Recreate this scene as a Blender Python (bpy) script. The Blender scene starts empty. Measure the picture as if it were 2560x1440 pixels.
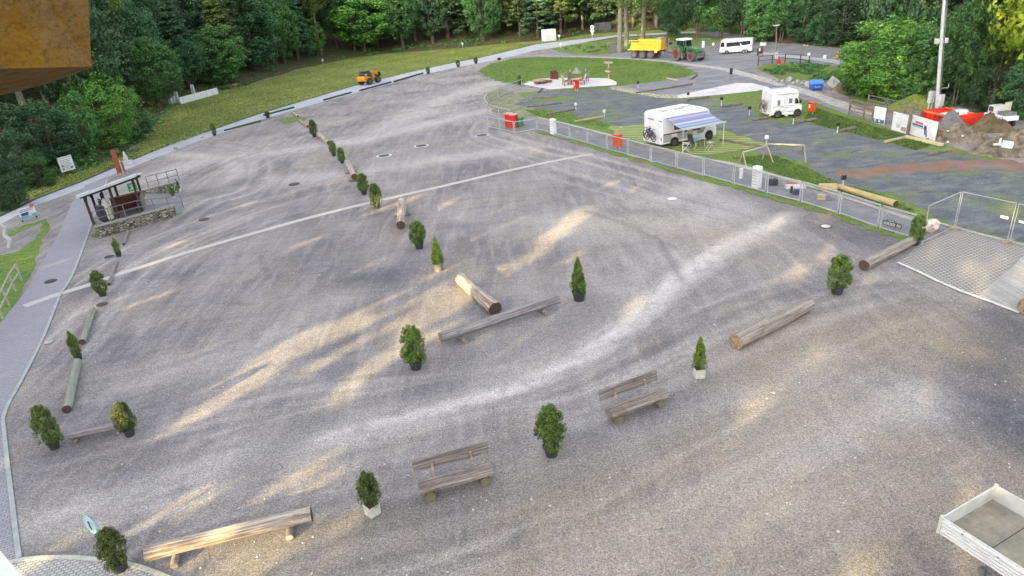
import bpy, bmesh, math, random
import numpy as np
from mathutils import Vector, Matrix

random.seed(11)
rng = np.random.default_rng(11)
R = math.radians
C = bpy.context.scene.collection
scene = bpy.context.scene

# ------------------------------------------------------------------ camera
F_PX, PITCH, ROLL, HC = 1650.0, R(24.5), R(-5.0), 13.5
FW = np.array([0, math.cos(PITCH), -math.sin(PITCH)])
_U = np.array([0, math.sin(PITCH), math.cos(PITCH)])
_X = np.array([1.0, 0, 0])
RT = math.cos(ROLL) * _X + math.sin(ROLL) * _U
UP = -math.sin(ROLL) * _X + math.cos(ROLL) * _U
CAM = np.array([0, 0, HC])
cd = bpy.data.cameras.new('camera')
cam = bpy.data.objects.new('camera', cd)
C.objects.link(cam)
cd.sensor_width = 36
cd.lens = F_PX / 2560 * 36
cd.clip_start, cd.clip_end = 0.1, 2000
cam.matrix_world = Matrix(((RT[0], UP[0], -FW[0], 0), (RT[1], UP[1], -FW[1], 0), (RT[2], UP[2], -FW[2], HC), (0, 0, 0, 1)))
scene.camera = cam

# ------------------------------------------------------------------ light
SUN_EL, SUN_AZ = R(14), R(40)            # light travels towards azimuth 40 deg right of straight ahead
LD = np.array([math.sin(SUN_AZ) * math.cos(SUN_EL), math.cos(SUN_AZ) * math.cos(SUN_EL), -math.sin(SUN_EL)])
w = bpy.data.worlds.new('World'); scene.world = w; w.use_nodes = True
nt = w.node_tree
sky = nt.nodes.new('ShaderNodeTexSky'); sky.sky_type = 'NISHITA'; sky.sun_disc = False
sky.sun_elevation = SUN_EL; sky.sun_rotation = SUN_AZ + math.pi
sky.air_density = 1.0; sky.dust_density = 4.0; sky.ozone_density = 1.0
bg = nt.nodes['Background']; bg.inputs['Strength'].default_value = 0.15
hs0 = nt.nodes.new('ShaderNodeHueSaturation'); hs0.inputs['Saturation'].default_value = 0.36      # thin morning cloud greys the blue
nt.links.new(sky.outputs[0], hs0.inputs['Color']); nt.links.new(hs0.outputs[0], bg.inputs[0])
sl = bpy.data.lights.new('sun', 'SUN'); sl.energy = 3.3; sl.angle = R(0.25); sl.color = (1.0, 0.77, 0.36)
so = bpy.data.objects.new('sun', sl); C.objects.link(so)
so.rotation_euler = Vector(LD).to_track_quat('-Z', 'Y').to_euler()
scene.view_settings.view_transform = 'Standard'
scene.view_settings.look = 'None'
scene.view_settings.exposure = 2.34
scene.view_settings.gamma = 1

# ------------------------------------------------------------------ mapping of picture measurements to the site
def ray(px, py):
    d = FW * F_PX + RT * (px - 1280) - UP * (py - 720)
    return d / np.hypot(d[0], d[1])          # unit horizontal length
def flat(px, py, z=0.0):
    d = ray(px, py); t = (z - HC) / d[2]
    return np.array([d[0] * t, d[1] * t])

EDGE_PX = [(-260, 640), (-60, 545), (0, 505), (60, 475), (130, 440), (200, 424), (330, 388), (385, 305), (430, 264), (545, 230), (640, 207), (770, 168), (870, 146),
           (960, 134), (1150, 120), (1290, 106), (1380, 99), (1480, 85), (1600, 77), (1740, 70), (1850, 88), (1900, 104), (2000, 112), (2125, 122),
           (2125, 228), (2240, 258), (2400, 266), (2560, 300), (2800, 350)]
EDGE = np.array([flat(*p) for p in EDGE_PX])
EDGE = np.vstack([[-75, -30], [-62, 15], EDGE, [150, 30]])
def edge_sd(x, y):
    x = np.atleast_1d(np.asarray(x, float)); y = np.atleast_1d(np.asarray(y, float))
    best = np.full(x.shape, 1e9); sg = np.ones(x.shape)
    for a, b in zip(EDGE[:-1], EDGE[1:]):
        e = b - a; L2 = e @ e
        t = np.clip(((x - a[0]) * e[0] + (y - a[1]) * e[1]) / L2, 0, 1)
        dx = x - (a[0] + t * e[0]); dy = y - (a[1] + t * e[1]); d = np.hypot(dx, dy)
        s = np.sign(e[0] * (y - a[1]) - e[1] * (x - a[0]))
        m = d < best - 1e-6
        best = np.where(m, d, best); sg = np.where(m, s, sg)
    return best * sg
def hgt(x, y):
    d = np.maximum(edge_sd(x, y) - 1.0, 0)
    return np.minimum(d * 0.24, 30 + 0 * d)
def hit(px, py):
    d = ray(px, py); t = np.arange(5, 420, 0.4)
    z = HC + d[2] * t; g = hgt(d[0] * t, d[1] * t)
    i = np.argmax(z < g)
    if z[i] >= g[i]: i = len(t) - 1
    return np.array([d[0] * t[i], d[1] * t[i], g[i]])
def top_h(base, py, px=None):
    """height above base point so that it reaches picture row py"""
    lo, hi = 0.0, 60.0
    for _ in range(40):
        m = (lo + hi) / 2
        v = np.array([base[0], base[1], (base[2] if len(base) > 2 else 0) + m]) - CAM
        yy = 720 - F_PX * (v @ UP) / (v @ FW)
        if yy > py: lo = m
        else: hi = m
    return lo
def ppm(p):
    v = np.array([p[0], p[1], 0]) - CAM
    return F_PX / (v @ FW)
def yaw(a, b):
    return math.atan2(b[1] - a[1], b[0] - a[0])

# ------------------------------------------------------------------ materials
MATS = {}
def mat(name, c1, c2=None, scale=3.0, rough=0.8, metal=0.0, detail=6, bump=0.0, spec=0.3, stretch=(1, 1, 1), thr=(0.35, 0.65), emit=0, bscale=None, nrough=0.6, extra=None, coords='Object', rotz=0.0):
    if name in MATS: return MATS[name]
    m = bpy.data.materials.new(name); m.use_nodes = True; MATS[name] = m
    n, l = m.node_tree.nodes, m.node_tree.links
    b = n['Principled BSDF']
    b.inputs['Roughness'].default_value = rough; b.inputs['Metallic'].default_value = metal
    b.inputs['Specular IOR Level'].default_value = spec
    if c2 is None: c2 = tuple(x * 0.82 for x in c1)
    tc = n.new('ShaderNodeTexCoord'); mp = n.new('ShaderNodeMapping')
    mp.inputs['Scale'].default_value = stretch; mp.inputs['Rotation'].default_value = (0, 0, rotz)
    l.new(tc.outputs[coords], mp.inputs[0])
    no = n.new('ShaderNodeTexNoise'); no.inputs['Scale'].default_value = scale; no.inputs['Detail'].default_value = detail; no.inputs['Roughness'].default_value = nrough
    l.new(mp.outputs[0], no.inputs['Vector'])
    cr = n.new('ShaderNodeValToRGB')
    cr.color_ramp.elements[0].position = thr[0]; cr.color_ramp.elements[0].color = (*c2, 1)
    cr.color_ramp.elements[1].position = thr[1]; cr.color_ramp.elements[1].color = (*c1, 1)
    l.new(no.outputs[0], cr.inputs[0]); col = cr.outputs[0]
    if extra: col = extra(n, l, mp.outputs[0], col)
    l.new(col, b.inputs['Base Color'])
    if emit:
        l.new(col, b.inputs['Emission Color']); b.inputs['Emission Strength'].default_value = emit
    if bump:
        n2 = n.new('ShaderNodeTexNoise'); n2.inputs['Scale'].default_value = bscale or scale * 3; n2.inputs['Detail'].default_value = 5
        l.new(mp.outputs[0], n2.inputs['Vector'])
        bp = n.new('ShaderNodeBump'); bp.inputs['Strength'].default_value = bump; bp.inputs['Distance'].default_value = 0.05
        l.new(n2.outputs[0], bp.inputs['Height']); l.new(bp.outputs[0], b.inputs['Normal'])
    return m
def mixc(n, l, fac, a, b, blend='MIX'):
    mx = n.new('ShaderNodeMix'); mx.data_type = 'RGBA'; mx.blend_type = blend
    if isinstance(fac, float): mx.inputs[0].default_value = fac
    else: l.new(fac, mx.inputs[0])
    for i, c in ((6, a), (7, b)):
        if isinstance(c, tuple): mx.inputs[i].default_value = (*c, 1) if len(c) == 3 else c
        else: l.new(c, mx.inputs[i])
    return mx.outputs[2]
def noise(n, l, vec, scale, detail=4, rough=0.6, lo=0.4, hi=0.6, stretch=None, rotz=0.0, dist=0.0):
    if stretch:
        mp = n.new('ShaderNodeMapping'); mp.inputs['Scale'].default_value = stretch; mp.inputs['Rotation'].default_value = (0, 0, rotz)
        l.new(vec, mp.inputs[0]); vec = mp.outputs[0]
    no = n.new('ShaderNodeTexNoise'); no.inputs['Scale'].default_value = scale; no.inputs['Detail'].default_value = detail; no.inputs['Roughness'].default_value = rough
    no.inputs['Distortion'].default_value = dist
    l.new(vec, no.inputs['Vector'])
    mr = n.new('ShaderNodeMapRange'); mr.inputs[1].default_value = lo; mr.inputs[2].default_value = hi
    l.new(no.outputs[0], mr.inputs[0]); return mr.outputs[0]
def mathn(n, l, op, a, b=0.0):
    m = n.new('ShaderNodeMath'); m.operation = op; m.use_clamp = op in ('ADD', 'SUBTRACT')
    for i, v in ((0, a), (1, b)):
        if isinstance(v, (int, float)): m.inputs[i].default_value = v
        else: l.new(v, m.inputs[i])
    return m.outputs[0]

# ------------------------------------------------------------------ objects
def tag(o, label=None, cat=None, group=None, kind=None):
    if label: o['label'] = label
    if cat: o['category'] = cat
    if group: o['group'] = group
    if kind: o['kind'] = kind
    return o
def empty(name, loc, rz=0.0, label=None, cat=None, group=None, scale=1.0):
    o = bpy.data.objects.new(name, None); C.objects.link(o)
    loc = list(loc) + [0] * (3 - len(loc))
    o.location = loc; o.rotation_euler = (0, 0, rz); o.scale = (scale,) * 3 if not isinstance(scale, tuple) else scale
    o.empty_display_size = 0.2
    return tag(o, label, cat, group)
def mesh_obj(name, verts, faces, m=None, parent=None, smooth=False):
    me = bpy.data.meshes.new(name); me.from_pydata([tuple(map(float, v)) for v in verts], [], faces); me.update()
    if m: me.materials.append(m)
    if smooth: me.polygons.foreach_set('use_smooth', [True] * len(me.polygons))
    o = bpy.data.objects.new(name, me); C.objects.link(o)
    if parent: o.parent = parent
    return o
class MB:
    def __init__(s): s.v = []; s.f = []
    def add(s, vs, fs):
        k = len(s.v); s.v += [tuple(v) for v in vs]; s.f += [tuple(i + k for i in f) for f in fs]; return s
    def box(s, c, d, rz=0.0, ry=0.0, rx=0.0, taper=1.0):
        M = Matrix.Rotation(rz, 3, 'Z') @ Matrix.Rotation(ry, 3, 'Y') @ Matrix.Rotation(rx, 3, 'X')
        vs = []
        for z in (-.5, .5):
            t = taper if z > 0 else 1
            for x, y in ((-.5, -.5), (.5, -.5), (.5, .5), (-.5, .5)):
                p = M @ Vector((x * d[0] * t, y * d[1] * t, z * d[2])); vs.append((p.x + c[0], p.y + c[1], p.z + c[2]))
        return s.add(vs, [(3, 2, 1, 0), (4, 5, 6, 7), (0, 1, 5, 4), (1, 2, 6, 5), (2, 3, 7, 6), (3, 0, 4, 7)])
    def cyl(s, a, b, r0, r1=None, n=12, caps=True):
        r1 = r0 if r1 is None else r1
        a = Vector(a); b = Vector(b); z = (b - a).normalized()
        x = z.orthogonal().normalized(); y = z.cross(x); vs = []
        for p, r in ((a, r0), (b, r1)):
            for i in range(n):
                t = 2 * math.pi * i / n; vs.append(p + (x * math.cos(t) + y * math.sin(t)) * r)
        fs = [(i, (i + 1) % n, n + (i + 1) % n, n + i) for i in range(n)]
        if caps: fs += [tuple(range(n - 1, -1, -1)), tuple(range(n, 2 * n))]
        return s.add(vs, fs)
    def lathe(s, prof, n=20, c=(0, 0, 0), axis='z'):
        vs = []
        for r, z in prof:
            for i in range(n):
                t = 2 * math.pi * i / n
                p = (r * math.cos(t), r * math.sin(t), z)
                if axis == 'y': p = (p[0], p[2], p[1])
                if axis == 'x': p = (p[2], p[0], p[1])
                vs.append((p[0] + c[0], p[1] + c[1], p[2] + c[2]))
        fs = []
        for j in range(len(prof) - 1):
            for i in range(n):
                fs.append((j * n + i, j * n + (i + 1) % n, (j + 1) * n + (i + 1) % n, (j + 1) * n + i))
        fs.append(tuple(range(n - 1, -1, -1))); fs.append(tuple(range((len(prof) - 1) * n, len(prof) * n)))
        return s.add(vs, fs)
    def prism(s, pts, y0, y1, inset=None):
        """pts in x-z, extruded along y"""
        n = len(pts); vs = [(p[0], y0, p[1]) for p in pts] + [(p[0], y1, p[1]) for p in pts]
        fs = [tuple(range(n)), tuple(range(2 * n - 1, n - 1, -1))] + [(i, n + i, n + (i + 1) % n, (i + 1) % n) for i in range(n)]
        return s.add(vs, fs)
    def tube(s, pts, r, n=8):
        for a, b in zip(pts[:-1], pts[1:]): s.cyl(a, b, r, r, n)
        return s
    def build(s, name, m=None, parent=None, bev=0.0, smooth=False):
        o = mesh_obj(name, s.v, s.f, m, parent)
        bm = bmesh.new(); bm.from_mesh(o.data); bmesh.ops.recalc_face_normals(bm, faces=bm.faces); bm.to_mesh(o.data); bm.free()
        if smooth:
            o.data.polygons.foreach_set('use_smooth', [True] * len(o.data.polygons))
            try: o.data.set_sharp_from_angle(angle=R(40))
            except Exception: pass
        if bev:
            md = o.modifiers.new('bevel', 'BEVEL'); md.width = bev; md.segments = 2; md.limit_method = 'ANGLE'
        return o
def copy_tree(o, parent=None):
    c = o.copy(); C.objects.link(c); c.parent = parent
    for ch in list(KIDS.get(o.name, [])) or [x for x in o.children]:
        copy_tree(ch, c)
    return c
KIDS = {}
def polymesh(name, pts, z, m, jag=0.0, step=None, label=None, kind='structure', seed=0, parent=None):
    """flat sheet through world points, with an uneven outline"""
    r = np.random.default_rng(seed + len(name)); out = []
    n = len(pts)
    for i in range(n):
        a = np.array(pts[i]); b = np.array(pts[(i + 1) % n]); L = np.linalg.norm(b - a)
        k = max(1, int(L / (step or 1e9)))
        nn = np.array([-(b - a)[1], (b - a)[0]]) / max(L, 1e-6)
        for j in range(k):
            q = a + (b - a) * j / k
            if jag: q = q + nn * r.uniform(-jag, jag) + (b - a) / max(L, 1e-6) * r.uniform(-jag, jag) * 0.5
            out.append((q[0], q[1], z))
    from mathutils.geometry import tessellate_polygon
    tri = tessellate_polygon([[Vector(p) for p in out]]); me = bpy.data.meshes.new(name); fs = []
    for t in tri:
        A_, B_, C_ = (np.array(out[i][:2]) for i in t)
        cr_ = (B_ - A_)[0] * (C_ - A_)[1] - (B_ - A_)[1] * (C_ - A_)[0]
        if abs(cr_) > 1e-7: fs.append(tuple(t) if cr_ > 0 else tuple(reversed(t)))
    me.from_pydata(out, [], fs); me.update(); me.materials.append(m)
    o = bpy.data.objects.new(name, me); C.objects.link(o)
    if parent: o.parent = parent
    if kind: o['kind'] = kind
    if label: o['label'] = label
    return o
def strip(name, pts, wd, z, m, kind='structure', jag=0.0):
    P = [np.array(p, float) for p in pts]; L = []; Rr = []
    for i, p in enumerate(P):
        a = P[max(i - 1, 0)]; b = P[min(i + 1, len(P) - 1)]; t = (b - a) / np.linalg.norm(b - a); nn = np.array([-t[1], t[0]])
        ww = wd * (1 + random.uniform(-jag, jag)) / 2
        L.append((*(p + nn * ww), z)); Rr.append((*(p - nn * ww), z))
    n = len(P); o = mesh_obj(name, L + Rr, [(i, n + i, n + i + 1, i + 1) for i in range(n - 1)], m)
    if kind: o['kind'] = kind
    return o
def smooth_line(pts, k=8):
    P = np.array(pts, float); out = []
    for i in range(len(P) - 1):
        p0 = P[max(i - 1, 0)]; p1 = P[i]; p2 = P[i + 1]; p3 = P[min(i + 2, len(P) - 1)]
        for j in range(k):
            t = j / k
            out.append(0.5 * ((2 * p1) + (-p0 + p2) * t + (2 * p0 - 5 * p1 + 4 * p2 - p3) * t * t + (-p0 + 3 * p1 - 3 * p2 + p3) * t ** 3))
    out.append(P[-1]); return out
def W(*pts): return [flat(*p) for p in pts]
# ================================================================== GROUND
def gravel_mat():
    m = bpy.data.materials.new('gravel'); m.use_nodes = True
    n, l = m.node_tree.nodes, m.node_tree.links; b = n['Principled BSDF']; b.inputs['Roughness'].default_value = 0.95; b.inputs['Specular IOR Level'].default_value = 0.15
    g = n.new('ShaderNodeNewGeometry').outputs['Position']
    big = noise(n, l, g, 0.16, 5, 0.6, 0.38, 0.64)
    col = mixc(n, l, big, (0.182, 0.173, 0.188), (0.300, 0.283, 0.293))
    warm = noise(n, l, g, 0.21, 5, 0.65, 0.46, 0.66)
    col = mixc(n, l, mathn(n, l, 'MULTIPLY', warm, 0.6), col, (0.33, 0.29, 0.245))
    st = noise(n, l, g, 1.0, 6, 0.65, 0.44, 0.66, stretch=(1.5, 0.22, 1), rotz=R(32), dist=0.6)       # driving direction
    col = mixc(n, l, mathn(n, l, 'MULTIPLY', st, 0.42), col, (0.45, 0.415, 0.42))
    st2 = noise(n, l, g, 1.0, 5, 0.65, 0.50, 0.72, stretch=(0.25, 1.6, 1), rotz=R(-12), dist=0.8)
    col = mixc(n, l, mathn(n, l, 'MULTIPLY', st2, 0.38), col, (0.125, 0.125, 0.145))
    at = n.new('ShaderNodeVertexColor'); at.layer_name = 'wear_and_tone'  # pale, dark and ochre strokes; some paint sun and shade into the gravel
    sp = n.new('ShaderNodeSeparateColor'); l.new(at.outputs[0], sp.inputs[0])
    brk = noise(n, l, g, 1.3, 5, 0.7, 0.22, 0.5)
    col = mixc(n, l, mathn(n, l, 'MULTIPLY', sp.outputs[0], brk), col, (0.60, 0.565, 0.56))
    col = mixc(n, l, mathn(n, l, 'MULTIPLY', sp.outputs[1], brk), col, (0.09, 0.095, 0.112))
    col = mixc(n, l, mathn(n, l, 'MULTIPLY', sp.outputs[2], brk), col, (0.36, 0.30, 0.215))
    f1 = noise(n, l, g, 4.0, 3, 0.6, 0.3, 0.7)
    col = mixc(n, l, 0.30, col, mixc(n, l, f1, (0.30, 0.30, 0.32), (0.74, 0.72, 0.70)), 'OVERLAY')
    f0_ = noise(n, l, g, 13.0, 2, 0.6, 0.32, 0.68)
    col = mixc(n, l, 0.45, col, mixc(n, l, f0_, (0.18, 0.18, 0.2), (0.86, 0.84, 0.80)), 'OVERLAY')
    f2 = noise(n, l, g, 34.0, 3, 0.75, 0.36, 0.64)
    col = mixc(n, l, 0.66, col, mixc(n, l, f2, (0.05, 0.05, 0.06), (0.98, 0.96, 0.90)), 'OVERLAY')
    vo = n.new('ShaderNodeTexVoronoi'); vo.inputs['Scale'].default_value = 2.2; l.new(g, vo.inputs['Vector'])      # sparse pale stones
    mr = n.new('ShaderNodeMapRange'); mr.inputs[1].default_value = 0.075; mr.inputs[2].default_value = 0.05; l.new(vo.outputs['Distance'], mr.inputs[0])
    sel = n.new('ShaderNodeSeparateColor'); l.new(vo.outputs['Color'], sel.inputs[0])
    mr2 = n.new('ShaderNodeMapRange'); mr2.inputs[1].default_value = 0.93; mr2.inputs[2].default_value = 0.95; l.new(sel.outputs[0], mr2.inputs[0])
    col = mixc(n, l, mathn(n, l, 'MULTIPLY', mr.outputs[0], mr2.outputs[0]), col, (0.6, 0.58, 0.56))
    l.new(col, b.inputs['Base Color'])
    bp = n.new('ShaderNodeBump'); bp.inputs['Strength'].default_value = 0.55; bp.inputs['Distance'].default_value = 0.03; l.new(f2, bp.inputs['Height']); l.new(bp.outputs[0], b.inputs['Normal'])
    return m
GRAVEL = gravel_mat()

def grass_extra(c3, c4, s1=0.25):
    def ex(n, l, v, col):
        a = noise(n, l, v, s1, 4, 0.6, 0.42, 0.62); col = mixc(n, l, a, col, c3)
        f = noise(n, l, v, 3.2, 9, 0.9, 0.36, 0.64); col = mixc(n, l, 0.85, col, mixc(n, l, f, (0.1, 0.12, 0.08), (0.92, 0.92, 0.72)), 'OVERLAY')
        b = noise(n, l, v, 0.9, 4, 0.7, 0.58, 0.7); return mixc(n, l, mathn(n, l, 'MULTIPLY', b, 0.75), col, c4)
    return ex
MEADOW = mat('meadow_grass', (0.18, 0.225, 0.055), (0.12, 0.17, 0.04), 0.5, 0.95, bump=0.6, bscale=4, extra=grass_extra((0.22, 0.235, 0.065), (0.36, 0.33, 0.13), 0.12))
LAWN = mat('lawn_grass', (0.125, 0.19, 0.045), (0.08, 0.14, 0.032), 0.6, 0.95, bump=0.6, bscale=4, extra=grass_extra((0.135, 0.205, 0.04), (0.20, 0.22, 0.06)))
WEEDY = mat('weedy_grass', (0.12, 0.19, 0.04), (0.15, 0.14, 0.075), 0.5, 0.95, bump=0.6, bscale=5, extra=grass_extra((0.12, 0.20, 0.04), (0.24, 0.21, 0.13)))
FOREST = mat('forest_floor', (0.13, 0.085, 0.06), (0.075, 0.055, 0.035), 0.2, 1.0, bump=0.5, extra=grass_extra((0.06, 0.085, 0.03), (0.21, 0.15, 0.10), 0.12))
def asph_extra(n, l, v, col):
    a = noise(n, l, v, 1.0, 7, 0.72, 0.47, 0.62, stretch=(0.2, 0.42, 1), rotz=R(10), dist=1.6)
    col = mixc(n, l, mathn(n, l, 'MULTIPLY', a, 0.5), col, (0.235, 0.24, 0.25))
    g = noise(n, l, v, 0.2, 6, 0.75, 0.50, 0.64); col = mixc(n, l, mathn(n, l, 'MULTIPLY', g, 0.85), col, (0.15, 0.18, 0.07))
    f = noise(n, l, v, 6.0, 8, 0.9, 0.34, 0.66); return mixc(n, l, 0.75, col, mixc(n, l, f, (0.2, 0.2, 0.2), (0.8, 0.8, 0.8)), 'OVERLAY')
DARKAS = mat('dark_gravel', (0.140, 0.146, 0.155), (0.092, 0.098, 0.106), 0.8, 0.95, bump=0.3, extra=asph_extra)
def road_extra(n, l, v, col):
    f = noise(n, l, v, 8.0, 5, 0.8, 0.3, 0.7); col = mixc(n, l, 0.35, col, mixc(n, l, f, (0.25, 0.25, 0.25), (0.78, 0.78, 0.78)), 'OVERLAY')
    a = noise(n, l, v, 0.3, 4, 0.6, 0.5, 0.7); return mixc(n, l, mathn(n, l, 'MULTIPLY', a, 0.4), col, (0.22, 0.225, 0.25))
ROAD = mat('road_asphalt', (0.46, 0.46, 0.49), (0.38, 0.38, 0.41), 0.4, 0.9, extra=road_extra)
PALE = mat('pale_concrete', (0.66, 0.62, 0.62), (0.50, 0.48, 0.48), 0.6, 0.85, extra=road_extra and (lambda n, l, v, col: mixc(n, l, mathn(n, l, 'MULTIPLY', noise(n, l, v, 1.4, 5, 0.7, 0.5, 0.7), 0.5), col, (0.42, 0.40, 0.40))))
TRACK = mat('pale_track', (0.50, 0.46, 0.40), (0.32, 0.30, 0.29), 1.4, 0.95, detail=8, thr=(0.4, 0.6), extra=road_extra)
YARD = mat('yard_gravel', (0.215, 0.21, 0.225), (0.15, 0.15, 0.17), 0.35, 0.95, extra=lambda n, l, v, col: mixc(n, l, mathn(n, l, 'MULTIPLY', noise(n, l, v, 1, 6, 0.7, 0.45, 0.65, stretch=(0.12, 0.9, 1), rotz=R(15), dist=0.8), 0.6), col, (0.36, 0.345, 0.345)))
REDE = mat('red_earth', (0.26, 0.14, 0.105), (0.17, 0.125, 0.10), 1.1, 1.0, detail=8, extra=road_extra)
DIRT = mat('heap_earth', (0.27, 0.225, 0.17), (0.085, 0.07, 0.055), 2.6, 1.0, detail=9, bump=0.9, bscale=4)
ROCKY = mat('heap_gravel', (0.20, 0.205, 0.20), (0.12, 0.125, 0.125), 3, 1.0, detail=9, bump=0.8, bscale=9)

def brick_mat(name, c1, c2, mortar, w, h, rotz, mort=0.012, wear_and_tone=0.4, offset=0.5, squash=1.0):
    m = bpy.data.materials.new(name); m.use_nodes = True; n, l = m.node_tree.nodes, m.node_tree.links; b = n['Principled BSDF']; b.inputs['Roughness'].default_value = 0.9
    tc = n.new('ShaderNodeTexCoord'); mp = n.new('ShaderNodeMapping'); mp.inputs['Rotation'].default_value = (0, 0, rotz); l.new(tc.outputs['Object'], mp.inputs[0])
    br = n.new('ShaderNodeTexBrick'); br.inputs['Color1'].default_value = (*c1, 1); br.inputs['Color2'].default_value = (*c2, 1); br.inputs['Mortar'].default_value = (*mortar, 1)
    br.inputs['Scale'].default_value = 1; br.inputs['Brick Width'].default_value = w; br.inputs['Row Height'].default_value = h; br.inputs['Mortar Size'].default_value = mort; br.inputs['Mortar Smooth'].default_value = 0.2; br.offset = offset
    l.new(mp.outputs[0], br.inputs[0])
    f = noise(n, l, mp.outputs[0], 0.8, 6, 0.7, 0.42, 0.65)
    col = mixc(n, l, mathn(n, l, 'MULTIPLY', f, wear_and_tone), br.outputs[0], tuple(x * 0.62 for x in c1))
    f2 = noise(n, l, mp.outputs[0], 14, 4, 0.8, 0.3, 0.7); col = mixc(n, l, 0.4, col, mixc(n, l, f2, (0.25, 0.25, 0.25), (0.8, 0.8, 0.8)), 'OVERLAY')
    l.new(col, b.inputs['Base Color'])
    bp = n.new('ShaderNodeBump'); bp.inputs['Strength'].default_value = 0.4; bp.inputs['Distance'].default_value = 0.02; bp.invert = True
    l.new(br.outputs['Fac'], bp.inputs['Height']); l.new(bp.outputs[0], b.inputs['Normal']); return m

# -- terrain out to the hills -----------------------------------------------------------------
xs = np.concatenate([np.arange(-170, 170, 2.5), np.arange(170, 620, 15)]); ys = np.concatenate([np.arange(-160, 0, 8), np.arange(0, 260, 2.5), np.arange(260, 620, 15)])
xs = np.concatenate([np.arange(-620, -170, 15), xs])
X, Y = np.meshgrid(xs, ys); Z = hgt(X.ravel(), Y.ravel()).reshape(X.shape) - 0.06
Z[Z > 0.5] += rng.normal(0, 0.12, (Z > 0.5).sum())
nx, ny = len(xs), len(ys)
idx = np.arange(nx * ny).reshape(ny, nx)
q = np.stack([idx[:-1, :-1], idx[:-1, 1:], idx[1:, 1:], idx[1:, :-1]], -1).reshape(-1, 4)
o = mesh_obj('ground', np.stack([X.ravel(), Y.ravel(), Z.ravel()], -1), q.tolist(), FOREST, smooth=True); o['kind'] = 'structure'

# -- gravel parking area with painted sun warmth and shade, and driven-in wear ------------------------------------------------------
ys = [3.0]
while ys[-1] < 165: ys.append(ys[-1] + max(0.17, ys[-1] * 0.0085))
ys = np.array(ys); xs = np.concatenate([np.arange(-115, -34, 0.7), np.arange(-34, 34, 0.2), np.arange(34, 64, 0.5)])
X, Y = np.meshgrid(xs, ys); px, py = X.ravel(), Y.ravel()
wear_and_tone = np.zeros((len(px), 4)); wear_and_tone[:, 3] = 1
def lay(ch, pts, width, amt, w2=None):
    stroke(ch, np.array([flat(*p) for p in pts]), width, amt)
def stroke(ch, P, width, amt, fade=False):
    n_ = len(P) - 1
    for k_, (a, b) in enumerate(zip(P[:-1], P[1:])):
        lo_, hi_ = np.minimum(a, b) - 2.6 * width, np.maximum(a, b) + 2.6 * width
        i0, i1 = np.searchsorted(xs, (lo_[0], hi_[0])); j0, j1 = np.searchsorted(ys, (lo_[1], hi_[1]))
        if i1 <= i0 or j1 <= j0: continue
        sx, sy = X[j0:j1, i0:i1], Y[j0:j1, i0:i1]
        e = b - a; t = np.clip(((sx - a[0]) * e[0] + (sy - a[1]) * e[1]) / (e @ e), 0, 1)
        d_ = np.hypot(sx - a[0] - t * e[0], sy - a[1] - t * e[1])
        am = amt * (math.sin(math.pi * (k_ + .5) / n_) ** 0.5 if fade else 1)
        w3 = wear_and_tone.reshape(len(ys), len(xs), 4)[j0:j1, i0:i1, ch]
        np.maximum(w3, am * np.exp(-(d_ / width) ** 2), out=w3)
lay(0, [(1980, 535), (1800, 620), (1680, 700), (1560, 810), (1440, 900), (1300, 965), (1080, 1030), (800, 1100)], 0.62, 1.0); lay(0, [(1960, 545), (1800, 625), (1690, 700), (1560, 815), (1450, 900)], 0.95, 0.9)
lay(0, [(1440, 900), (1300, 965), (1080, 1030), (800, 1100), (560, 1160), (380, 1230), (150, 1290)], 1.3, 0.55)
lay(0, [(1700, 640), (1500, 760), (1300, 850)], 2.5, 0.35)
lay(0, [(1640, 500), (1750, 470), (1850, 520), (1720, 560), (1400, 560)], 2.2, 0.45)
lay(0, [(400, 440), (520, 400), (700, 380), (900, 350), (1150, 290), (1260, 270)], 2.2, 0.5)
lay(0, [(560, 470), (600, 430), (560, 395), (420, 385)], 1.2, 0.5)
lay(0, [(700, 450), (900, 430), (1150, 390), (1300, 370)], 2.0, 0.4)
lay(0, [(950, 330), (1100, 250), (1230, 210)], 3.0, 0.4)
lay(0, [(330, 950), (600, 900), (850, 740)], 1.6, 0.3)
lay(0, [(1500, 1440), (1750, 1280), (2000, 1120), (2300, 980)], 1.2, 0.5)
lay(0, [(1300, 1200), (1500, 1140), (1800, 1000), (2100, 880)], 0.8, 0.35)
lay(0, [(1850, 1440), (2050, 1330), (2300, 1200)], 0.9, 0.3)
lay(1, [(780, 1060), (700, 1120), (640, 1170)], 1.2, 0.45)
lay(1, [(880, 700), (980, 690)], 1.6, 0.65)
lay(1, [(460, 490), (560, 470), (600, 455)], 1.6, 0.55)
lay(1, [(780, 560), (900, 660), (700, 640)], 1.5, 0.3)
lay(1, [(1500, 760), (1380, 830), (1180, 900), (1100, 960)], 1.3, 0.45)
lay(1, [(1580, 1080), (1780, 960), (1900, 930)], 1.2, 0.35)
lay(1, [(1500, 1120), (1420, 1190), (1280, 1240), (1000, 1290), (700, 1330)], 1.3, 0.5)
lay(1, [(1850, 480), (1960, 520), (2120, 580), (2250, 620)], 1.6, 0.5)
lay(1, [(2520, 820), (2470, 900), (2500, 1000), (2580, 1100)], 1.5, 0.75); lay(1, [(2300, 1180), (2250, 1300)], .8, .25); lay(1, [(1800, 1440), (1950, 1400)], .8, .3); lay(0, [(2000, 1250), (1850, 1300), (1700, 1350)], 1.0, .4); lay(0, [(1150, 930), (1320, 850), (1480, 760)], .9, .35)  # first stroke paints shade into the gravel at the right edge
lay(1, [(90, 1380), (250, 1390)], 0.5, 0.4); lay(1, [(160, 1100), (330, 1160)], 1.5, 0.3)
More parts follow.
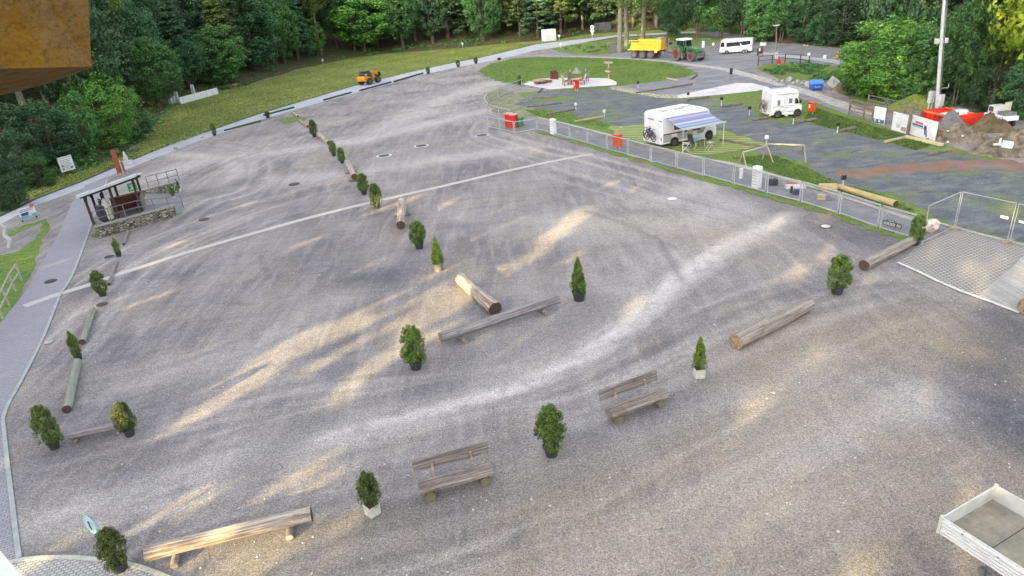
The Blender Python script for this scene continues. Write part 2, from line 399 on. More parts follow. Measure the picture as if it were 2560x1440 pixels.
lay(2, [(1400, 1440), (1900, 1330), (2300, 1250)], 3.0, 0.5); lay(2, [(2350, 860), (2420, 880)], 0.9, 0.7)  # ochre staining; the lower-right strokes also stand in for sun filtered through leaves
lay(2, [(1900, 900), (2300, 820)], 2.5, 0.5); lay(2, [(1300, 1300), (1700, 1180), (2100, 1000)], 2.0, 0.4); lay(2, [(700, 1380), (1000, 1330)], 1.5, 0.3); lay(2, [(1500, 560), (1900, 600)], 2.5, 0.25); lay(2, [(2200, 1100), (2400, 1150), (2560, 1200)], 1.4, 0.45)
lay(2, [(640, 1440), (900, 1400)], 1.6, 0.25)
GUIDES = [
 ([(2050, 520), (1850, 600), (1700, 690), (1560, 810), (1420, 915), (1260, 985), (1020, 1050), (760, 1110), (520, 1170), (300, 1250), (80, 1330)], 22, 2.4),
 ([(1450, 500), (1560, 560), (1660, 640), (1680, 720), (1600, 800), (1450, 880), (1300, 920), (1000, 960), (700, 1000), (450, 1080), (200, 1160)], 16, 2.2),
 ([(2500, 850), (2350, 950), (2150, 1050), (1950, 1150), (1750, 1260), (1500, 1380), (1350, 1440)], 20, 2.6),
 ([(2300, 800), (2100, 880), (1850, 1000), (1650, 1090), (1450, 1180), (1200, 1270), (900, 1350), (700, 1420)], 16, 2.0),
 ([(1250, 230), (1100, 280), (900, 330), (650, 380), (520, 430), (450, 480), (500, 520)], 16, 4.5),
 ([(850, 740), (650, 840), (450, 920), (250, 970), (120, 1000)], 14, 2.2),
 ([(1300, 400), (1000, 440), (780, 500), (600, 560), (400, 650), (250, 800), (100, 1000)], 14, 3.5),
 ([(1250, 250), (1150, 330), (1250, 380), (1400, 420), (1600, 480), (1800, 540), (2000, 620)], 12, 2.5),
 ([(420, 380), (520, 370), (620, 400), (600, 470), (500, 500), (380, 560)], 12, 2.5),
 ([(2250, 700), (2050, 760), (1800, 860), (1500, 1000), (1300, 1060)], 10, 2.0)]
rq = np.random.default_rng(3)
for pts_, cnt, spread in GUIDES:
    G_ = np.array(smooth_line([flat(*p) for p in pts_], 5)); T_ = np.gradient(G_, axis=0); T_ /= np.linalg.norm(T_, axis=1, keepdims=True); N_ = np.stack([-T_[:, 1], T_[:, 0]], -1)
    for _ in range(cnt):
        i0_ = rq.integers(0, max(1, len(G_) - 12)); i1_ = min(len(G_), i0_ + rq.integers(10, 40)); off = rq.normal(0, spread * .6)
        drift = rq.normal(0, .5); seg_ = G_[i0_:i1_] + N_[i0_:i1_] * (off + drift * np.linspace(-1, 1, i1_ - i0_)[:, None])
        light = rq.uniform() < .62
        for dd in ((0, 1.7) if rq.uniform() < .4 else (0,)):
            stroke(0 if light else 1, seg_ + N_[i0_:i1_] * dd, rq.uniform(.09, .24), rq.uniform(.2, .5) if light else rq.uniform(.15, .36), True)
for a, c in (((1470, 530), (1600, 570)), ((1560, 560), (1690, 620)), ((1640, 590), (1705, 700)), ((650, 640), (672, 695)), ((900, 300), (1200, 250))):
    lay(1, [a, c], 0.22, 0.5)
nx, ny = len(xs), len(ys); idx = np.arange(nx * ny).reshape(ny, nx)
q = np.stack([idx[:-1, :-1], idx[:-1, 1:], idx[1:, 1:], idx[1:, :-1]], -1).reshape(-1, 4)
# gravel only on this side of the road's far kerb
zz = np.zeros(len(px))
keep = edge_sd(px, py).reshape(ny, nx) < -2
qk = keep[:-1, :-1].ravel() & keep[1:, 1:].ravel()
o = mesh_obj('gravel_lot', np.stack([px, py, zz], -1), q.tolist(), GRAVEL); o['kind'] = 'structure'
ca = o.data.color_attributes.new('wear_and_tone', 'FLOAT_COLOR', 'POINT'); ca.data.foreach_set('color', wear_and_tone.ravel())

# -- meadow, road, tracks -------------------------------------------------------------------------
road_hi = [(-60, 566), (0, 541), (87, 499), (200, 456), (300, 413), (425, 361), (640, 288), (760, 252), (890, 214), (1065, 171), (1145, 155), (1200, 145), (1280, 126), (1340, 111), (1400, 104), (1480, 95), (1545, 87.5), (1740, 78)]
road_lo = [(-60, 590), (0, 561), (87, 515), (200, 474), (300, 430), (475, 361), (640, 304), (760, 268), (890, 232), (1065, 185), (1145, 168), (1200, 158), (1280, 141), (1340, 126), (1400, 117), (1480, 102.5), (1545, 92), (1740, 82)]
meadow = W(*road_hi) + [e for e in reversed([np.array(p) for p in EDGE[3:22]])]
# meadow follows the edge of the wood and runs a little way in
polymesh('meadow', meadow, 0.004, MEADOW, 0.25, 2.0)
polymesh('road', W(*road_hi) + W(*reversed(road_lo)), 0.010, ROAD, 0.05, 3.0)
strip('road_gutter', W(*[(x, y - 1.0) for x, y in road_hi]), 0.55, 0.014, mat('gutter_dark', (0.09, 0.08, 0.09), (0.05, 0.05, 0.055), 4, 0.9))
LAWN_OVAL = [(1200, 178), (1225, 160), (1280, 147), (1340, 143), (1450, 144), (1560, 148), (1660, 156), (1712, 168), (1736, 182), (1720, 192), (1670, 198), (1620, 207), (1560, 214), (1500, 222), (1400, 226), (1330, 218), (1300, 212), (1250, 204), (1215, 192)]
polymesh('yard', W((1280, 143), (1380, 128), (1490, 139), (1550, 132), (1790, 112), (1860, 100), (1990, 116), (2125, 126), (2150, 180), (2000, 160), (1900, 168), (1880, 185), (1960, 215), (2060, 255), (2130, 262), (2240, 300), (2060, 275), (1930, 240), (1800, 235), (1640, 236), (1560, 214), (1560, 150), (1340, 144)), 0.005, YARD, 0.3, 3)
strip('far_track', smooth_line(W((1180, 152), (1280, 140.5), (1420, 141), (1560, 146), (1660, 153), (1735, 163)), 4), 0.9, 0.012, TRACK, jag=0.3)
strip('wheel_track', smooth_line(W((1735, 163), (1800, 171), (1870, 188), (1960, 213), (2040, 238), (2120, 268), (2190, 293)), 5), 1.7, 0.0125, TRACK, jag=0.15)
polymesh('lot_beyond', W((1950, 120), (2100, 128), (2150, 150), (2140, 172), (2060, 162), (1960, 156), (1900, 158), (1830, 135), (1880, 128)), 0.014, YARD, 0.3, 3)
strip('upper_track', smooth_line(W((1880, 131), (1960, 139), (2060, 150), (2150, 163)), 4), 2.4, 0.018, mat('upper_road', (0.42, 0.42, 0.43), (0.33, 0.33, 0.34), 0.5, 0.9, extra=road_extra), jag=0.1)
polymesh('lawn', W(*LAWN_OVAL), 0.016, LAWN, 0.75, 0.7)
polymesh('road_verge', W((1378, 122), (1420, 113), (1480, 105), (1545, 95), (1640, 88), (1745, 83), (1800, 92), (1795, 112), (1740, 119), (1560, 131), (1490, 138), (1430, 136), (1395, 130)), 0.008, WEEDY, 0.3, 2)
polymesh('bank', W((1895, 172), (1910, 161), (1960, 158), (2110, 167), (2200, 190), (2260, 262), (2140, 262), (2110, 240), (2060, 206), (2010, 200), (1960, 203), (1930, 192)), 0.019, WEEDY, 0.3, 1.5)
# camp ground
polymesh('camp_grass', W((1300, 232), (1380, 226), (1540, 218), (1640, 240), (1690, 245), (1800, 236), (1880, 225), (1960, 232), (2030, 255), (2150, 295), (2300, 345), (2600, 425), (2620, 615), (2540, 605), (2390, 573), (2300, 545), (2100, 482), (1960, 447), (1830, 408), (1700, 386), (1560, 345), (1400, 306), (1300, 280), (1240, 262), (1250, 240)), 0.009, WEEDY, 0.25, 1.5)
polymesh('camp_road', W((1290, 262), (1320, 240), (1350, 229), (1450, 225), (1540, 221), (1640, 242), (1690, 247), (1760, 250), (1830, 258), (1880, 274), (1900, 296), (1985, 305), (2080, 316), (2150, 330), (2230, 352), (2300, 372), (2380, 382), (2620, 425), (2620, 615), (2390, 573), (2330, 545), (2260, 500), (2180, 478), (2090, 462), (2040, 440), (2020, 408), (1960, 396), (1900, 392), (1895, 360), (1820, 328), (1700, 315), (1600, 317), (1530, 318), (1460, 302), (1420, 284), (1350, 276)), 0.013, DARKAS, 0.35, 1.2)
polymesh('grass_patch', W((1310, 274), (1400, 278), (1450, 292), (1500, 300), (1540, 318), (1520, 332), (1440, 312), (1340, 290)), 0.017, LAWN, 0.35, 0.8)
polymesh('grass_patch', W((1330, 246), (1400, 240), (1440, 246), (1400, 252), (1340, 254)), 0.017, WEEDY, 0.3, 0.7)
polymesh('grass_patch', W((1850, 385), (1930, 388), (1980, 400), (2020, 420), (1990, 432), (1930, 425), (1870, 408)), 0.017, LAWN, 0.35, 0.7)
polymesh('grass_patch', W((2090, 462), (2180, 478), (2250, 495), (2290, 530), (2200, 512), (2120, 480)), 0.017, LAWN, 0.35, 0.7)
polymesh('grass_patch', W((2130, 300), (2250, 335), (2330, 362), (2290, 376), (2200, 350), (2060, 318), (2020, 300), (2030, 268)), 0.017, LAWN, 0.3, 1.0)
polymesh('red_earth_streak', W((2070, 440), (2110, 425), (2250, 412), (2400, 400), (2500, 400), (2620, 415), (2620, 428), (2420, 424), (2280, 434), (2150, 445)), 0.021, REDE, 0.4, 0.6)
polymesh('dry_soil', W((1210, 232), (1260, 222), (1300, 236), (1330, 262), (1340, 290), (1290, 300), (1230, 280)), 0.011, mat('dry_soil', (0.27, 0.25, 0.17), (0.13, 0.15, 0.075), 0.9, 1.0, detail=8, extra=road_extra), 0.3, 1)
strip('plot_path', smooth_line(W((1225, 292), (1345, 320), (1470, 351), (1570, 378), (1700, 408), (1830, 440), (1960, 480), (2100, 520), (2210, 552), (2300, 585)), 4), 2.3, 0.022, mat('path_gravel', (0.255, 0.245, 0.25), (0.18, 0.175, 0.185), 1.2, 0.95, extra=road_extra), jag=0.1)
strip('path_kerb', smooth_line(W((1400, 306), (1560, 347), (1700, 386), (1835, 410), (1965, 448), (2105, 492), (2300, 556)), 4), 0.35, 0.03, mat('kerb_stone', (0.46, 0.42, 0.36), (0.36, 0.33, 0.29), 3, 0.9), jag=0.15)
pad = brick_mat('grid_paver', (0.16, 0.21, 0.03), (0.19, 0.23, 0.045), (0.36, 0.39, 0.18), 40, 0.7, R(28), 0.13, 0.35)
polymesh('motorhome_pad', W((1522, 318), (1605, 312), (1800, 325), (1900, 355), (1918, 362), (1835, 380), (1740, 386), (1610, 357), (1540, 337)), 0.025, pad, 0.35, .7)
polymesh('plaza', W((1306, 213), (1345, 200), (1385, 197), (1440, 198), (1520, 198), (1542, 208), (1541, 215), (1480, 219), (1430, 222), (1375, 226), (1340, 220)), 0.16, PALE)
P = W((1306, 213), (1345, 200), (1385, 197), (1440, 198), (1520, 198), (1542, 208), (1541, 215), (1480, 219), (1430, 222), (1375, 226), (1340, 220))
mesh_obj('plaza_edge', [(*p, 0.157) for p in P] + [(*p, 0) for p in P], [(i, (i + 1) % 11, 11 + (i + 1) % 11, 11 + i) for i in range(11)], mat('edge_concrete', (0.3, 0.29, 0.28)))['kind'] = 'structure'
polymesh('slab', W((1688, 240), (1840, 208), (1880, 208), (1926, 220), (1890, 228), (1800, 237), (1700, 246)), 0.024, PALE, 0.05, 2)
polymesh('cobble_border', W((1532, 217), (1640, 236), (1692, 241), (1698, 247), (1640, 244), (1525, 223)), 0.026, mat('pale_cobbles', (0.50, 0.50, 0.30), (0.2, 0.19, 0.12), 3.5, 1.0, detail=2, thr=(0.45, 0.55)), 0.1, 0.5)
# paved line across the lot, left path, crescent, circle
setts = brick_mat('sett_stones', (0.62, 0.57, 0.54), (0.54, 0.50, 0.48), (0.34, 0.31, 0.30), 0.16, 0.12, R(25), 0.018, 0.3)
strip('sett_line', smooth_line(W((60, 766), (140, 738), (225, 712), (300, 685), (460, 634), (640, 582), (780, 543), (925, 507), (1000, 490), (1140, 458), (1280, 425), (1400, 400), (1482, 385)), 6), 0.58, 0.017, setts)
PATHM = brick_mat('path_pavers', (0.335, 0.32, 0.365), (0.29, 0.28, 0.32), (0.17, 0.165, 0.19), 0.22, 0.11, R(-22), 0.014, 0.25)
polymesh('paved_path', W((272, 440), (250, 500), (215, 600), (180, 690), (150, 740), (110, 840), (60, 940), (13, 1030), (12, 1090), (30, 1250), (48, 1398), (20, 1410), (-60, 1440), (-160, 1200), (-120, 950), (0, 815), (28, 775), (62, 730), (116, 640), (158, 562), (178, 508), (215, 462)), 0.012, PATHM, 0.03, 2)
strip('path_edging', smooth_line(W((271, 440), (250, 500), (215, 600), (180, 690), (150, 740), (110, 840), (60, 940), (13, 1030), (12, 1090), (30, 1250), (48, 1396)), 4), 0.14, 0.035, mat('edge_stone', (0.40, 0.41, 0.42), (0.30, 0.32, 0.32), 3))
polymesh('grass_crescent', W((112, 548), (126, 570), (105, 600), (90, 650), (60, 720), (20, 790), (-60, 850), (-160, 760), (-60, 655), (0, 640), (40, 630), (75, 607), (100, 582), (104, 556), (60, 575), (30, 592), (10, 590), (60, 563)), 0.008, LAWN, 0.12, 0.7)
circ = brick_mat('circle_cobbles', (0.52, 0.48, 0.47), (0.42, 0.39, 0.38), (0.22, 0.22, 0.21), 0.17, 0.11, R(-18), 0.02, 0.25)
arc = [(22, 1408), (60, 1400), (110, 1396), (170, 1395), (230, 1399), (290, 1406), (345, 1418), (400, 1438), (450, 1462), (470, 1500)]
polymesh('cobble_circle', W(*arc) + W((200, 1700), (-200, 1600), (-60, 1440)), 0.018, circ, 0, None)
AR = smooth_line(W(*arc), 4)
ks = MB()
for i in range(len(AR) - 1):
    a, b = AR[i], AR[i + 1]; L = np.linalg.norm(b - a); c = (a + b) / 2
    ks.box((c[0], c[1], 0.025), (L * 0.94, 0.13, 0.05), rz=yaw(a, b))
ks.build('circle_kerb', mat('kerb_pale', (0.55, 0.54, 0.47), (0.42, 0.42, 0.37), 3))['kind'] = 'structure'
gp = brick_mat('grid_pavers', (0.44, 0.41, 0.375), (0.36, 0.335, 0.31), (0.20, 0.185, 0.175), 0.22, 0.20, R(35), 0.05, 0.75)
polymesh('paver_field', W((2245, 656), (2302, 610), (2392, 573), (2620, 632), (2560, 640), (2440, 745), (2400, 727), (2340, 700)), 0.022, gp, 0.03, 1.5)
polymesh('slab_strip', W((2440, 745), (2560, 640), (2620, 632), (2700, 800), (2548, 782)), 0.023, mat('warm_slab', (0.44, 0.415, 0.39), (0.34, 0.32, 0.305), 1.2, 0.9, extra=lambda n, l, v, col: road_extra(n, l, v, mixc(n, l, mathn(n, l, 'MULTIPLY', noise(n, l, v, 1, 2, .5, .45, .55, stretch=(9, .2, 1), rotz=R(-50)), .3), col, (.2, .19, .18)))))
strip('paver_edging', W((2244, 657), (2300, 682), (2340, 702), (2400, 728), (2470, 753), (2548, 783)), 0.16, 0.035, mat('white_edging', (0.66, 0.64, 0.58), (0.45, 0.43, 0.38), 4, 0.9, thr=(0.3, 0.6)), jag=0.25)
strip('campsite_kerb', W((2345, 558), (2390, 571), (2470, 593), (2620, 628)), 0.25, 0.04, mat('kerb_stone', (0.46, 0.42, 0.36)))
polymesh('dry_bank', W((1190, 116), (1280, 110), (1365, 104), (1362, 92), (1290, 92), (1200, 104)), 0.3, mat('dry_bank', (0.22, 0.16, 0.10), (0.12, 0.10, 0.05), 0.6, 1.0, detail=8), 0.3, 2) if False else None
polymesh('weed_patch', W((700, 300), (735, 290), (770, 293), (765, 300), (740, 306), (708, 311)), 0.012, WEEDY, 0.35, 0.5)
polymesh('weed_patch', W((232, 590), (246, 575), (262, 590), (250, 600)), 0.012, LAWN, 0.15, 0.4)
strip('fence_weeds', smooth_line(W((1345, 330), (1470, 364), (1570, 393), (1691, 428), (1833, 465), (1915, 488), (2001, 511), (2096, 540), (2200, 578), (2280, 603)), 6), 0.7, 0.024, WEEDY, jag=0.7)

# loose stones and bits on the gravel
rs = np.random.default_rng(77); vs_, fs_ = [], []
for _ in range(2600):
    y_ = 9 + 34 * rs.uniform() ** 1.3; x_ = rs.uniform(-.75, .95) * y_; s_ = rs.uniform(.012, .045) * (1.6 if rs.uniform() < .06 else 1)
    k = len(vs_); a_ = rs.uniform(0, 6.28)
    for i in range(5): vs_.append((x_ + s_ * rs.uniform(.6, 1.2) * math.cos(a_ + i * 1.2566), y_ + s_ * rs.uniform(.6, 1.2) * math.sin(a_ + i * 1.2566), -.004))
    vs_.append((x_, y_, s_ * rs.uniform(.5, .9))); fs_ += [(k + i, k + (i + 1) % 5, k + 5) for i in range(5)]
o = mesh_obj('loose_stones', vs_, fs_, mat('loose_stone', (0.62, 0.59, 0.55), (0.14, 0.13, 0.13), 0.9, .95, detail=2, thr=(.42, .58))); tag(o, 'loose stones scattered over the gravel', 'stones', kind='stuff')
# ================================================================== FOLIAGE
def leaf_mat(name, dark, light, trans=0.25):
    m = bpy.data.materials.new(name); m.use_nodes = True; n, l = m.node_tree.nodes, m.node_tree.links
    b = n['Principled BSDF']; b.inputs['Roughness'].default_value = 0.65; b.inputs['Specular IOR Level'].default_value = 0.25
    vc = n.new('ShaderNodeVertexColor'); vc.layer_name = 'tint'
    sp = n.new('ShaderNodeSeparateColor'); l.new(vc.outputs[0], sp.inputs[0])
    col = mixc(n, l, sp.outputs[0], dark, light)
    oi = n.new('ShaderNodeObjectInfo'); hs = n.new('ShaderNodeHueSaturation')
    mr = n.new('ShaderNodeMapRange'); mr.inputs[3].default_value = 0.75; mr.inputs[4].default_value = 1.25; l.new(oi.outputs['Random'], mr.inputs[0])
    l.new(mr.outputs[0], hs.inputs['Value']); l.new(col, hs.inputs['Color']); col = hs.outputs[0]
    l.new(col, b.inputs['Base Color'])
    t = n.new('ShaderNodeBsdfTranslucent'); l.new(col, t.inputs[0]); mx = n.new('ShaderNodeMixShader'); mx.inputs[0].default_value = trans
    l.new(b.outputs[0], mx.inputs[1]); l.new(t.outputs[0], mx.inputs[2]); l.new(mx.outputs[0], n['Material Output'].inputs[0])
    return m
LF_DARK = leaf_mat('leaves_dark', (0.0477, 0.0976, 0.0477), (0.0976, 0.1844, 0.0825))
LF_MID = leaf_mat('leaves_mid', (0.0694, 0.1627, 0.0521), (0.141, 0.2929, 0.0868))
LF_BRIGHT = leaf_mat('leaves_bright', (0.0976, 0.2387, 0.0434), (0.217, 0.4339, 0.0868))
LF_OLIVE = leaf_mat('leaves_olive', (0.0976, 0.1519, 0.0434), (0.217, 0.282, 0.0868))
LF_SUNLIT = leaf_mat('leaves_sunlit', (0.15, 0.22, 0.02), (0.42, 0.50, 0.05), 0.35)  # morning sun's yellow put into the leaf colour of the corner tree
LF_BLUE = leaf_mat('leaves_bluish', (0.0547, 0.1328, 0.0625), (0.1094, 0.2324, 0.0968))
LF_THUJA = leaf_mat('leaves_thuja', (0.0653, 0.1189, 0.0276), (0.191, 0.2882, 0.0605), 0.15)
LF_THUJA2 = leaf_mat('leaves_thuja_bright', (0.1049, 0.1944, 0.026), (0.3033, 0.3974, 0.0605), 0.15)
LF_THUJA3 = leaf_mat('leaves_thuja_dull', (0.075, 0.115, 0.035), (0.17, 0.215, 0.06), 0.15)
BARK = mat('bark', (0.16, 0.13, 0.10), (0.08, 0.065, 0.05), 6, 0.95, stretch=(1, 1, 0.25), bump=0.5)
BARK_PALE = mat('bark_pale', (0.28, 0.25, 0.19), (0.15, 0.13, 0.10), 5, 0.95, stretch=(1, 1, 0.3), bump=0.5)

def leaf_mesh(name, cen, nrm, size, tint, m, aspect=0.62, r=rng):
    """one irregular leaf-spray face per centre"""
    n = len(cen); nrm = nrm / (np.linalg.norm(nrm, axis=1, keepdims=True) + 1e-9)
    a = r.normal(size=(n, 3)); u = np.cross(nrm, a); u /= np.linalg.norm(u, axis=1, keepdims=True) + 1e-9; v = np.cross(nrm, u)
    size = np.broadcast_to(np.asarray(size, float), (n,)) * r.uniform(0.6, 1.35, n)
    s = size[:, None]
    p = np.stack([cen - u * s * 0.5, cen - v * s * aspect * r.uniform(.3, .6, (n, 1)) + u * s * r.uniform(-.2, .2, (n, 1)) + nrm * s * .12,
                  cen + u * s * 0.5, cen + v * s * aspect * r.uniform(.3, .6, (n, 1)) + u * s * r.uniform(-.2, .2, (n, 1)) + nrm * s * .12], 1).reshape(-1, 3)
    me = bpy.data.meshes.new(name)
    me.vertices.add(4 * n); me.vertices.foreach_set('co', p.ravel())
    me.loops.add(4 * n); me.loops.foreach_set('vertex_index', np.arange(4 * n))
    me.polygons.add(n); me.polygons.foreach_set('loop_start', np.arange(0, 4 * n, 4)); me.polygons.foreach_set('loop_total', np.full(n, 4))
    me.update(calc_edges=True)
    ca = me.color_attributes.new('tint', 'FLOAT_COLOR', 'POINT')
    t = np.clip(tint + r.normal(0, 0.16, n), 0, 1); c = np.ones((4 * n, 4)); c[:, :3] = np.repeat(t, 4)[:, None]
    ca.data.foreach_set('color', c.ravel())
    me.materials.append(m)
    return me
def clumps(cc, cr, per, size, up=0.5, r=rng, flat_=0.75):
    """leaf sprays on the shells of many clumps; cc centres, cr radii"""
    k = len(cc); d = r.normal(size=(k, per, 3)); d /= np.linalg.norm(d, axis=2, keepdims=True)
    rad = r.uniform(0.45, 1.05, (k, per, 1)) ** 0.6
    p = cc[:, None, :] + d * rad * cr[:, None, None] * np.array([1, 1, flat_])
    nn = d + np.array([0, 0, up]) + r.normal(0, 0.45, d.shape)
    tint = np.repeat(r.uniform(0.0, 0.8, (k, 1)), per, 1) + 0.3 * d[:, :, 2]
    return p.reshape(-1, 3), nn.reshape(-1, 3), tint.ravel()
def crown_broad(rx, z0, z1, k, cr, seed, shape=1.0):
    r = np.random.default_rng(seed); out = []
    lob = r.normal(size=(6, 3)); lob /= np.linalg.norm(lob, axis=1, keepdims=True); la = r.uniform(-.18, .25, 6)
    while len(out) < k:
        d = r.normal(size=3); d /= np.linalg.norm(d)
        f = 1 + sum(a * max(0, d @ q) ** 3 for a, q in zip(la, lob)) * 1.0
        rr = r.uniform(0.55, 1.0) ** 0.5 * f
        z = d[2] * rr; w_ = 1.0 if z > -0.2 else 1.0
        out.append((d[0] * rr * rx * w_, d[1] * rr * rx * w_, (z0 + z1) / 2 + z * (z1 - z0) / 2))
    return np.array(out), r.uniform(0.6, 1.25, k) * cr
def trunk_mb(h, r0, limbs, seed, lean=0.0, stems=1):
    r = random.Random(seed); m = MB()
    for s in range(stems):
        ang = r.uniform(0, 6.28); off = 0 if stems == 1 else 0.35; sp = 0 if stems == 1 else 0.10
        p = Vector((math.cos(ang) * off, math.sin(ang) * off, -0.4)); rr = r0 / (1 if stems == 1 else 1.5); N = 6
        for i in range(N):
            q = p + Vector((math.cos(ang) * sp * h / N + r.uniform(-.03, .03) * h / 4 + lean * h / N, math.sin(ang) * sp * h / N + r.uniform(-.03, .03) * h / 4, h / N + (0.4 / N)))
            m.cyl(p, q, rr, rr * 0.86, 8, caps=False)
            if i >= 2:
                for _ in range(max(1, limbs // stems // 4)):
                    a = r.uniform(0, 6.28); L = h * r.uniform(.12, .26)
                    e = q + Vector((math.cos(a) * L, math.sin(a) * L, L * r.uniform(.3, .9)))
                    m.cyl(q, e, rr * 0.4, rr * 0.12, 6, caps=False)
            p = q; rr *= 0.86
    return m
PROTO = {}
def proto_tree(kind, seed, h, rx, z0, k, cr, per, leaf, lm, bm_=None, stems=1, limbs=8, conifer=False, flat_=0.75, up=0.5, droop=False):
    root = empty('tree', (0, 0, -200))
    tr = trunk_mb(h * 0.82, h * 0.016 + 0.05, limbs, seed, stems=stems).build('trunk', bm_ or BARK, root, smooth=True)
    r = np.random.default_rng(seed)
    if conifer:
        cc = []
        for i in range(k):
            t = r.uniform(0, 1) ** 0.75; z = z0 + (h - z0) * (1 - (1 - t) ** 1.0); w_ = (1 - (z - z0) / (h - z0)) ** 0.8 * rx + 0.25
            a = r.uniform(0, 6.28); rad = w_ * r.uniform(0.35, 1.0) ** 0.5
            cc.append((math.cos(a) * rad, math.sin(a) * rad, z - rad * 0.28))
        cc = np.array(cc); rr = r.uniform(0.7, 1.3, k) * cr
    else:
        cc, rr = crown_broad(rx, z0, h, k, cr, seed)
    p, nn, t = clumps(cc, rr, per, leaf, up, r, flat_)
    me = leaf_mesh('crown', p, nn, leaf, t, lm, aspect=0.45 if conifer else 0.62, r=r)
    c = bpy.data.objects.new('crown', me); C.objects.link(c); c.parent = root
    PROTO[kind] = (root, tr, c, h, rx)
    return root
#           kind      seed  h   rx  z0   k   cr  per leaf
proto_tree('maple', 1, 15, 5.0, 2.2, 150, 1.25, 75, 0.42, LF_MID, stems=3)
proto_tree('maple_b', 2, 15, 4.2, 1.0, 140, 1.15, 75, 0.42, LF_MID)
proto_tree('maple_c', 3, 14, 5.5, 3.2, 150, 1.3, 70, 0.42, LF_MID, stems=2)
proto_tree('bush', 4, 8, 3.8, 0.0, 110, 0.95, 80, 0.34, LF_MID, stems=3)
proto_tree('dense', 5, 12, 5.2, 0.3, 210, 1.05, 85, 0.32, LF_MID, stems=3)
proto_tree('fir', 6, 20, 4.2, 2.0, 230, 0.85, 55, 0.55, LF_DARK, conifer=True, flat_=0.35, up=0.9)
proto_tree('fir_b', 7, 22, 4.8, 4.0, 230, 0.95, 50, 0.55, LF_DARK, conifer=True, flat_=0.35, up=0.9)
proto_tree('spruce', 8, 24, 4.0, 7.0, 240, 0.9, 55, 0.42, LF_OLIVE, bm_=BARK_PALE, conifer=True, flat_=0.5, up=0.5)
proto_tree('sapling', 9, 7, 2.1, 0.8, 60, 0.6, 60, 0.30, LF_BRIGHT, limbs=6)
proto_tree('slim', 10, 18, 3.6, 8.0, 90, 1.1, 70, 0.36, LF_BRIGHT, bm_=BARK_PALE, limbs=14)
used = set()
def put_tree(kind, loc, h, rx, label, group, lm=None, rz=None, name='tree', cat='tree'):
    root, tr, c, h0, r0 = PROTO[kind]
    if kind not in used: used.add(kind); o, a, b = root, tr, c
    else:
        o = root.copy(); C.objects.link(o)
        a = tr.copy(); C.objects.link(a); a.parent = o
        b = c.copy(); C.objects.link(b); b.parent = o
    o.name = name
    o.location = (loc[0], loc[1], loc[2] if len(loc) > 2 else 0.0); o.rotation_euler = (0, 0, random.uniform(0, 6.28) if rz is None else rz)
    o.scale = (rx / r0, rx / r0, h / h0)
    if lm:
        b.material_slots[0].link = 'OBJECT'; b.material_slots[0].material = lm
    tag(o, label, cat, group); return o
G1 = 'trees along the edge of the wood'
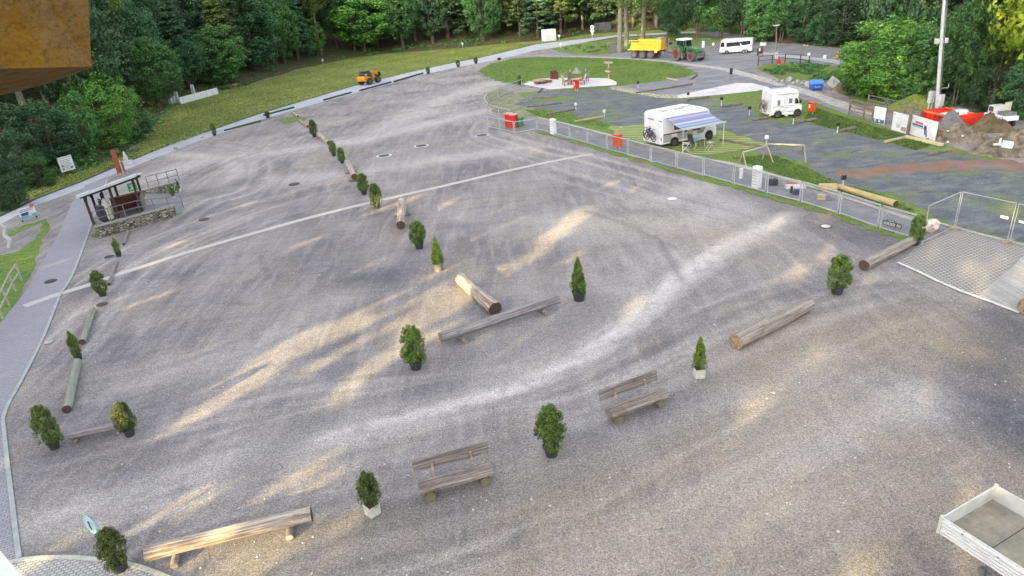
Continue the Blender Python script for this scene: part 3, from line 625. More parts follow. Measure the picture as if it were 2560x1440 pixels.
# explicit front row: kind, base px, top row px (None: metres), half width px, leaves, label
FRONT = [
 ('bush', (20, 520), 380, 50, LF_DARK, 'dark bush at the road bend, left of the red topped billboard'),
 ('bush', (100, 470), 392, 42, LF_MID, 'mid green bush low beside the white list board, on its left'),
 ('bush', (60, 470), 330, 60, LF_DARK, 'dark round tree above the two billboards at the left picture edge'),
 ('maple_b', (150, 425), 250, 62, LF_BLUE, 'dusky green tree directly behind the white list board'),
 ('maple_b', (40, 440), 250, 80, LF_DARK, 'dark tree under the brown beam at the far left'),
 ('dense', (285, 370), 165, 78, LF_BRIGHT, 'big bushy green tree standing out into the meadow at its left end'),
 ('bush', (215, 385), 235, 52, LF_MID, 'bright bushy maple left of the big meadow bush'),
 ('bush', (330, 350), 270, 50, LF_BLUE, 'low spreading bush at the foot of the big meadow bush, right side'),
 ('maple', (405, 268), 85, 62, LF_MID, 'broad tree with several bare stems left of the white barrier'),
 ('maple_c', (485, 232), 92, 48, LF_BLUE, 'bluish green tree above the white barrier'),
 ('maple_b', (560, 212), 60, 55, LF_MID, 'leafy tree just right of the white barrier'),
 ('maple_b', (640, 175), -40, 66, LF_BLUE, 'tall full tree at the wide part of the meadow edge'),
 ('maple', (520, 190), 20, 60, LF_DARK, 'dark tree behind and above the barrier tree'),
 ('slim', (722, 124), -160, 34, LF_BLUE, 'tree with a tall bare forked trunk left of the pale sapling'),
 ('sapling', (742, 135), 55, 26, LF_BRIGHT, 'light green sapling at the foot of the bare forked trunk'),
 ('sapling', (795, 140), 48, 24, LF_BRIGHT, 'slender pale sapling by the first white marker post'),
 ('maple', (915, 128), -30, 78, LF_BRIGHT, 'wide bright green maple with a bundle of thin stems above the yellow loader'),
 ('maple_c', (1015, 125), -20, 45, LF_MID, 'mid green tree right of the wide bright maple'),
 ('fir', (1120, 92), -150, 62, LF_DARK, 'drooping dark fir with bare trunk left of the white container'),
 ('fir_b', (1175, 80), -140, 55, LF_DARK, 'second drooping fir, closer to the white container'),
 ('fir', (1250, 75), -160, 60, LF_DARK, 'dark fir above the brown bank beside the white container'),
 ('maple_c', (1408, 74), -120, 60, LF_BLUE, 'leaning many stemmed tree above the white container'),
 ('fir_b', (1340, 76), -140, 55, LF_DARK, 'black green fir directly behind the white container'),
 ('maple_b', (1480, 66), -120, 40, LF_DARK, 'dark tree behind the round white road sign'),
 ('maple_c', (1640, 72), -110, 55, LF_MID, 'green tree behind the three bare trunked spruces'),
 ('maple_b', (1690, 92), -90, 42, LF_BLUE, 'tree above the front of the yellow tipper'),
 ('maple_c', (1745, 96), -90, 44, LF_DARK, 'dark tree between tractor and white coach motorhome'),
 ('maple', (1800, 96), -100, 50, LF_MID, 'tree above the cab of the white coach motorhome'),
 ('maple_c', (1855, 98), -80, 46, LF_DARK, 'tree above the tail of the white coach motorhome'),
 ('maple_b', (1905, 106), -60, 48, LF_MID, 'tree behind the small framed notice board'),
 ('maple_c', (1950, 103), -40, 52, LF_MID, 'full green tree behind the tall lamp post'),
 ('maple_b', (2005, 105), 0, 44, LF_BLUE, 'hazy tree above the two yellow boulders'),
 ('bush', (2055, 112), 35, 40, LF_BLUE, 'rounded hazy bush right of the two yellow boulders'),
 ('maple_b', (2100, 118), -10, 45, LF_DARK, 'dark tree seen left of the dense round tree'),
 ('dense', (2215, 250), 36, 112, LF_BRIGHT, 'very large dense round tree behind the wooden fence'),
 ('bush', (2140, 238), 150, 36, LF_MID, 'bush in front of the dense round tree, nearest the earth pile'),
 ('maple_b', (2290, 262), 60, 52, LF_MID, 'tree just left of the tall white mast'),
 ('maple_c', (2385, 268), -10, 56, LF_MID, 'tree with two crossing trunks just right of the mast'),
 ('slim', (2480, 262), 40, 34, LF_OLIVE, 'thin tree with a long bare stem and small top right of the mast'),
 ('bush', (2470, 285), 170, 46, LF_DARK, 'dark bush behind the white pickup'),
 ('maple_b', (2550, 300), 110, 50, LF_BLUE, 'full bluish tree at the right picture edge'),
 ('dense', (2430, 262), 100, 45, LF_DARK, 'dark tree directly over the white pickup'),
]
for kind, bp, tp, hw, lm, lab in FRONT:
    b = hit(*bp); h = top_h(b, tp); rx = hw / ppm(b)
    put_tree(kind, (b[0], b[1], b[2] - 0.2), h, rx, lab, G1, lm)
for i, (bp, lab) in enumerate((((1549, 131), 'front spruce of three with a bare trunk, left behind the yellow tipper'), ((1568, 121), 'middle spruce of three with a bare trunk behind the yellow tipper'), ((1606, 106), 'rear spruce of three, rising behind the tipper body'))):
    b = np.array([*flat(*bp), 0.0]); h = 30 + i
    put_tree('spruce', b, h, 5.0, lab, 'three bare trunked spruces behind the tipper', LF_OLIVE, name='spruce_tree')
# sunlit trees, upper right
for bp, h, rx, lm, kind, lab in (((2665, 280), 22, 5.2, LF_SUNLIT, 'maple', 'tree catching yellow morning sun in the top right corner'), ((2720, 262), 21, 4.5, LF_OLIVE, 'maple_b', 'half sunlit tree left of the yellow corner tree')):
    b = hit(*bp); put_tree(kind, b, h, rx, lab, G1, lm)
# wood behind the front row, thinned to what the camera side can see
pts = []; tries = 0
r2 = np.random.default_rng(5)
cand = np.stack([r2.uniform(-190, 210, 60000), r2.uniform(10, 310, 60000)], -1)
sd = edge_sd(cand[:, 0], cand[:, 1])
ok = (sd > 3.5) & (sd < 48)
cand, sd = cand[ok], sd[ok]
rel = np.stack([cand[:, 0], cand[:, 1], np.full(len(cand), 8.0) - HC], -1)
dz = rel @ FW; u = 1280 + F_PX * (rel @ RT) / np.maximum(dz, 1); v = 720 - F_PX * (rel @ UP) / np.maximum(dz, 1)
ok = (dz > 5) & (u > -180) & (u < 2760)
cand, sd = cand[ok], sd[ok]
for cxy, s in zip(cand, sd):
    gap = 4.6 if s < 12 else 6.4
    if all((cxy[0] - p[0]) ** 2 + (cxy[1] - p[1]) ** 2 > gap * gap for p in pts):
        pts.append((cxy[0], cxy[1], s))
        if len(pts) >= 235: break
kinds = ['maple', 'maple_b', 'maple_c', 'fir', 'fir_b', 'fir', 'slim', 'fir_b']
lms = {'fir': [LF_DARK, LF_DARK, LF_BLUE], 'fir_b': [LF_DARK, LF_OLIVE], 'maple': [LF_MID, LF_DARK, LF_BLUE], 'maple_b': [LF_MID, LF_DARK], 'maple_c': [LF_MID, LF_BLUE, LF_DARK], 'slim': [LF_MID, LF_OLIVE]}
gz = hgt([p[0] for p in pts], [p[1] for p in pts])
MARKS = [(250, 'behind the brown beam'), (420, 'above the big meadow bush'), (600, 'above the white barrier'), (800, 'above the bare forked trunk'), (1020, 'above the yellow loader'), (1260, 'above the drooping firs'), (1460, 'above the white container'), (1640, 'behind the three spruces'), (1780, 'above the tractor'), (1900, 'above the coach motorhome'), (2110, 'above the far yard'), (2330, 'above the dense round tree'), (2450, 'right of the mast'), (9999, 'in the top right corner')]
def where(x, y):
    v_ = np.array([x, y, 12.0]) - CAM; u_ = 1280 + F_PX * (v_ @ RT) / (v_ @ FW)
    return next(t for m_, t in MARKS if u_ < m_)
for (x, y, s), z in zip(pts, gz):
    k = kinds[int(r2.integers(0, len(kinds)))]
    lm_ = lms[k][int(r2.integers(0, len(lms[k])))]; hh_ = r2.uniform(15, 24)
    wd_ = ('tall ' if hh_ > 20 else 'lower ') + {LF_DARK.name: 'dark green', LF_MID.name: 'mid green', LF_BLUE.name: 'cool green', LF_OLIVE.name: 'olive green'}[lm_.name] + (' conifer ' if k.startswith('fir') else (' thin tree ' if k == 'slim' else ' leafy tree ')) + ('near the edge of the wood ' if s < 12 else 'deep in the wood ') + where(x, y)
    put_tree(k, (x, y, z - 0.2), hh_, r2.uniform(3.4, 5.2), wd_,
             ('conifers in the wood ' if k.startswith('fir') else 'leafy trees in the wood ') + where(x, y), lm_, name='pine_tree' if k.startswith('fir') else 'tree')
# undergrowth
def growth(name, pix, k, cr, per, leaf, lm, label, seed=1, band=None):
    r = np.random.default_rng(seed); cc = []
    if band is None:
        P = np.array(pix); 
        for _ in range(k):
            i = r.integers(0, len(P)); b = hit(*(P[i] + r.normal(0, 5, 2) * np.array([3, 0.6]))); cc.append(b + np.array([0, 0, r.uniform(0, cr * 0.6)]))
    else:
        a = band; t = np.sort(r.uniform(0, len(a) - 1.001, k))
        for q in t:
            i = int(q); p = a[i] + (a[i + 1] - a[i]) * (q - i); e = (a[i + 1] - a[i]); nn = np.array([-e[1], e[0]]) / np.linalg.norm(e)
            p = p + nn * r.uniform(-1.0, 6.0)
            v_ = np.array([p[0], p[1], 0]) - CAM; u_ = 1280 + F_PX * (v_ @ RT) / (v_ @ FW)
            if (690 < u_ < 900 or 1200 < u_ < 1375) and r.uniform() < .85: continue
            cc.append((p[0], p[1], float(hgt([p[0]], [p[1]])[0]) + r.uniform(-0.2, cr * 0.5)))
    cc = np.array(cc); rr = r.uniform(0.5, 1.3, len(cc)) * cr
    p, nn, t = clumps(cc, rr, per, leaf, 0.7, r, 0.7)
    p[:, 2] = np.maximum(p[:, 2], 0.02)
    o = bpy.data.objects.new(name, leaf_mesh(name, p, nn, leaf, t, lm, r=r)); C.objects.link(o); tag(o, label, 'undergrowth', kind='stuff'); return o
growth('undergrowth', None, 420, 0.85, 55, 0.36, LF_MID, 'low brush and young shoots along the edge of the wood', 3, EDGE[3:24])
growth('undergrowth', None, 150, 0.9, 55, 0.36, LF_DARK, 'dark brush under the trees behind the fence and mast', 4, EDGE[25:29])
growth('bank_plants', [(1930, 182), (1960, 176), (1990, 178), (2020, 182), (2050, 186), (2080, 192), (2100, 200), (2110, 215), (2000, 168), (2040, 170), (2120, 190), (2140, 225), (2050, 198)], 150, 0.5, 45, 0.26, LF_MID, 'weeds and bushes covering the bank above the blue skip', 6)
growth('verge_plants', [(1430, 125), (1500, 118), (1560, 105), (1620, 96), (1680, 92), (1520, 125), (1450, 118), (1590, 118), (1650, 110), (1480, 130)], 90, 0.4, 40, 0.28, LF_MID, 'rough plants on the verge under the three spruces', 7)

def tufts(name, poly, k, size, lm, label, seed, hgt_=0.12):
    r = np.random.default_rng(seed); P = np.array([flat(*p) for p in poly]); lo, hi = P.min(0), P.max(0); q = r.uniform(lo, hi, (k * 6, 2)); q = q[inside(P, q[:, 0], q[:, 1])][:k]
    c = np.stack([q[:, 0], q[:, 1], r.uniform(0.02, hgt_ * .6, len(q))], -1); n_ = r.normal(0, .35, c.shape) + np.array([0, -.15, 1.0]); cl = np.sin(q[:, 0] * .5) * np.cos(q[:, 1] * .37) * .25 + .45
    o = bpy.data.objects.new(name, leaf_mesh(name, c, n_, size, cl + r.normal(0, .25, len(q)), lm, r=r)); C.objects.link(o); tag(o, label, 'grass', kind='stuff')
def inside(poly, x, y):
    c = np.zeros(x.shape, bool); n = len(poly)
    for i in range(n):
        a = poly[i]; b = poly[(i + 1) % n]
        with np.errstate(divide='ignore', invalid='ignore'):
            c ^= ((a[1] > y) != (b[1] > y)) & (x < (b[0] - a[0]) * (y - a[1]) / (b[1] - a[1]) + a[0])
    return c
GR1 = leaf_mat('blades_meadow', (0.17, 0.24, 0.05), (0.42, 0.42, 0.14)); GR2 = leaf_mat('blades_lawn', (0.095, 0.17, 0.035), (0.20, 0.29, 0.07))
tufts('meadow_grass', [(250, 430), (640, 286), (890, 212), (1200, 143), (1340, 109), (1280, 108), (1150, 122), (960, 136), (770, 170), (640, 209), (545, 233), (430, 268), (350, 345), (330, 385)], 60000, .26, GR1, 'uneven tufts of the yellowish meadow below the wood', 12, .2)
tufts('lawn_grass', LAWN_OVAL, 26000, .20, GR2, 'longer grass of the oval lawn', 13)
tufts('camp_grass', [(1310, 274), (1400, 278), (1450, 292), (1540, 318), (1440, 312), (1340, 290)], 1800, .18, GR2, 'grass between the pitches near the gate', 14)
tufts('camp_grass', [(1830, 395), (1930, 388), (2020, 420), (2100, 462), (2180, 478), (2290, 530), (2200, 512), (2080, 470), (1950, 436)], 6000, .14, GR2, 'grass tufts along the camp path', 15)
tufts('camp_grass', [(2030, 268), (2130, 300), (2250, 335), (2330, 362), (2290, 376), (2200, 350), (2060, 318), (2010, 300)], 7000, .17, GR2, 'grass strip in front of the posters', 16)
tufts('verge_grass', [(-60, 590), (0, 530), (87, 492), (200, 450), (300, 408), (330, 390), (200, 425), (130, 442), (60, 474), (0, 506)], 6000, .2, GR1, 'grass strip between the road and the trees at the left', 17, .25)
# ---------------------------------------------------------------- unseen trees added behind the camera; crowns shaped to shade the lot in streaks
LH = LD[:2] / math.tan(SUN_EL) / np.linalg.norm(LD[:2]) * 1.0
def shadow_xy(p):      # where the shadow of p falls on z = 0
    t = p[:, 2] / -LD[2]; return p[:, :2] + LD[None, :2] * t[:, None]
GAPS = [
 ([(1340, 642), (1372, 640), (1432, 578), (1490, 518), (1448, 512), (1420, 530), (1370, 590)], 1.0),
 ([(400, 1080), (500, 1040), (620, 990), (720, 900), (850, 850), (940, 795), (935, 765), (830, 795), (700, 860), (560, 950), (440, 1040)], 1.0),
 ([(800, 900), (860, 885), (960, 855), (1070, 820), (1180, 760), (1240, 705), (1170, 720), (1050, 785), (930, 825)], 0.9),
 ([(820, 1000), (880, 935), (1000, 860), (1030, 870), (970, 920), (920, 970), (860, 1000)], 0.95),
 ([(1230, 705), (1290, 655), (1330, 645), (1270, 700)], 0.9),
 ([(980, 780), (1060, 725), (1180, 685), (1240, 680), (1150, 725), (1060, 760)], 0.9),
 ([(640, 625), (760, 598), (920, 600), (820, 630), (680, 645)], 0.5),
 ([(855, 590), (890, 530), (1000, 505), (1200, 500), (1340, 520), (1200, 525), (1010, 545), (920, 560)], 0.6),
 ([(1980, 670), (2010, 630), (2090, 608), (2070, 645), (2020, 670)], 0.85),
 ([(400, 665), (412, 620), (452, 600), (437, 645)], 0.9),
 ([(325, 760), (350, 705), (400, 710), (345, 765)], 0.5),
 ([(50, 1400), (120, 1345), (180, 1325), (120, 1385)], 0.9),
 ([(370, 1320), (450, 1260), (580, 1205), (520, 1270), (430, 1310)], 0.8),
 ([(600, 1255), (700, 1200), (800, 1150), (920, 1120), (930, 1150), (820, 1205), (740, 1240), (640, 1270)], 0.8),
 ([(350, 1405), (500, 1370), (800, 1290), (830, 1320), (640, 1380), (520, 1440), (370, 1440)], 1.0),
 ([(560, 1460), (640, 1395), (780, 1340), (820, 1350), (700, 1440), (650, 1470)], 0.6),
 ([(-40, 1360), (60, 1370), (120, 1440), (-40, 1460)], 1.0),
 ([(160, 1400), (330, 1410), (420, 1440), (300, 1460), (150, 1450)], 0.5),
 ([(1640, 1060), (2000, 880), (2300, 800), (2460, 860), (2440, 960), (2380, 1050), (2330, 1280), (2250, 1460), (1150, 1460), (1350, 1280)], 0.11),
 ([(2200, 760), (2350, 730), (2560, 790), (2400, 840)], 0.15),
 ([(2350, 1290), (2600, 1350), (2700, 1500), (2450, 1500)], 0.7),
 ([(2330, 640), (2440, 640), (2560, 660), (2560, 730), (2460, 720), (2350, 690)], 0.6),
 ([(640, 190), (780, 200), (900, 185), (700, 240), (500, 290), (380, 320), (560, 250)], 0.35),
 ([(1340, 400), (1900, 480), (1850, 560), (1400, 560)], 0.08),
 ([(1200, 880), (1400, 800), (1700, 650), (1800, 640), (1500, 860), (1250, 1000)], 0.08),
 ([(1500, 440), (1560, 445), (1600, 470), (1520, 462)], 0.6),
]
GP = []
for poly, f in GAPS:                      # widened a little, as leaves overhang a gap's outline
    p_ = np.array([flat(*p) for p in poly]); c_ = p_.mean(0); d_ = p_ - c_
    GP.append((c_ + d_ * (1 + 0.1 / np.maximum(np.hypot(d_[:, 0], d_[:, 1]), 0.8))[:, None], f))
# light reaching the tall trees in the top right corner
def inside(poly, x, y):
    c = np.zeros(x.shape, bool); n = len(poly)
    for i in range(n):
        a = poly[i]; b = poly[(i + 1) % n]
        with np.errstate(divide='ignore', invalid='ignore'):
            c ^= ((a[1] > y) != (b[1] > y)) & (x < (b[0] - a[0]) * (y - a[1]) / (b[1] - a[1]) + a[0])
    return c
r3 = np.random.default_rng(9)
side = np.array([LD[1], -LD[0]]); side /= np.linalg.norm(side); fwd = LD[:2] / np.linalg.norm(LD[:2])
tb = hit(2640, 285); TL = np.array([tb[0], tb[1]]) @ side; ZH = 0.249 * (95 + np.array([tb[0], tb[1]]) @ fwd) + 5; print('sunlit', tb, TL, ZH)
NT = 19; per_tree = 8500
for i in range(NT):
    c_s = -150 + 300 * i / (NT - 1); dist = -(88 + 14 * (i % 2)); base = fwd * dist + side * c_s
    n = per_tree
    zz = r3.uniform(10, 70, n); ww = 11.5 * np.sqrt(np.clip(1 - ((zz - 38) / 42) ** 2, 0.1, 1))
    a = r3.uniform(0, 6.28, n); rr = np.sqrt(r3.uniform(0, 1, n)) * ww
    P = np.stack([base[0] + side[0] * np.cos(a) * rr + fwd[0] * np.sin(a) * rr * .5, base[1] + side[1] * np.cos(a) * rr + fwd[1] * np.sin(a) * rr * .5, zz], -1)
    g = shadow_xy(P); kp = np.ones(n, bool); uu = r3.uniform(0, 1, n)
    for poly, f in GP:
        ins = np.zeros(n, bool)
        for a_, b_ in (((0, 0), (1.0, 0), (-1.0, 0), (0, .25), (0, -.25)) if f > .45 else ((0, 0), (.8, 0), (-.8, 0))):
            o_ = fwd * a_ + side * b_; ins |= inside(poly, g[:, 0] + o_[0], g[:, 1] + o_[1])
        kp &= ~(ins & (uu < f))
    sv_ = P[:, :2] @ side; hole = (sv_ > TL + 1) & (sv_ < TL + 30) & (P[:, 2] > ZH)
    kp &= ~hole
    P = P[kp]
    root = empty('tree', (base[0], base[1], 0), label='unseen tree behind the viewpoint, crown shaped to shade the lot', cat='tree', group='unseen shade trees added behind the viewpoint')
    mb = MB(); mb.cyl((0, 0, -0.5), (0, 0, 20), 0.55, 0.3, 8); mb.build('trunk', BARK, root)
    me = leaf_mesh('crown', P - np.array([base[0], base[1], 0]), np.tile(-LD, (len(P), 1)) + r3.normal(0, 0.35, P.shape), 1.15, np.full(len(P), 0.5), LF_DARK, aspect=0.95, r=r3)
    o = bpy.data.objects.new('crown', me); C.objects.link(o); o.parent = root
# ================================================================== THINGS ON THE LOT
WHITE = mat('white_paint', (0.80, 0.80, 0.80), (0.68, 0.69, 0.70), 1.5, 0.35, spec=0.5)
OFFW = mat('grey_white', (0.55, 0.56, 0.56), (0.45, 0.46, 0.46), 3, 0.6)
GLASS = mat('dark_glass', (0.025, 0.028, 0.035), (0.015, 0.015, 0.02), 2, 0.08, spec=0.8)
RUB = mat('rubber', (0.03, 0.03, 0.032), (0.05, 0.045, 0.04), 5, 0.85)
BLK = mat('black_plastic', (0.035, 0.035, 0.038), (0.02, 0.02, 0.022), 8, 0.6)
POTM = mat('pot_plastic', (0.060, 0.062, 0.070), (0.035, 0.036, 0.042), 6, 0.55)
SOIL = mat('soil', (0.10, 0.06, 0.04), (0.05, 0.035, 0.025), 20, 1.0)
POTW = mat('pot_concrete', (0.62, 0.60, 0.55), (0.46, 0.45, 0.42), 7, 0.8, bump=0.2)
STEEL = mat('galvanised_steel', (0.50, 0.52, 0.54), (0.38, 0.40, 0.42), 6, 0.45, metal=0.35)
GREYM = mat('grey_metal', (0.22, 0.23, 0.24), (0.15, 0.155, 0.165), 6, 0.5, metal=0.3)
ALU = mat('aluminium', (0.72, 0.73, 0.74), (0.60, 0.61, 0.62), 5, 0.35, metal=0.4)
REDP = mat('red_paint', (0.62, 0.035, 0.02), (0.50, 0.03, 0.02), 3, 0.45)
ORANGE = mat('orange_red_paint', (0.75, 0.10, 0.025), (0.62, 0.08, 0.02), 3, 0.5)
def wood_fin(n, l, v, col, g, c):
    col = mixc(n, l, 0.7, col, mixc(n, l, g, (0.12, 0.11, 0.1), (0.9, 0.88, 0.85)), 'OVERLAY')
    k = noise(n, l, v, 3.2, 6, .75, .56, .66, stretch=(2.2, .8, .8)); col = mixc(n, l, mathn(n, l, 'MULTIPLY', k, .7), col, c)
    q = noise(n, l, v, 1.6, 3, .9, .60, .66, stretch=(.25, 9, 9)); return mixc(n, l, mathn(n, l, 'MULTIPLY', q, .8), col, (.05, .042, .038))
def wood_mat(name, a, b, c, rough=0.9):
    def ex(n, l, v, col):
        f = noise(n, l, v, 2.2, 5, 0.7, 0.43, 0.60, stretch=(0.5, 2.2, 2.2)); col = mixc(n, l, mathn(n, l, 'MULTIPLY', f, 0.9), col, c)
        g = noise(n, l, v, 6.0, 6, 0.8, 0.3, 0.7, stretch=(0.35, 5, 5)); return mixc(n, l, 0.7, col, mixc(n, l, g, (0.12, 0.11, 0.1), (0.9, 0.88, 0.85)), 'OVERLAY') if False else wood_fin(n, l, v, col, g, c)
    return mat(name, a, b, 4, rough, bump=0.8, bscale=14, stretch=(0.3, 2.5, 2.5), extra=ex)
LOG_GREY = wood_mat('log_grey', (0.40, 0.37, 0.38), (0.27, 0.25, 0.26), (0.15, 0.135, 0.145))
LOG_PALE = wood_mat('log_pale', (0.62, 0.56, 0.49), (0.42, 0.37, 0.32), (0.17, 0.115, 0.09))
LOG_GREEN = wood_mat('log_greenish', (0.34, 0.36, 0.32), (0.26, 0.30, 0.26), (0.20, 0.20, 0.18))
LOG_BARK = wood_mat('log_barky', (0.31, 0.27, 0.245), (0.15, 0.125, 0.115), (0.42, 0.38, 0.34))
LOG_END = mat('log_end', (0.10, 0.07, 0.06), (0.07, 0.045, 0.035), 9, 0.95)
LOG_ENDP = mat('log_end_pale', (0.40, 0.31, 0.21), (0.20, 0.14, 0.09), 9, 0.95)
BENCHW = wood_mat('bench_wood', (0.40, 0.35, 0.32), (0.22, 0.19, 0.175), (0.12, 0.10, 0.09))
BENCHD = wood_mat('bench_wood_dark', (0.22, 0.195, 0.19), (0.12, 0.105, 0.105), (0.34, 0.31, 0.29))
PLANK = mat('raw_plank', (0.52, 0.42, 0.28), (0.36, 0.28, 0.19), 4, 0.9, stretch=(0.3, 3, 3))
DARKW = mat('dark_stained_wood', (0.085, 0.055, 0.04), (0.05, 0.033, 0.025), 4, 0.8, stretch=(3, 3, 0.4))

# ---- potted conifers
def thuja_mesh(seed, h, r, shape, lm, n=3000, leaf=0.085):
    q = np.random.default_rng(seed); k = 110
    z = q.uniform(0.02, 1, k) ** 0.85
    prof = {'cone': lambda t: (1 - t) ** 0.75 * (0.55 + 0.45 * np.minimum(1, t * 6)), 'egg': lambda t: np.sqrt(np.clip(1 - (t * 1.55 - 0.6) ** 2, 0.02, 1)) * 0.95, 'column': lambda t: np.clip(1.15 * (1 - t ** 3.2), 0.12, 1) * (0.7 + 0.3 * np.minimum(1, t * 5)), 'spire': lambda t: np.where(t < 0.5, 0.95 - t * 0.7, 0.62 * (1 - t) / 0.5 * 0.95 + 0.06)}[shape](z)
    a = q.uniform(0, 6.28, k); rad = r * prof * q.uniform(0.2, 1.12, k) ** 0.6
    cc = np.stack([np.cos(a) * rad, np.sin(a) * rad, z * h * 0.96], -1); cr = q.uniform(0.5, 1.35, k) * r * 0.27 * (0.45 + 0.6 * prof)
    p, nn, t = clumps(cc, cr, n // k, leaf, 0.25, q, 1.25)
    p[:, 2] = np.maximum(p[:, 2], -0.02)
    t = t * 0.8 + 0.15
    return leaf_mesh('crown', p, nn, leaf, t, lm, aspect=0.5, r=q)
THU = {}
for key, seed, shape, lm in (('egg', 21, 'egg', LF_THUJA), ('egg_b', 22, 'egg', LF_THUJA), ('cone', 23, 'cone', LF_THUJA), ('column', 24, 'column', LF_THUJA3), ('bright', 25, 'cone', LF_THUJA2), ('spire', 26, 'spire', LF_THUJA2), ('dull', 27, 'egg', LF_THUJA3), ('slim', 28, 'column', LF_THUJA)):
    THU[key] = thuja_mesh(seed, 1.0, 0.38 if shape != 'column' else 0.34, shape, lm, 8000, 0.056)
POT = MB().lathe([(0.20, 0), (0.205, 0.02), (0.26, 0.34), (0.29, 0.35), (0.29, 0.40), (0.27, 0.40), (0.255, 0.36)], 28).build('pot', POTM, None, smooth=True)
SOILM = MB().lathe([(0.0, 0.30), (0.25, 0.34), (0.26, 0.352)], 20).build('soil', SOIL, None)
POTQ = MB().box((0, 0, 0.22), (0.40, 0.40, 0.44), taper=1.1)
bx = POTQ
POTQ = POTQ.build('pot', POTW, None, bev=0.012)
QS = MB().box((0, 0, 0.441), (0.385, 0.385, 0.012)).build('soil', SOIL, None)
for o_ in (POT, SOILM, POTQ, QS): C.objects.unlink(o_)
def potted(key, base, top, wpx, label, group, square=False, yawz=None, potmat=None, pot_px=None, name='potted_conifer'):
    b = np.array([*flat(*base), 0]); H = top_h(b, top[1]); s = ppm(b); wd = wpx / s
    pw = (pot_px or wpx * 0.66) / s / 0.58
    if square: pw = (pot_px or wpx) / s / 0.5
    ps = pw
    o = empty(name, b, random.uniform(0, 6.28) if yawz is None else yawz, label, 'potted tree', group)
    for src in ((POTQ, QS) if square else (POT, SOILM)):
        c = src.copy(); C.objects.link(c); c.parent = o; c.scale = (ps, ps, ps)
        if potmat and src is POT: c.material_slots[0].link = 'OBJECT'; c.material_slots[0].material = potmat
    z0 = (0.43 if square else 0.33) * ps
    cr = bpy.data.objects.new('crown', THU[key]); C.objects.link(cr); cr.parent = o
    hh = max(0.3, H - z0); cr.location = (0, 0, z0); cr.scale = (wd / 0.84, wd / 0.84, hh / 1.06)
    st = MB().cyl((0, 0, z0 - 0.06), (0, 0, z0 + hh * 0.6), 0.03, 0.012, 6).build('trunk', BARK, o)
    return o
GP1 = 'potted conifers dividing the gravel lot'
potted('dull', (303, 1424), (262, 1322), 66, 'largest bushy potted conifer, on the round cobbled corner at the bottom left', GP1, pot_px=44)
potted('dull', (138, 1120), (92, 1012), 54, 'ragged two topped potted conifer near the left path, left of the low beam', GP1, pot_px=30)
potted('column', (326, 1088), (300, 997), 52, 'stout columnar potted conifer at the right end of the low beam on the left', GP1, pot_px=30)
potted('slim', (198, 899), (175, 824), 27, 'smooth narrow flame shaped potted conifer between two left side logs', GP1, pot_px=20)
potted('dull', (258, 739), (244, 676), 36, 'bushy potted conifer where the sett line meets the left logs', GP1, pot_px=22)
potted('slim', (298, 641), (287, 592), 18, 'thin dark potted conifer beside the ringed manhole near the kiosk', GP1, pot_px=15)
potted('egg', (787, 343), (782, 297), 21, 'farthest potted conifer of the middle row, between two pale logs', GP1, pot_px=12)
potted('egg_b', (835, 390), (829, 350), 20, 'small potted conifer just below the upper pale log, left of its pair', GP1, pot_px=12)
potted('egg', (856, 408), (849, 367), 22, 'small potted conifer in the pair, right hand and nearer one', GP1, pot_px=12)
potted('egg', (911, 486), (904, 431), 30, 'dark green potted conifer just above the sett line', GP1, pot_px=18)
potted('dull', (943, 520), (935, 457), 32, 'yellowish potted conifer right on the sett line', GP1, pot_px=18)
potted('egg_b', (1049, 621), (1037, 551), 46, 'wide open topped potted conifer right of the short pale log', GP1, pot_px=25)
potted('bright', (1097, 676), (1089, 587), 36, 'bright yellow green cone shaped conifer in a taupe pot', GP1, pot_px=29, potmat=mat('pot_taupe', (0.25, 0.23, 0.20), (0.18, 0.165, 0.15), 5, 0.7))
potted('cone', (1448, 750), (1444, 639), 46, 'tall dark cone shaped potted conifer by itself above the horizontal beam', GP1, pot_px=36)
potted('egg', (1041, 921), (1032, 811), 64, 'egg shaped potted conifer left of the long grey beam', GP1, pot_px=36)
potted('egg_b', (1379, 1137), (1362, 1011), 78, 'large ragged potted conifer between the two benches', GP1, pot_px=42)
potted('egg', (2092, 733), (2098, 633), 60, 'full round potted conifer in a black pot right of the thick barky log', GP1, pot_px=36)
potted('egg', (2287, 612), (2286, 534), 40, 'potted conifer standing at the end of the campsite fence', GP1, pot_px=26)
potted('spire', (1747, 941), (1748, 837), 40, 'slim pointed conifer in a square white planter with a small dark label', 'conifers in square white planters', square=True, yawz=0.03, pot_px=29)
potted('column', (933, 1284), (902, 1170), 58, 'dense dark conifer in a square white planter set cornerwise', 'conifers in square white planters', square=True, yawz=R(42), pot_px=36)
potted('slim', (435, 499), (430, 462), 13, 'small dark conifer in a white pot beside the kiosk railing', 'white potted conifers by the kiosk', square=True, pot_px=12)
potted('slim', (448, 481), (443, 445), 12, 'small conifer in a white pot against the kiosk stone wall', 'white potted conifers by the kiosk', square=True, pot_px=12)
G2 = 'potted shrubs along the road'
potted('dull', (537, 339), (537, 307), 13, 'roadside potted shrub nearest the pale kerb stones', G2, pot_px=10)
potted('dull', (670, 295), (669, 278), 14, 'roadside potted shrub at the end of the row of pale logs', G2, pot_px=12)
potted('dull', (1071, 185), (1070, 166), 12, 'roadside potted shrub after the last dark edge beam', G2, pot_px=9)
potted('dull', (1146, 168), (1144, 149), 12, 'roadside potted shrub second to last before the lawn', G2, pot_px=8)
potted('dull', (1190, 159), (1189, 143), 12, 'last leafy roadside potted shrub beside the lawn corner', G2, pot_px=9)
potted('egg', (1299, 211), (1298, 187), 11, 'dark potted shrub behind the curved fence end', G2, pot_px=10)
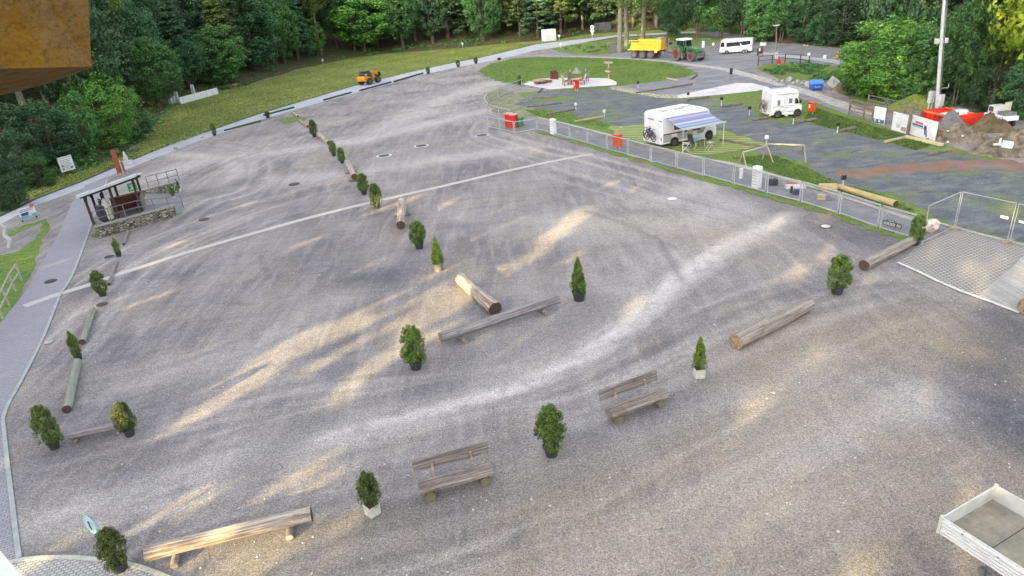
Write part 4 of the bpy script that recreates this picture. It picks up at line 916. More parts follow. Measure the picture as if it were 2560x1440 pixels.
b = flat(1248, 150); o = empty('plant_tub', (*b, 0), 0.2, 'empty low black tub at the road edge', 'plant tub')
MB().box((0, 0, 0.22), (0.62, 0.5, 0.44), taper=1.1).build('tub', BLK, o, bev=0.03); MB().box((0, 0, 0.445), (0.56, 0.44, 0.02)).build('soil', SOIL, o)
# the disc sign behind the nearest conifer
b = flat(262, 1388); o = empty('disc_sign', (*b, 0), R(-30), 'pale blue octagonal sign plate behind the nearest bushy conifer', 'sign')
MB().cyl((0, 0, 0), (0, 0, 1.3), 0.025, n=8).build('post', GREYM, o)
MB().cyl((0, -0.03, 1.12), (0, 0.0, 1.12), 0.30, n=8).build('plate', mat('pale_blue', (0.45, 0.66, 0.70), (0.38, 0.58, 0.62), 3, 0.5), o)
MB().box((0, -0.035, 1.12), (0.05, 0.01, 0.3)).build('bar', BLK, o)
# label on the white planter
for p_ in [x for x in C.objects if x.get('label', '').startswith('slim pointed')]:
    MB().box((-0.14, -0.262, 0.46), (0.10, 0.008, 0.045)).build('plaque', BLK, p_)

# ---- logs
def log(a, b, d_px, label, m, endm=LOG_END, group='logs and beams dividing the gravel lot', billets=None, z0=0.0, bumpy=0.05, bend=0.0, name='log', seed=0, d_end=1.0, n=16):
    A = flat(*a); B = flat(*b); L = np.linalg.norm(B - A); y = yaw(A, B); r = d_px / ppm((A + B) / 2) / 2
    q = random.Random(seed + int(a[0])); N = max(6, int(L / 0.35)); vs = []; fs = []
    lift = (r * 0.9 if billets else 0) + z0
    for i in range(N + 1):
        t = i / N; rr = r * (1 + (d_end - 1) * t); off = bend * math.sin(math.pi * t) * L
        for j in range(n):
            an = 2 * math.pi * j / n; k = rr * (1 + q.uniform(-bumpy, bumpy) + bumpy * 0.6 * math.sin(3 * an + t * 5))
            vs.append((t * L - L / 2, off + math.cos(an) * k, lift + r + math.sin(an) * k))
    for i in range(N):
        for j in range(n): fs.append((i * n + j, i * n + (j + 1) % n, (i + 1) * n + (j + 1) % n, (i + 1) * n + j))
    c = (A + B) / 2; o = empty(name, (*c, 0), y, label, 'log', group)
    mb = MB().add(vs, fs); mb.build('shaft', m, o, smooth=True)
    for e, nm in ((0, 'cut_end'), (N, 'cut_end')):
        ring = vs[e * n:(e + 1) * n]; dx = -0.004 if e == 0 else 0.004
        mesh_obj(nm, [(v[0] + dx, v[1], v[2]) for v in ring], [tuple(range(n)) if e else tuple(range(n - 1, -1, -1))], endm, o)
    if billets:
        for t in billets:
            MB().cyl((t * L - L / 2, -r * 1.9, r * 0.48), (t * L - L / 2, r * 1.9, r * 0.48), r * 0.5, n=10).build('billet', LOG_BARK, o, smooth=True)
    return o
log((376, 1412), (786, 1312), 37, 'thick pale sunlit log along the bottom left of the lot', LOG_PALE, billets=(0.16, 0.85), bend=0.012)
log((1104, 866), (1396, 768), 25, 'long straight grey beam crossing the end of the pale peeling log', LOG_GREY, LOG_ENDP, billets=(0.16, 0.85), bumpy=0.03)
log((1154, 712), (1240, 788), 33, 'pale log with peeling bark meeting the long grey beam', LOG_PALE, bumpy=0.09, n=18)
log((1838, 872), (2020, 776), 40, 'thick furrowed barky log left of the round conifer', LOG_BARK, LOG_ENDP, bumpy=0.08, n=18, d_end=0.85)
log((2158, 676), (2280, 612), 26, 'dark brown log running towards the fence end conifer', LOG_BARK, LOG_END, bumpy=0.05, d_end=0.9)
log((1005, 583), (1008, 522), 21, 'short pale log just below the sett line', LOG_PALE, LOG_END, billets=(0.7,), bumpy=0.04)
log((889, 456), (871, 419), 15, 'pale log above the pair of conifers on the sett line', LOG_PALE, LOG_END, billets=(0.1, 0.6))
log((824, 367), (797, 342), 10, 'pale thin log between the farthest conifer and the small pair', LOG_PALE, LOG_END, billets=(0.85,))
log((770, 319), (750, 304), 6, 'small pale log left of the farthest conifer', LOG_PALE, LOG_END)
log((745, 293), (731, 283), 5, 'tiny pale log at the weedy patch near the road', LOG_PALE, LOG_END)
log((178, 1104), (312, 1074), 17, 'flat grey split beam between two conifers on the left', LOG_GREY, LOG_ENDP, billets=(0.12, 0.9), bumpy=0.06)
log((171, 1032), (197, 912), 20, 'smooth greenish grey pole on the left side of the lot', LOG_GREEN, LOG_END, bumpy=0.02)
log((208, 862), (235, 780), 15, 'mottled greenish pole above the flame shaped conifer', LOG_GREEN, LOG_END, bumpy=0.04)
log((274, 714), (291, 660), 8, 'grey pole crossing the sett line at its left end', LOG_GREY, LOG_END)
log((310, 613), (321, 581), 6, 'short grey pole right of the thin dark conifer', LOG_GREY, LOG_END)
log((299, 460), (311, 442), 5, 'grey pole behind the kiosk roof', LOG_GREY, LOG_END)
G3 = 'low beams lying along the road edge'
for a, b_, lb in (((985, 206), (1057, 185), 'dark edge beam nearest the end of the road row'), ((900, 228), (978, 207), 'dark edge beam beside the yellow loader'), ((810, 252), (878, 233), 'dark edge beam left of the yellow loader'), ((660, 290), (735, 270), 'edge beam right of the roadside shrub by the pale logs'), ((562, 328), (652, 304), 'edge beam left of the roadside shrub by the pale logs')):
    log(a, b_, 4.2, lb, mat('tarred_wood', (0.085, 0.10, 0.07), (0.05, 0.062, 0.045), 5, 0.9), LOG_END, G3, n=8, name='edge_beam')
# rotten stump end at the right edge
b = flat(2562, 788); o = empty('rotten_log', (*b, 0), R(25), 'thick rotten log end with mossy bark at the right picture edge', 'log')
MB().cyl((0, 0, 0.36), (2.4, 0, 0.36), 0.34, 0.38, 20).build('shaft', wood_mat('mossy_bark', (0.22, 0.15, 0.10), (0.12, 0.08, 0.055), (0.22, 0.24, 0.05)), o, smooth=True)
MB().cyl((-0.006, 0, 0.36), (-0.002, 0, 0.36), 0.33, n=20).build('cut_end', LOG_ENDP, o)

# ---- benches
def bench(A, B, label, rough_=0.02):
    a = flat(*A); b = flat(*B); L = np.linalg.norm(b - a); y = yaw(a, b); c = (a + b) / 2
    o = empty('log_bench', (*c, 0), y, label, 'bench', 'split log benches')
    q = random.Random(int(A[0])); N = 18
    def plank(y0, z0, w_, t_, tilt=0.0, jig=0.03, length=L, round_=True):
        vs = []; fs = []; prof = [(-.5, .0), (-.5, .55), (-.38, .95), (0, 1.0), (.38, .95), (.5, .55), (.5, 0), (.25, -.35), (-.25, -.35)] if round_ else [(-.5, -.5), (-.5, .5), (.5, .5), (.5, -.5)]
        n = len(prof)
        for i in range(N + 1):
            t = i / N; e = 1 if 0 < i < N or not round_ else 0.97
            for k, (u, v) in enumerate(prof):
                uu = u * w_ * e * (1 + q.uniform(-jig, jig)); vv = v * t_ * (1 + q.uniform(-jig, jig))
                vs.append((t * length - length / 2, y0 + uu * math.cos(tilt) - vv * math.sin(tilt), z0 + uu * math.sin(tilt) + vv * math.cos(tilt)))
        for i in range(N):
            for k in range(n): fs.append((i * n + k, i * n + (k + 1) % n, (i + 1) * n + (k + 1) % n, (i + 1) * n + k))
        fs += [tuple(range(n)), tuple(range(N * n + n - 1, N * n - 1, -1))]
        return MB().add(vs, fs)
    plank(0, 0.34, 0.52, 0.15, 0, 0.05).build('seat', BENCHW, o, smooth=True)
    plank(0.47, 0.83, 0.40, 0.075, R(78), 0.06, L * 1.04, False).build('backrest', BENCHD, o, bev=0.02)
    for s in (-1, 1):
        MB().cyl((s * L * 0.27, 0.20, 0.38), (s * L * 0.27, 0.42, 0.88), 0.05, 0.045, 8).build('backrest_post', DARKW if False else LOG_BARK, o, smooth=True)
        MB().cyl((s * L * 0.38, -0.24, 0.15), (s * L * 0.38, 0.24, 0.15), 0.155, n=14).build('leg', mat('mossy_block', (0.21, 0.19, 0.12), (0.13, 0.125, 0.08), 6, 1.0), o, smooth=True)
    return o
bench((1052, 1245), (1232, 1196), 'weathered split log bench with dark backrest, nearest the bottom of the lot')
bench((1522, 1058), (1660, 1004), 'weathered split log bench with mottled backrest, nearer the white planter with the pointed conifer')

# ---- manholes
def manhole(px_, rpx, label, ring=None, lid=(0.05, 0.05, 0.06), off=(0, 0)):
    c = flat(*px_); r = rpx / ppm(c)
    o = empty('manhole', (*c, 0), random.uniform(0, 3), label, 'manhole', 'manholes in the lot')
    z = 0.024
    if ring: MB().lathe([(r * 1.0, z), (r * 1.32, z), (r * 1.32, z + 0.012), (r * 1.0, z + 0.012)], 32).build('ring', mat(f'ring_{ring[0]:.2f}', ring, tuple(x * .8 for x in ring), 6), o)
    MB().lathe([(0.01, z + .004), (r, z + .004), (r, z + 0.02), (r * .93, z + 0.024), (0.01, z + 0.024)], 32).build('lid', mat(f'lid_{lid[0]:.2f}', lid, tuple(x * .7 for x in lid), 9, 0.6), o)
    return o
manhole((960, 390), 14.5, 'dark manhole lid in a broad bright white ring in the upper lot', (0.70, 0.69, 0.66))
manhole((1053, 365), 14, 'dark manhole lid in a white ring right of the largest ringed one', (0.62, 0.6, 0.6))
manhole((1205, 339), 14, 'dark manhole lid near the corner of the fence', (0.55, 0.54, 0.53))
manhole((736, 461), 14, 'plain dark manhole lid left of the middle conifer row')
manhole((510, 549), 13, 'plain dark manhole lid right of the kiosk', lid=(0.075, 0.07, 0.075))
manhole((273, 643), 12, 'dark manhole lid in a grey ring left of the thin conifer', (0.36, 0.36, 0.37))
manhole((255, 762), 13, 'dark manhole lid below the bushy conifer on the sett line')
manhole((127, 704), 14, 'dark manhole lid in the paved path')
manhole((232, 682), 7.5, 'small pale inspection cover left of the sett line end', lid=(0.42, 0.42, 0.42))
manhole((122, 857), 10, 'small pale cover on the gravel beside the paved path', lid=(0.45, 0.44, 0.45))
manhole((1680, 498), 12, 'round white cover in the middle of the right lot', lid=(0.75, 0.74, 0.72))
manhole((2064, 567), 11, 'white centred cover with a dark rim near the fence', (0.11, 0.10, 0.10), lid=(0.66, 0.62, 0.55))
# ================================================================== FENCES
WIRE = mat('wire', (0.20, 0.21, 0.22), (0.15, 0.16, 0.17), 3, 0.5, metal=0.3)
def wire_mesh(L, z0, z1, step, th, diag=False):
    mb = MB()
    def q(a, b):
        d = Vector(b) - Vector(a); n_ = Vector((d.z, 0, -d.x)).normalized() * th / 2
        mb.add([Vector(a) + n_, Vector(b) + n_, Vector(b) - n_, Vector(a) - n_], [(0, 1, 2, 3)])
    if not diag:
        for x in np.arange(step / 2, L, step): q((x, 0, z0), (x, 0, z1))
        for z in np.arange(z0 + step / 2, z1, step): q((0, 0, z), (L, 0, z))
    else:
        H = z1 - z0
        for x in np.arange(-H, L, step):
            a = max(x, 0); e = min(x + H, L); q((a, 0, z0 + a - x), (e, 0, z0 + e - x)); q((a, 0, z1 - (a - x)), (e, 0, z1 - (e - x)))
    return mb
def panel_fence(pts, H, label, name='mesh_fence', rail=0.045, two=True, shift=0.12, group=None):
    o = empty(name, (*pts[0], 0), 0, label, 'fence', group); P = [np.array(p) - np.array(pts[0]) for p in pts]
    for a, b in zip(P[:-1], P[1:]):
        L = np.linalg.norm(b - a); y = yaw(a, b)
        s = wire_mesh(L - 0.2, 0.14, H - 0.04, 0.17, 0.0075, True).build('wire_mesh', WIRE, o); s.location = (a[0] + math.cos(y) * 0.1, a[1] + math.sin(y) * 0.1, 0); s.rotation_euler = (0, 0, y)
        for z, nm in ((0.12, 'bottom_rail'), (H, 'top_rail')):
            f = MB().box((L / 2, 0, z), (L - 0.16, rail * 1.4, rail * 1.4)).build(nm, STEEL, o); f.location = (a[0], a[1], 0); f.rotation_euler = (0, 0, y)
        for xx in ((0.09, L - 0.09) if two else (0.0,)):
            p = MB().cyl((xx, 0, 0), (xx, 0, H + 0.03), 0.04, n=8).build('post', STEEL, o); p.location = (a[0], a[1], 0); p.rotation_euler = (0, 0, y)
    return o
posts_px = [(1344, 325), (1383, 335), (1424, 347), (1469, 360), (1517, 375), (1570, 389), (1627, 405), (1691, 422), (1758, 440), (1833, 461), (1915, 484), (2001, 507), (2096, 536), (2196, 572), (2290, 601)]
panel_fence(W(*posts_px), 1.32, 'long grey metal mesh fence between gravel lot and campsite')
panel_fence(W((1220, 319), (1250, 325), (1286, 334)), 1.15, 'short mesh fence in front of the red bins', two=True)
panel_fence(W((1286, 334), (1344, 325)), 1.15, 'open mesh gate joining the short fence to the long one', name='mesh_gate')
panel_fence(W(*smooth_line([(1305, 221), (1272, 233), (1245, 245), (1220, 256), (1213, 270), (1220, 286), (1248, 297), (1279, 304)], 1)), 1.25, 'curved mesh fence around the end of the campsite', two=False)
# temporary fence panels on feet
PB = W((2303, 612), (2385, 573), (2520, 608), (2640, 640))
for (a, b), lb, fm in zip(zip(PB[:-1], PB[1:]), ('temporary wire fence panel behind the fence end conifer', 'temporary wire fence panel in the middle, along the paver field', 'temporary wire fence panel running out of the right edge'), (GREYM, GREYM, LOG_ENDP)):
    L = np.linalg.norm(b - a); y = yaw(a, b); o = empty('site_fence_panel', (*a, 0), y, lb, 'fence panel', 'temporary fence panels'); H = 2.05
    f = MB().tube([(0.06, 0, 0.02), (0.06, 0, H), (L - 0.06, 0, H), (L - 0.06, 0, 0.02)], 0.02, 8); f.cyl((0.06, 0, 0.15), (L - .06, 0, 0.15), 0.016); f.build('frame', STEEL, o)
    w_ = wire_mesh(L - 0.12, 0.16, H, 0.18, 0.005); w_.build('wire_mesh', WIRE, o).location = (0.06, 0, 0)
    MB().box((L - 0.02, 0, 0.08), (0.26, 0.62, 0.15)).build('foot', mat('concrete_foot', (0.38, 0.31, 0.22), (0.26, 0.22, 0.17), 6), o, bev=0.02)
    if lb.startswith('temporary wire fence panel in'): MB().box((L - 0.42, -0.03, 1.25), (0.36, 0.012, 0.13)).build('plate', WHITE, o)
    if 'right edge' in lb: MB().box((0.42, -0.03, 1.22), (0.36, 0.012, 0.13)).build('plate', WHITE, o)
# plate hung on the fence, pale block lettering
a, b = flat(2208, 578), flat(2250, 589); c = (a + b) / 2; y = yaw(a, b); o = empty('fence_plate', (c[0], c[1] , 0.52), y, 'black cut out name plate with pale letters hung on the fence beside the conifer', 'sign')
MB().box((0, -0.07, 0), (1.0, 0.012, 0.24)).box((-0.1, -0.069, 0.15), (0.42, 0.012, 0.10)).build('plate', BLK, o)
LET = MB(); x = -0.44
for wch in (0.07, 0.05, 0.05, 0.07, 0.05, 0.07, 0.05, 0.05, 0.0, 0.06, 0.05, 0.06):
    if wch:
        LET.box((x, -0.085, 0.0), (0.018, 0.01, 0.15)); LET.box((x + wch * .45, -0.085, 0.066), (wch * .7, 0.01, 0.018)); LET.box((x + wch * .45, -0.085, -0.066), (wch * .7, 0.01, 0.018)); LET.box((x + wch * .45, -0.085, 0.0), (wch * .6, 0.01, 0.016))
    x += (wch or 0.045) + 0.022
for i in range(5): LET.box((-0.24 + i * 0.07, -0.085, 0.155), (0.035, 0.01, 0.045))
LET.build('letters', WHITE, o)

# wooden fences
def rail_fence(pts, H, label, rails=3, pr=0.05, m=DARKW, group=None, ht=0.07, name='wooden_fence'):
    o = empty(name, (*pts[0], 0), 0, label, 'fence', group); P = [np.array(p) - np.array(pts[0]) for p in pts]
    for p in P: MB().box((p[0], p[1], H / 2 - .05), (pr * 2, pr * 2, H + .1), rz=0.3).build('post', m, o)
    for a, b in zip(P[:-1], P[1:]):
        L = np.linalg.norm(b - a); y = yaw(a, b)
        for k in range(rails):
            z = H * (1 - k * 0.9 / rails) - 0.06
            MB().box(((a[0] + b[0]) / 2, (a[1] + b[1]) / 2, z), (L, 0.05, ht), rz=y).build('rail', m, o)
    return o
GRW = mat('weathered_wood', (0.24, 0.20, 0.16), (0.14, 0.115, 0.095), 4, 0.9, stretch=(1, 1, 0.5))
rail_fence(W((2122, 288), (2158, 297), (2180, 302), (2210, 309)), 1.5, 'brown plank rail fence left of the blue footed poster', 4, 0.06, GRW, ht=0.13)
rail_fence(W((2168, 272), (2215, 284), (2260, 292), (2300, 303)), 1.35, 'rail fence behind the white posters', 3, 0.05, GRW)
rail_fence(W((1895, 164), (1930, 160), (1962, 158), (2000, 160), (2022, 163)), 1.3, 'dark two rail fence on top of the bank by the red bin', 2, 0.05, DARKW)
rail_fence(W((-40, 880), (8, 798), (24, 765), (40, 728), (56, 702)), 1.1, 'grey wooden rail fence at the left picture edge', 2, 0.04, mat('grey_wood', (0.42, 0.40, 0.36), (0.30, 0.29, 0.26), 4, 0.9))
# horizontal bar frame (wooden) on the camp grass
o = empty('climbing_frame', (*flat(1918, 408), 0), 0, 'angled timber rail on crossed legs standing on the camp grass', 'climbing frame'); O = flat(1918, 408)
def LP(px_, z): p = flat(*px_, z); return (p[0] - O[0], p[1] - O[1], z)
T = mat('peeled_timber', (0.50, 0.44, 0.32), (0.34, 0.30, 0.23), 5, 0.9)
k1, k2, k3 = LP((1857, 381), 1.15), LP((1918, 364), 1.25), LP((2010, 363), 1.35)
MB().cyl(k1, k2, 0.06, n=10).build('cross_beam', T, o); MB().cyl((k2[0], k2[1], k2[2] + .13), k3, 0.06, n=10).build('cross_beam', T, o)
for k, ft in ((k1, (1845, 412)), (k1, (1868, 424)), (k2, (1905, 400)), (k2, (1933, 407)), (k3, (2015, 408)), (k3, (2003, 384))):
    e = LP(ft, 0.0); MB().cyl(k, e, 0.045, n=8).build('leg', T, o)

# ================================================================== VEHICLES
def wheel(mb_name, x, y, r, w_, rimm, parent, tm=None, side=1):
    t = MB().lathe([(r * .55, -w_ / 2), (r * .93, -w_ / 2), (r, -w_ * .35), (r, w_ * .35), (r * .93, w_ / 2), (r * .55, w_ / 2)], 24, (x, y, r), 'y').build(mb_name, tm or RUB, parent, smooth=True)
    rm = MB()
    for s in (-1, 1): rm.lathe([(0.01, s * w_ * .36), (r * .22, s * w_ * .36), (r * .25, s * w_ * .30), (r * .52, s * w_ * .34), (r * .58, s * w_ * .50)], 20, (x, y, r), 'y')
    rm.build('rim', rimm, t, smooth=True); return t
RIMG = mat('steel_rim', (0.42, 0.42, 0.44), (0.32, 0.32, 0.34), 5, 0.4, metal=0.4)
def motorhome(near_rear, near_front, far_rear, H, label, style):
    a, b, c = flat(*near_rear), flat(*near_front), flat(*far_rear)
    L = np.linalg.norm(b - a); y = yaw(a, b); Wd = abs((c - a) @ np.array([-math.sin(y), math.cos(y)])); Wd = min(max(Wd, 2.0), 2.7)
    o = empty('motorhome', (*a, 0), y, label, 'motorhome', 'motorhomes')    # x forward, near side at y=0, far side at y=Wd
    g = 0.32 * H / 2.8
    pr = [(0, g), (0, .93 * H), (.02 * L, .975 * H), (.06 * L, H), (.55 * L, 1.01 * H), (.68 * L, 1.02 * H), (.78 * L, .985 * H), (.845 * L, .90 * H), (.865 * L, .78 * H), (.84 * L, .715 * H), (.925 * L, .475 * H), (.985 * L, .43 * H), (L, .33 * H), (L, g * .8), (.8 * L, g * .7), (.3 * L, g)]
    MB().prism(pr, 0.0, Wd).build('body', WHITE, o, bev=0.05)
    wr = 0.125 * H
    for xx in (.22 * L, .86 * L):
        for yy in (0.10, Wd - 0.10):
            wheel('wheel', xx, yy, wr, 0.22, RIMG, o)
        MB().lathe([(wr * 1.22, -0.012), (wr * 1.22, 0.01), (0.01, 0.01), (0.01, -0.012)], 20, (xx, -0.004, wr * 1.08), 'y').build('wheel_arch', BLK, o)
        wheel('wheel', xx, -0.06 + 0.0, wr * .98, 0.12, RIMG, o)
    # windscreen and cab window
    dx, dz = .085 * L, .24 * H; an = math.atan2(dz, dx)
    MB().box((.8825 * L + .012, Wd / 2, .595 * H), (math.hypot(dx, dz) * .86, Wd * .84, 0.03), ry=an).build('windscreen', GLASS, o)
    MB().prism([(.745 * L, .48 * H), (.745 * L, .68 * H), (.815 * L, .68 * H), (.885 * L, .48 * H)], -0.012, 0.0).build('cab_window', GLASS, o)
    wf = mat('window_frame', (0.09, 0.09, 0.10)); cur = mat('window_curtained', (0.20, 0.20, 0.27), (0.14, 0.14, 0.20), 3, 0.2)
    MB().box((.76 * L, -0.10, .56 * H), (0.05, 0.2, 0.26)).box((.9 * L, -0.16, .56 * H), (0.12, 0.2, 0.32)).build('mirror', BLK, o)
    MB().box((.94 * L, 0.28, .36 * H), (.05 * L, 0.3, 0.16), ry=0.3).build('headlight', ALU, o)
    if style == 'awning':
        for xs_, ws in ((.285 * L, .15 * L),):
            f = MB().box((xs_, -0.012, .60 * H), (ws, 0.03, .22 * H)).build('window', wf, o, bev=0.02); MB().box((xs_, -0.03, .60 * H), (ws * .82, 0.012, .18 * H)).build('pane', cur, f)
        MB().box((.62 * L, -0.01, .56 * H), (.06 * L, 0.02, .16 * H)).build('window', GLASS, o)
        MB().box((.50 * L, -0.012, .52 * H), (.10 * L, 0.03, .70 * H)).build('door', mat('door_cream', (0.60, 0.54, 0.36), (0.52, 0.46, 0.3), 2), o, bev=0.02)
        MB().box((.30 * L, -0.008, .40 * H), (.56 * L, 0.02, .035 * H)).box((.55 * L, -0.008, .385 * H), (.28 * L, 0.02, .05 * H)).build('stripe', mat('stripe_brown', (0.16, 0.09, 0.085)), o)
        MB().prism([(.02 * L, g + .12), (.02 * L, .385 * H), (.17 * L, .385 * H), (.17 * L, .2 * H), (.17 * L, g + .12)], -0.006, 0.0).build('skirt_panel', mat('skirt_grey', (0.40, 0.39, 0.40)), o); MB().prism([(.27 * L, g + .14), (.27 * L, .385 * H), (.44 * L, .37 * H), (.44 * L, g + .14)], -0.006, 0).build('skirt_panel', mat('skirt_grey', (0.40, 0.39, 0.40)), o)
        MB().prism([(.64 * L, .25 * H), (.66 * L, .62 * H), (.73 * L, .66 * H), (.79 * L, .40 * H), (.75 * L, .25 * H)], -0.005, 0).build('side_graphic', mat('graphic_grey', (0.33, 0.34, 0.38)), o)
        # rear: lamp cluster, plate, dark swirl graphic, shaded lower panel
        MB().box((-0.006, Wd * .62, .80 * H), (0.012, Wd * .34, .045 * H)).box((-0.006, Wd * .10, .79 * H), (0.012, Wd * .16, .04 * H)).build('lettering', mat('lettering_grey', (0.30, 0.31, 0.33)), o)
        MB().box((-0.03, Wd * .48, g + .14), (0.05, 0.52, 0.11)).build('number_plate', mat('plate_rear', (0.34, 0.22, 0.14)), o)
        MB().box((-0.05, Wd / 2, g + .12), (0.12, Wd * .98, 0.26)).build('bumper', WHITE, o, bev=0.04)
        MB().box((-0.012, 0.12, g + .45), (0.02, 0.12, 0.3)).build('tail_light', REDP, o); MB().box((-0.012, Wd - 0.12, g + .45), (0.02, 0.12, 0.3)).build('tail_light', REDP, o)
        # awning
        aw = MB(); x0, x1 = .06 * L, .80 * L; D = 2.25; z0, z1 = .90 * H, .66 * H; NS = 9
        stripe = []
        cols = [(0.26, 0.26, 0.43), (0.36, 0.38, 0.54), (0.25, 0.26, 0.42), (0.21, 0.23, 0.36), (0.44, 0.48, 0.60), (0.25, 0.28, 0.43), (0.31, 0.36, 0.50), (0.18, 0.24, 0.36), (0.34, 0.42, 0.50)]
        par = None
        for i in range(NS):
            t0, t1 = i / NS, (i + 1) / NS; f_ = lambda t: (-D * t, z0 + (z1 - z0) * t - 0.10 * math.sin(math.pi * t))
            (ya, za), (yb, zb) = f_(t0), f_(t1)
            q_ = MB().add([(x0, ya, za), (x1, ya, za), (x1, yb, zb), (x0, yb, zb), (x0, ya, za - .012), (x1, ya, za - .012), (x1, yb, zb - .012), (x0, yb, zb - .012)], [(0, 1, 2, 3), (7, 6, 5, 4), (0, 4, 5, 1), (2, 6, 7, 3), (0, 3, 7, 4), (1, 5, 6, 2)])
            mt = mat(f'awning_{i}', cols[i], tuple(v * .93 for v in cols[i]), 2, 0.8)
            if par is None: par = q_.build('awning', mt, o)
            else: q_.build('awning_stripe', mt, par)
        MB().box(((x0 + x1) / 2, -D - .03, z1 - .02), (x1 - x0 + .3, 0.08, 0.11)).build('front_bar', OFFW, par)
        MB().box(((x0 + x1) / 2, -.06, z0 + .04), (x1 - x0 + .1, 0.14, 0.14)).build('awning_case', WHITE, o)
        for xx in (x0 + .05, x1 - .02): MB().cyl((xx, -D, 0), (xx, -D, z1), 0.025, n=8).build('awning_leg', WHITE, par)
    if style == 'plain':
        for xs_, zz, ws, hs in ((.22 * L, .56 * H, .095 * L, .21 * H), (.60 * L, .60 * H, .12 * L, .19 * H)):
            f = MB().box((xs_, -0.012, zz), (ws, 0.03, hs)).build('window', mat('window_frame_pale', (0.5, 0.5, 0.52)), o, bev=0.02); MB().box((xs_, -0.03, zz), (ws * .86, 0.012, hs * .88)).build('pane', cur, f)
        MB().box((.45 * L, -0.008, .50 * H), (.13 * L, 0.016, .62 * H)).build('door', mat('door_white', (0.68, 0.69, 0.71)), o, bev=0.01)
        MB().box((.38 * L, -0.006, .42 * H), (.72 * L, 0.014, .02 * H)).box((.42 * L, -0.006, .215 * H), (.60 * L, 0.014, .03 * H)).build('stripe', mat('stripe_grey', (0.28, 0.32, 0.36)), o)
        sw = MB()
        for k_, (cx_, r_, a0, a1) in enumerate(((.05, .18, -10, 80), (.42, .30, 60, 130), (.3, .16, 40, 130))):
            p_ = [(cx_ * L + r_ * L * math.cos(R(a)), -0.012, .20 * H + r_ * .6 * H * math.sin(R(a))) for a in np.linspace(a0, a1, 9)]; sw.tube(p_, 0.018, 4)
        sw.build('swirl_graphic', mat('graphic_grey', (0.33, 0.34, 0.38)), o)
        MB().box((.46 * L, -.07, .90 * H), (.60 * L, 0.14, 0.13)).build('awning_case', WHITE, o, bev=0.02)
        MB().box((-0.05, Wd / 2, g + .08), (0.14, Wd, 0.22)).build('bumper', WHITE, o, bev=0.04)
        MB().box((-0.13, 0.28, g + .08), (0.02, 0.4, 0.08)).build('tail_light', mat('tail_amber', (0.35, 0.12, 0.05)), o); MB().box((-0.13, Wd - 0.5, g + .08), (0.02, 0.4, 0.08)).build('tail_light', mat('tail_amber', (0.35, 0.12, 0.05)), o)
        MB().box((.5 * L, 0.0, g * .75), (.08 * L, .3, .18)).build('step', OFFW, o)
    hm = mat('roof_hatch', (0.42, 0.43, 0.44), (0.34, 0.35, 0.36), 3, 0.4)
    for xx, yy, sx, sy in ((.17 * L, Wd * .45, .5, .45), (.42 * L, Wd * .4, .9, .5), (.60 * L, Wd * .5, .8, .35)):
        MB().box((xx, yy, H * 1.0 + .05), (sx, sy, 0.09)).build('roof_hatch', hm, o, bev=0.02)
    if style == 'plain':
        MB().box((.30 * L, Wd * .66, H * 1.01 + .06), (1.1, .55, 0.04)).box((.52 * L, Wd * .66, H * 1.02 + .06), (1.1, .55, 0.04)).build('solar_panel', mat('solar_blue', (0.12, 0.12, 0.2), None, 2, 0.25), o)
    return o, L, Wd, y
RV1, L1, W1, Y1 = motorhome((1655, 372), (1790, 345), (1606, 360), 2.85, 'white motorhome with blue striped awning pulled out and two bicycles on its rear', 'awning')
RV2, L2, W2, Y2 = motorhome((1927, 297), (2003, 290), (1888, 287), 2.55, 'white motorhome with a covered bicycle load on its rear, beside the orange box', 'plain')
def bicycle(parent_o, x, y0, label, flip=1, zc=0.85, cm=(0.05, 0.03, 0.07)):
    M_ = parent_o.matrix_basis.copy(); M_ = Matrix.Translation(parent_o.location) @ Matrix.Rotation(parent_o.rotation_euler.z, 4, 'Z')
    p = M_ @ Vector((x, y0, 0)); o = empty('bicycle', (p.x, p.y, p.z), parent_o.rotation_euler.z + math.pi / 2 + (math.pi if flip < 0 else 0), label, 'bicycle', 'bicycles on motorhome racks')
    fm = mat(f'bike_{cm[0]:.2f}', cm, tuple(v * .7 for v in cm), 4, 0.4)
    for xx in (-.5, .5):
        t = MB(); pts_ = [(xx + .33 * math.cos(a), 0, zc + .33 * math.sin(a)) for a in np.linspace(0, 6.283, 21)]; t.tube(pts_, 0.028, 6); w_ = t.build('wheel', RUB, o)
        s = MB()
        for a in np.linspace(0, math.pi, 7)[:-1]: s.cyl((xx + .32 * math.cos(a), 0, zc + .32 * math.sin(a)), (xx - .32 * math.cos(a), 0, zc - .32 * math.sin(a)), 0.006, n=4)
        s.build('spokes', GREYM, w_)
    f = MB(); S_ = (-.12, 0, zc + .50); BB = (-.05, 0, zc - .05); HD = (.33, 0, zc + .45)
    for a, b_ in ((S_, BB), (BB, HD), (S_, HD), ((-.5, 0, zc), BB), ((-.5, 0, zc), S_), ((.5, 0, zc), HD), (HD, (.30, 0, zc + .6))): f.cyl(a, b_, 0.032, n=6)
    f.build('frame', fm, o); MB().cyl((.30, -.28, zc + .62), (.30, .28, zc + .62), 0.018, n=6).cyl((.30, -.28, zc + .62), (.16, -.30, zc + .60), .02, n=6).cyl((.30, .28, zc + .62), (.16, .30, zc + .60), .02, n=6).build('handlebar', BLK, o)
    MB().box((-.14, 0, zc + .58), (.26, .13, .07), taper=.8).build('saddle', BLK, o); return o
bicycle(RV1, -.30, W1 * .56, 'dark bicycle on the rack of the awning motorhome, inner one', 1, 1.0)
bicycle(RV1, -.48, W1 * .40, 'black bicycle on the rack of the awning motorhome, outer one', -1, .92, (0.03, 0.03, 0.035))
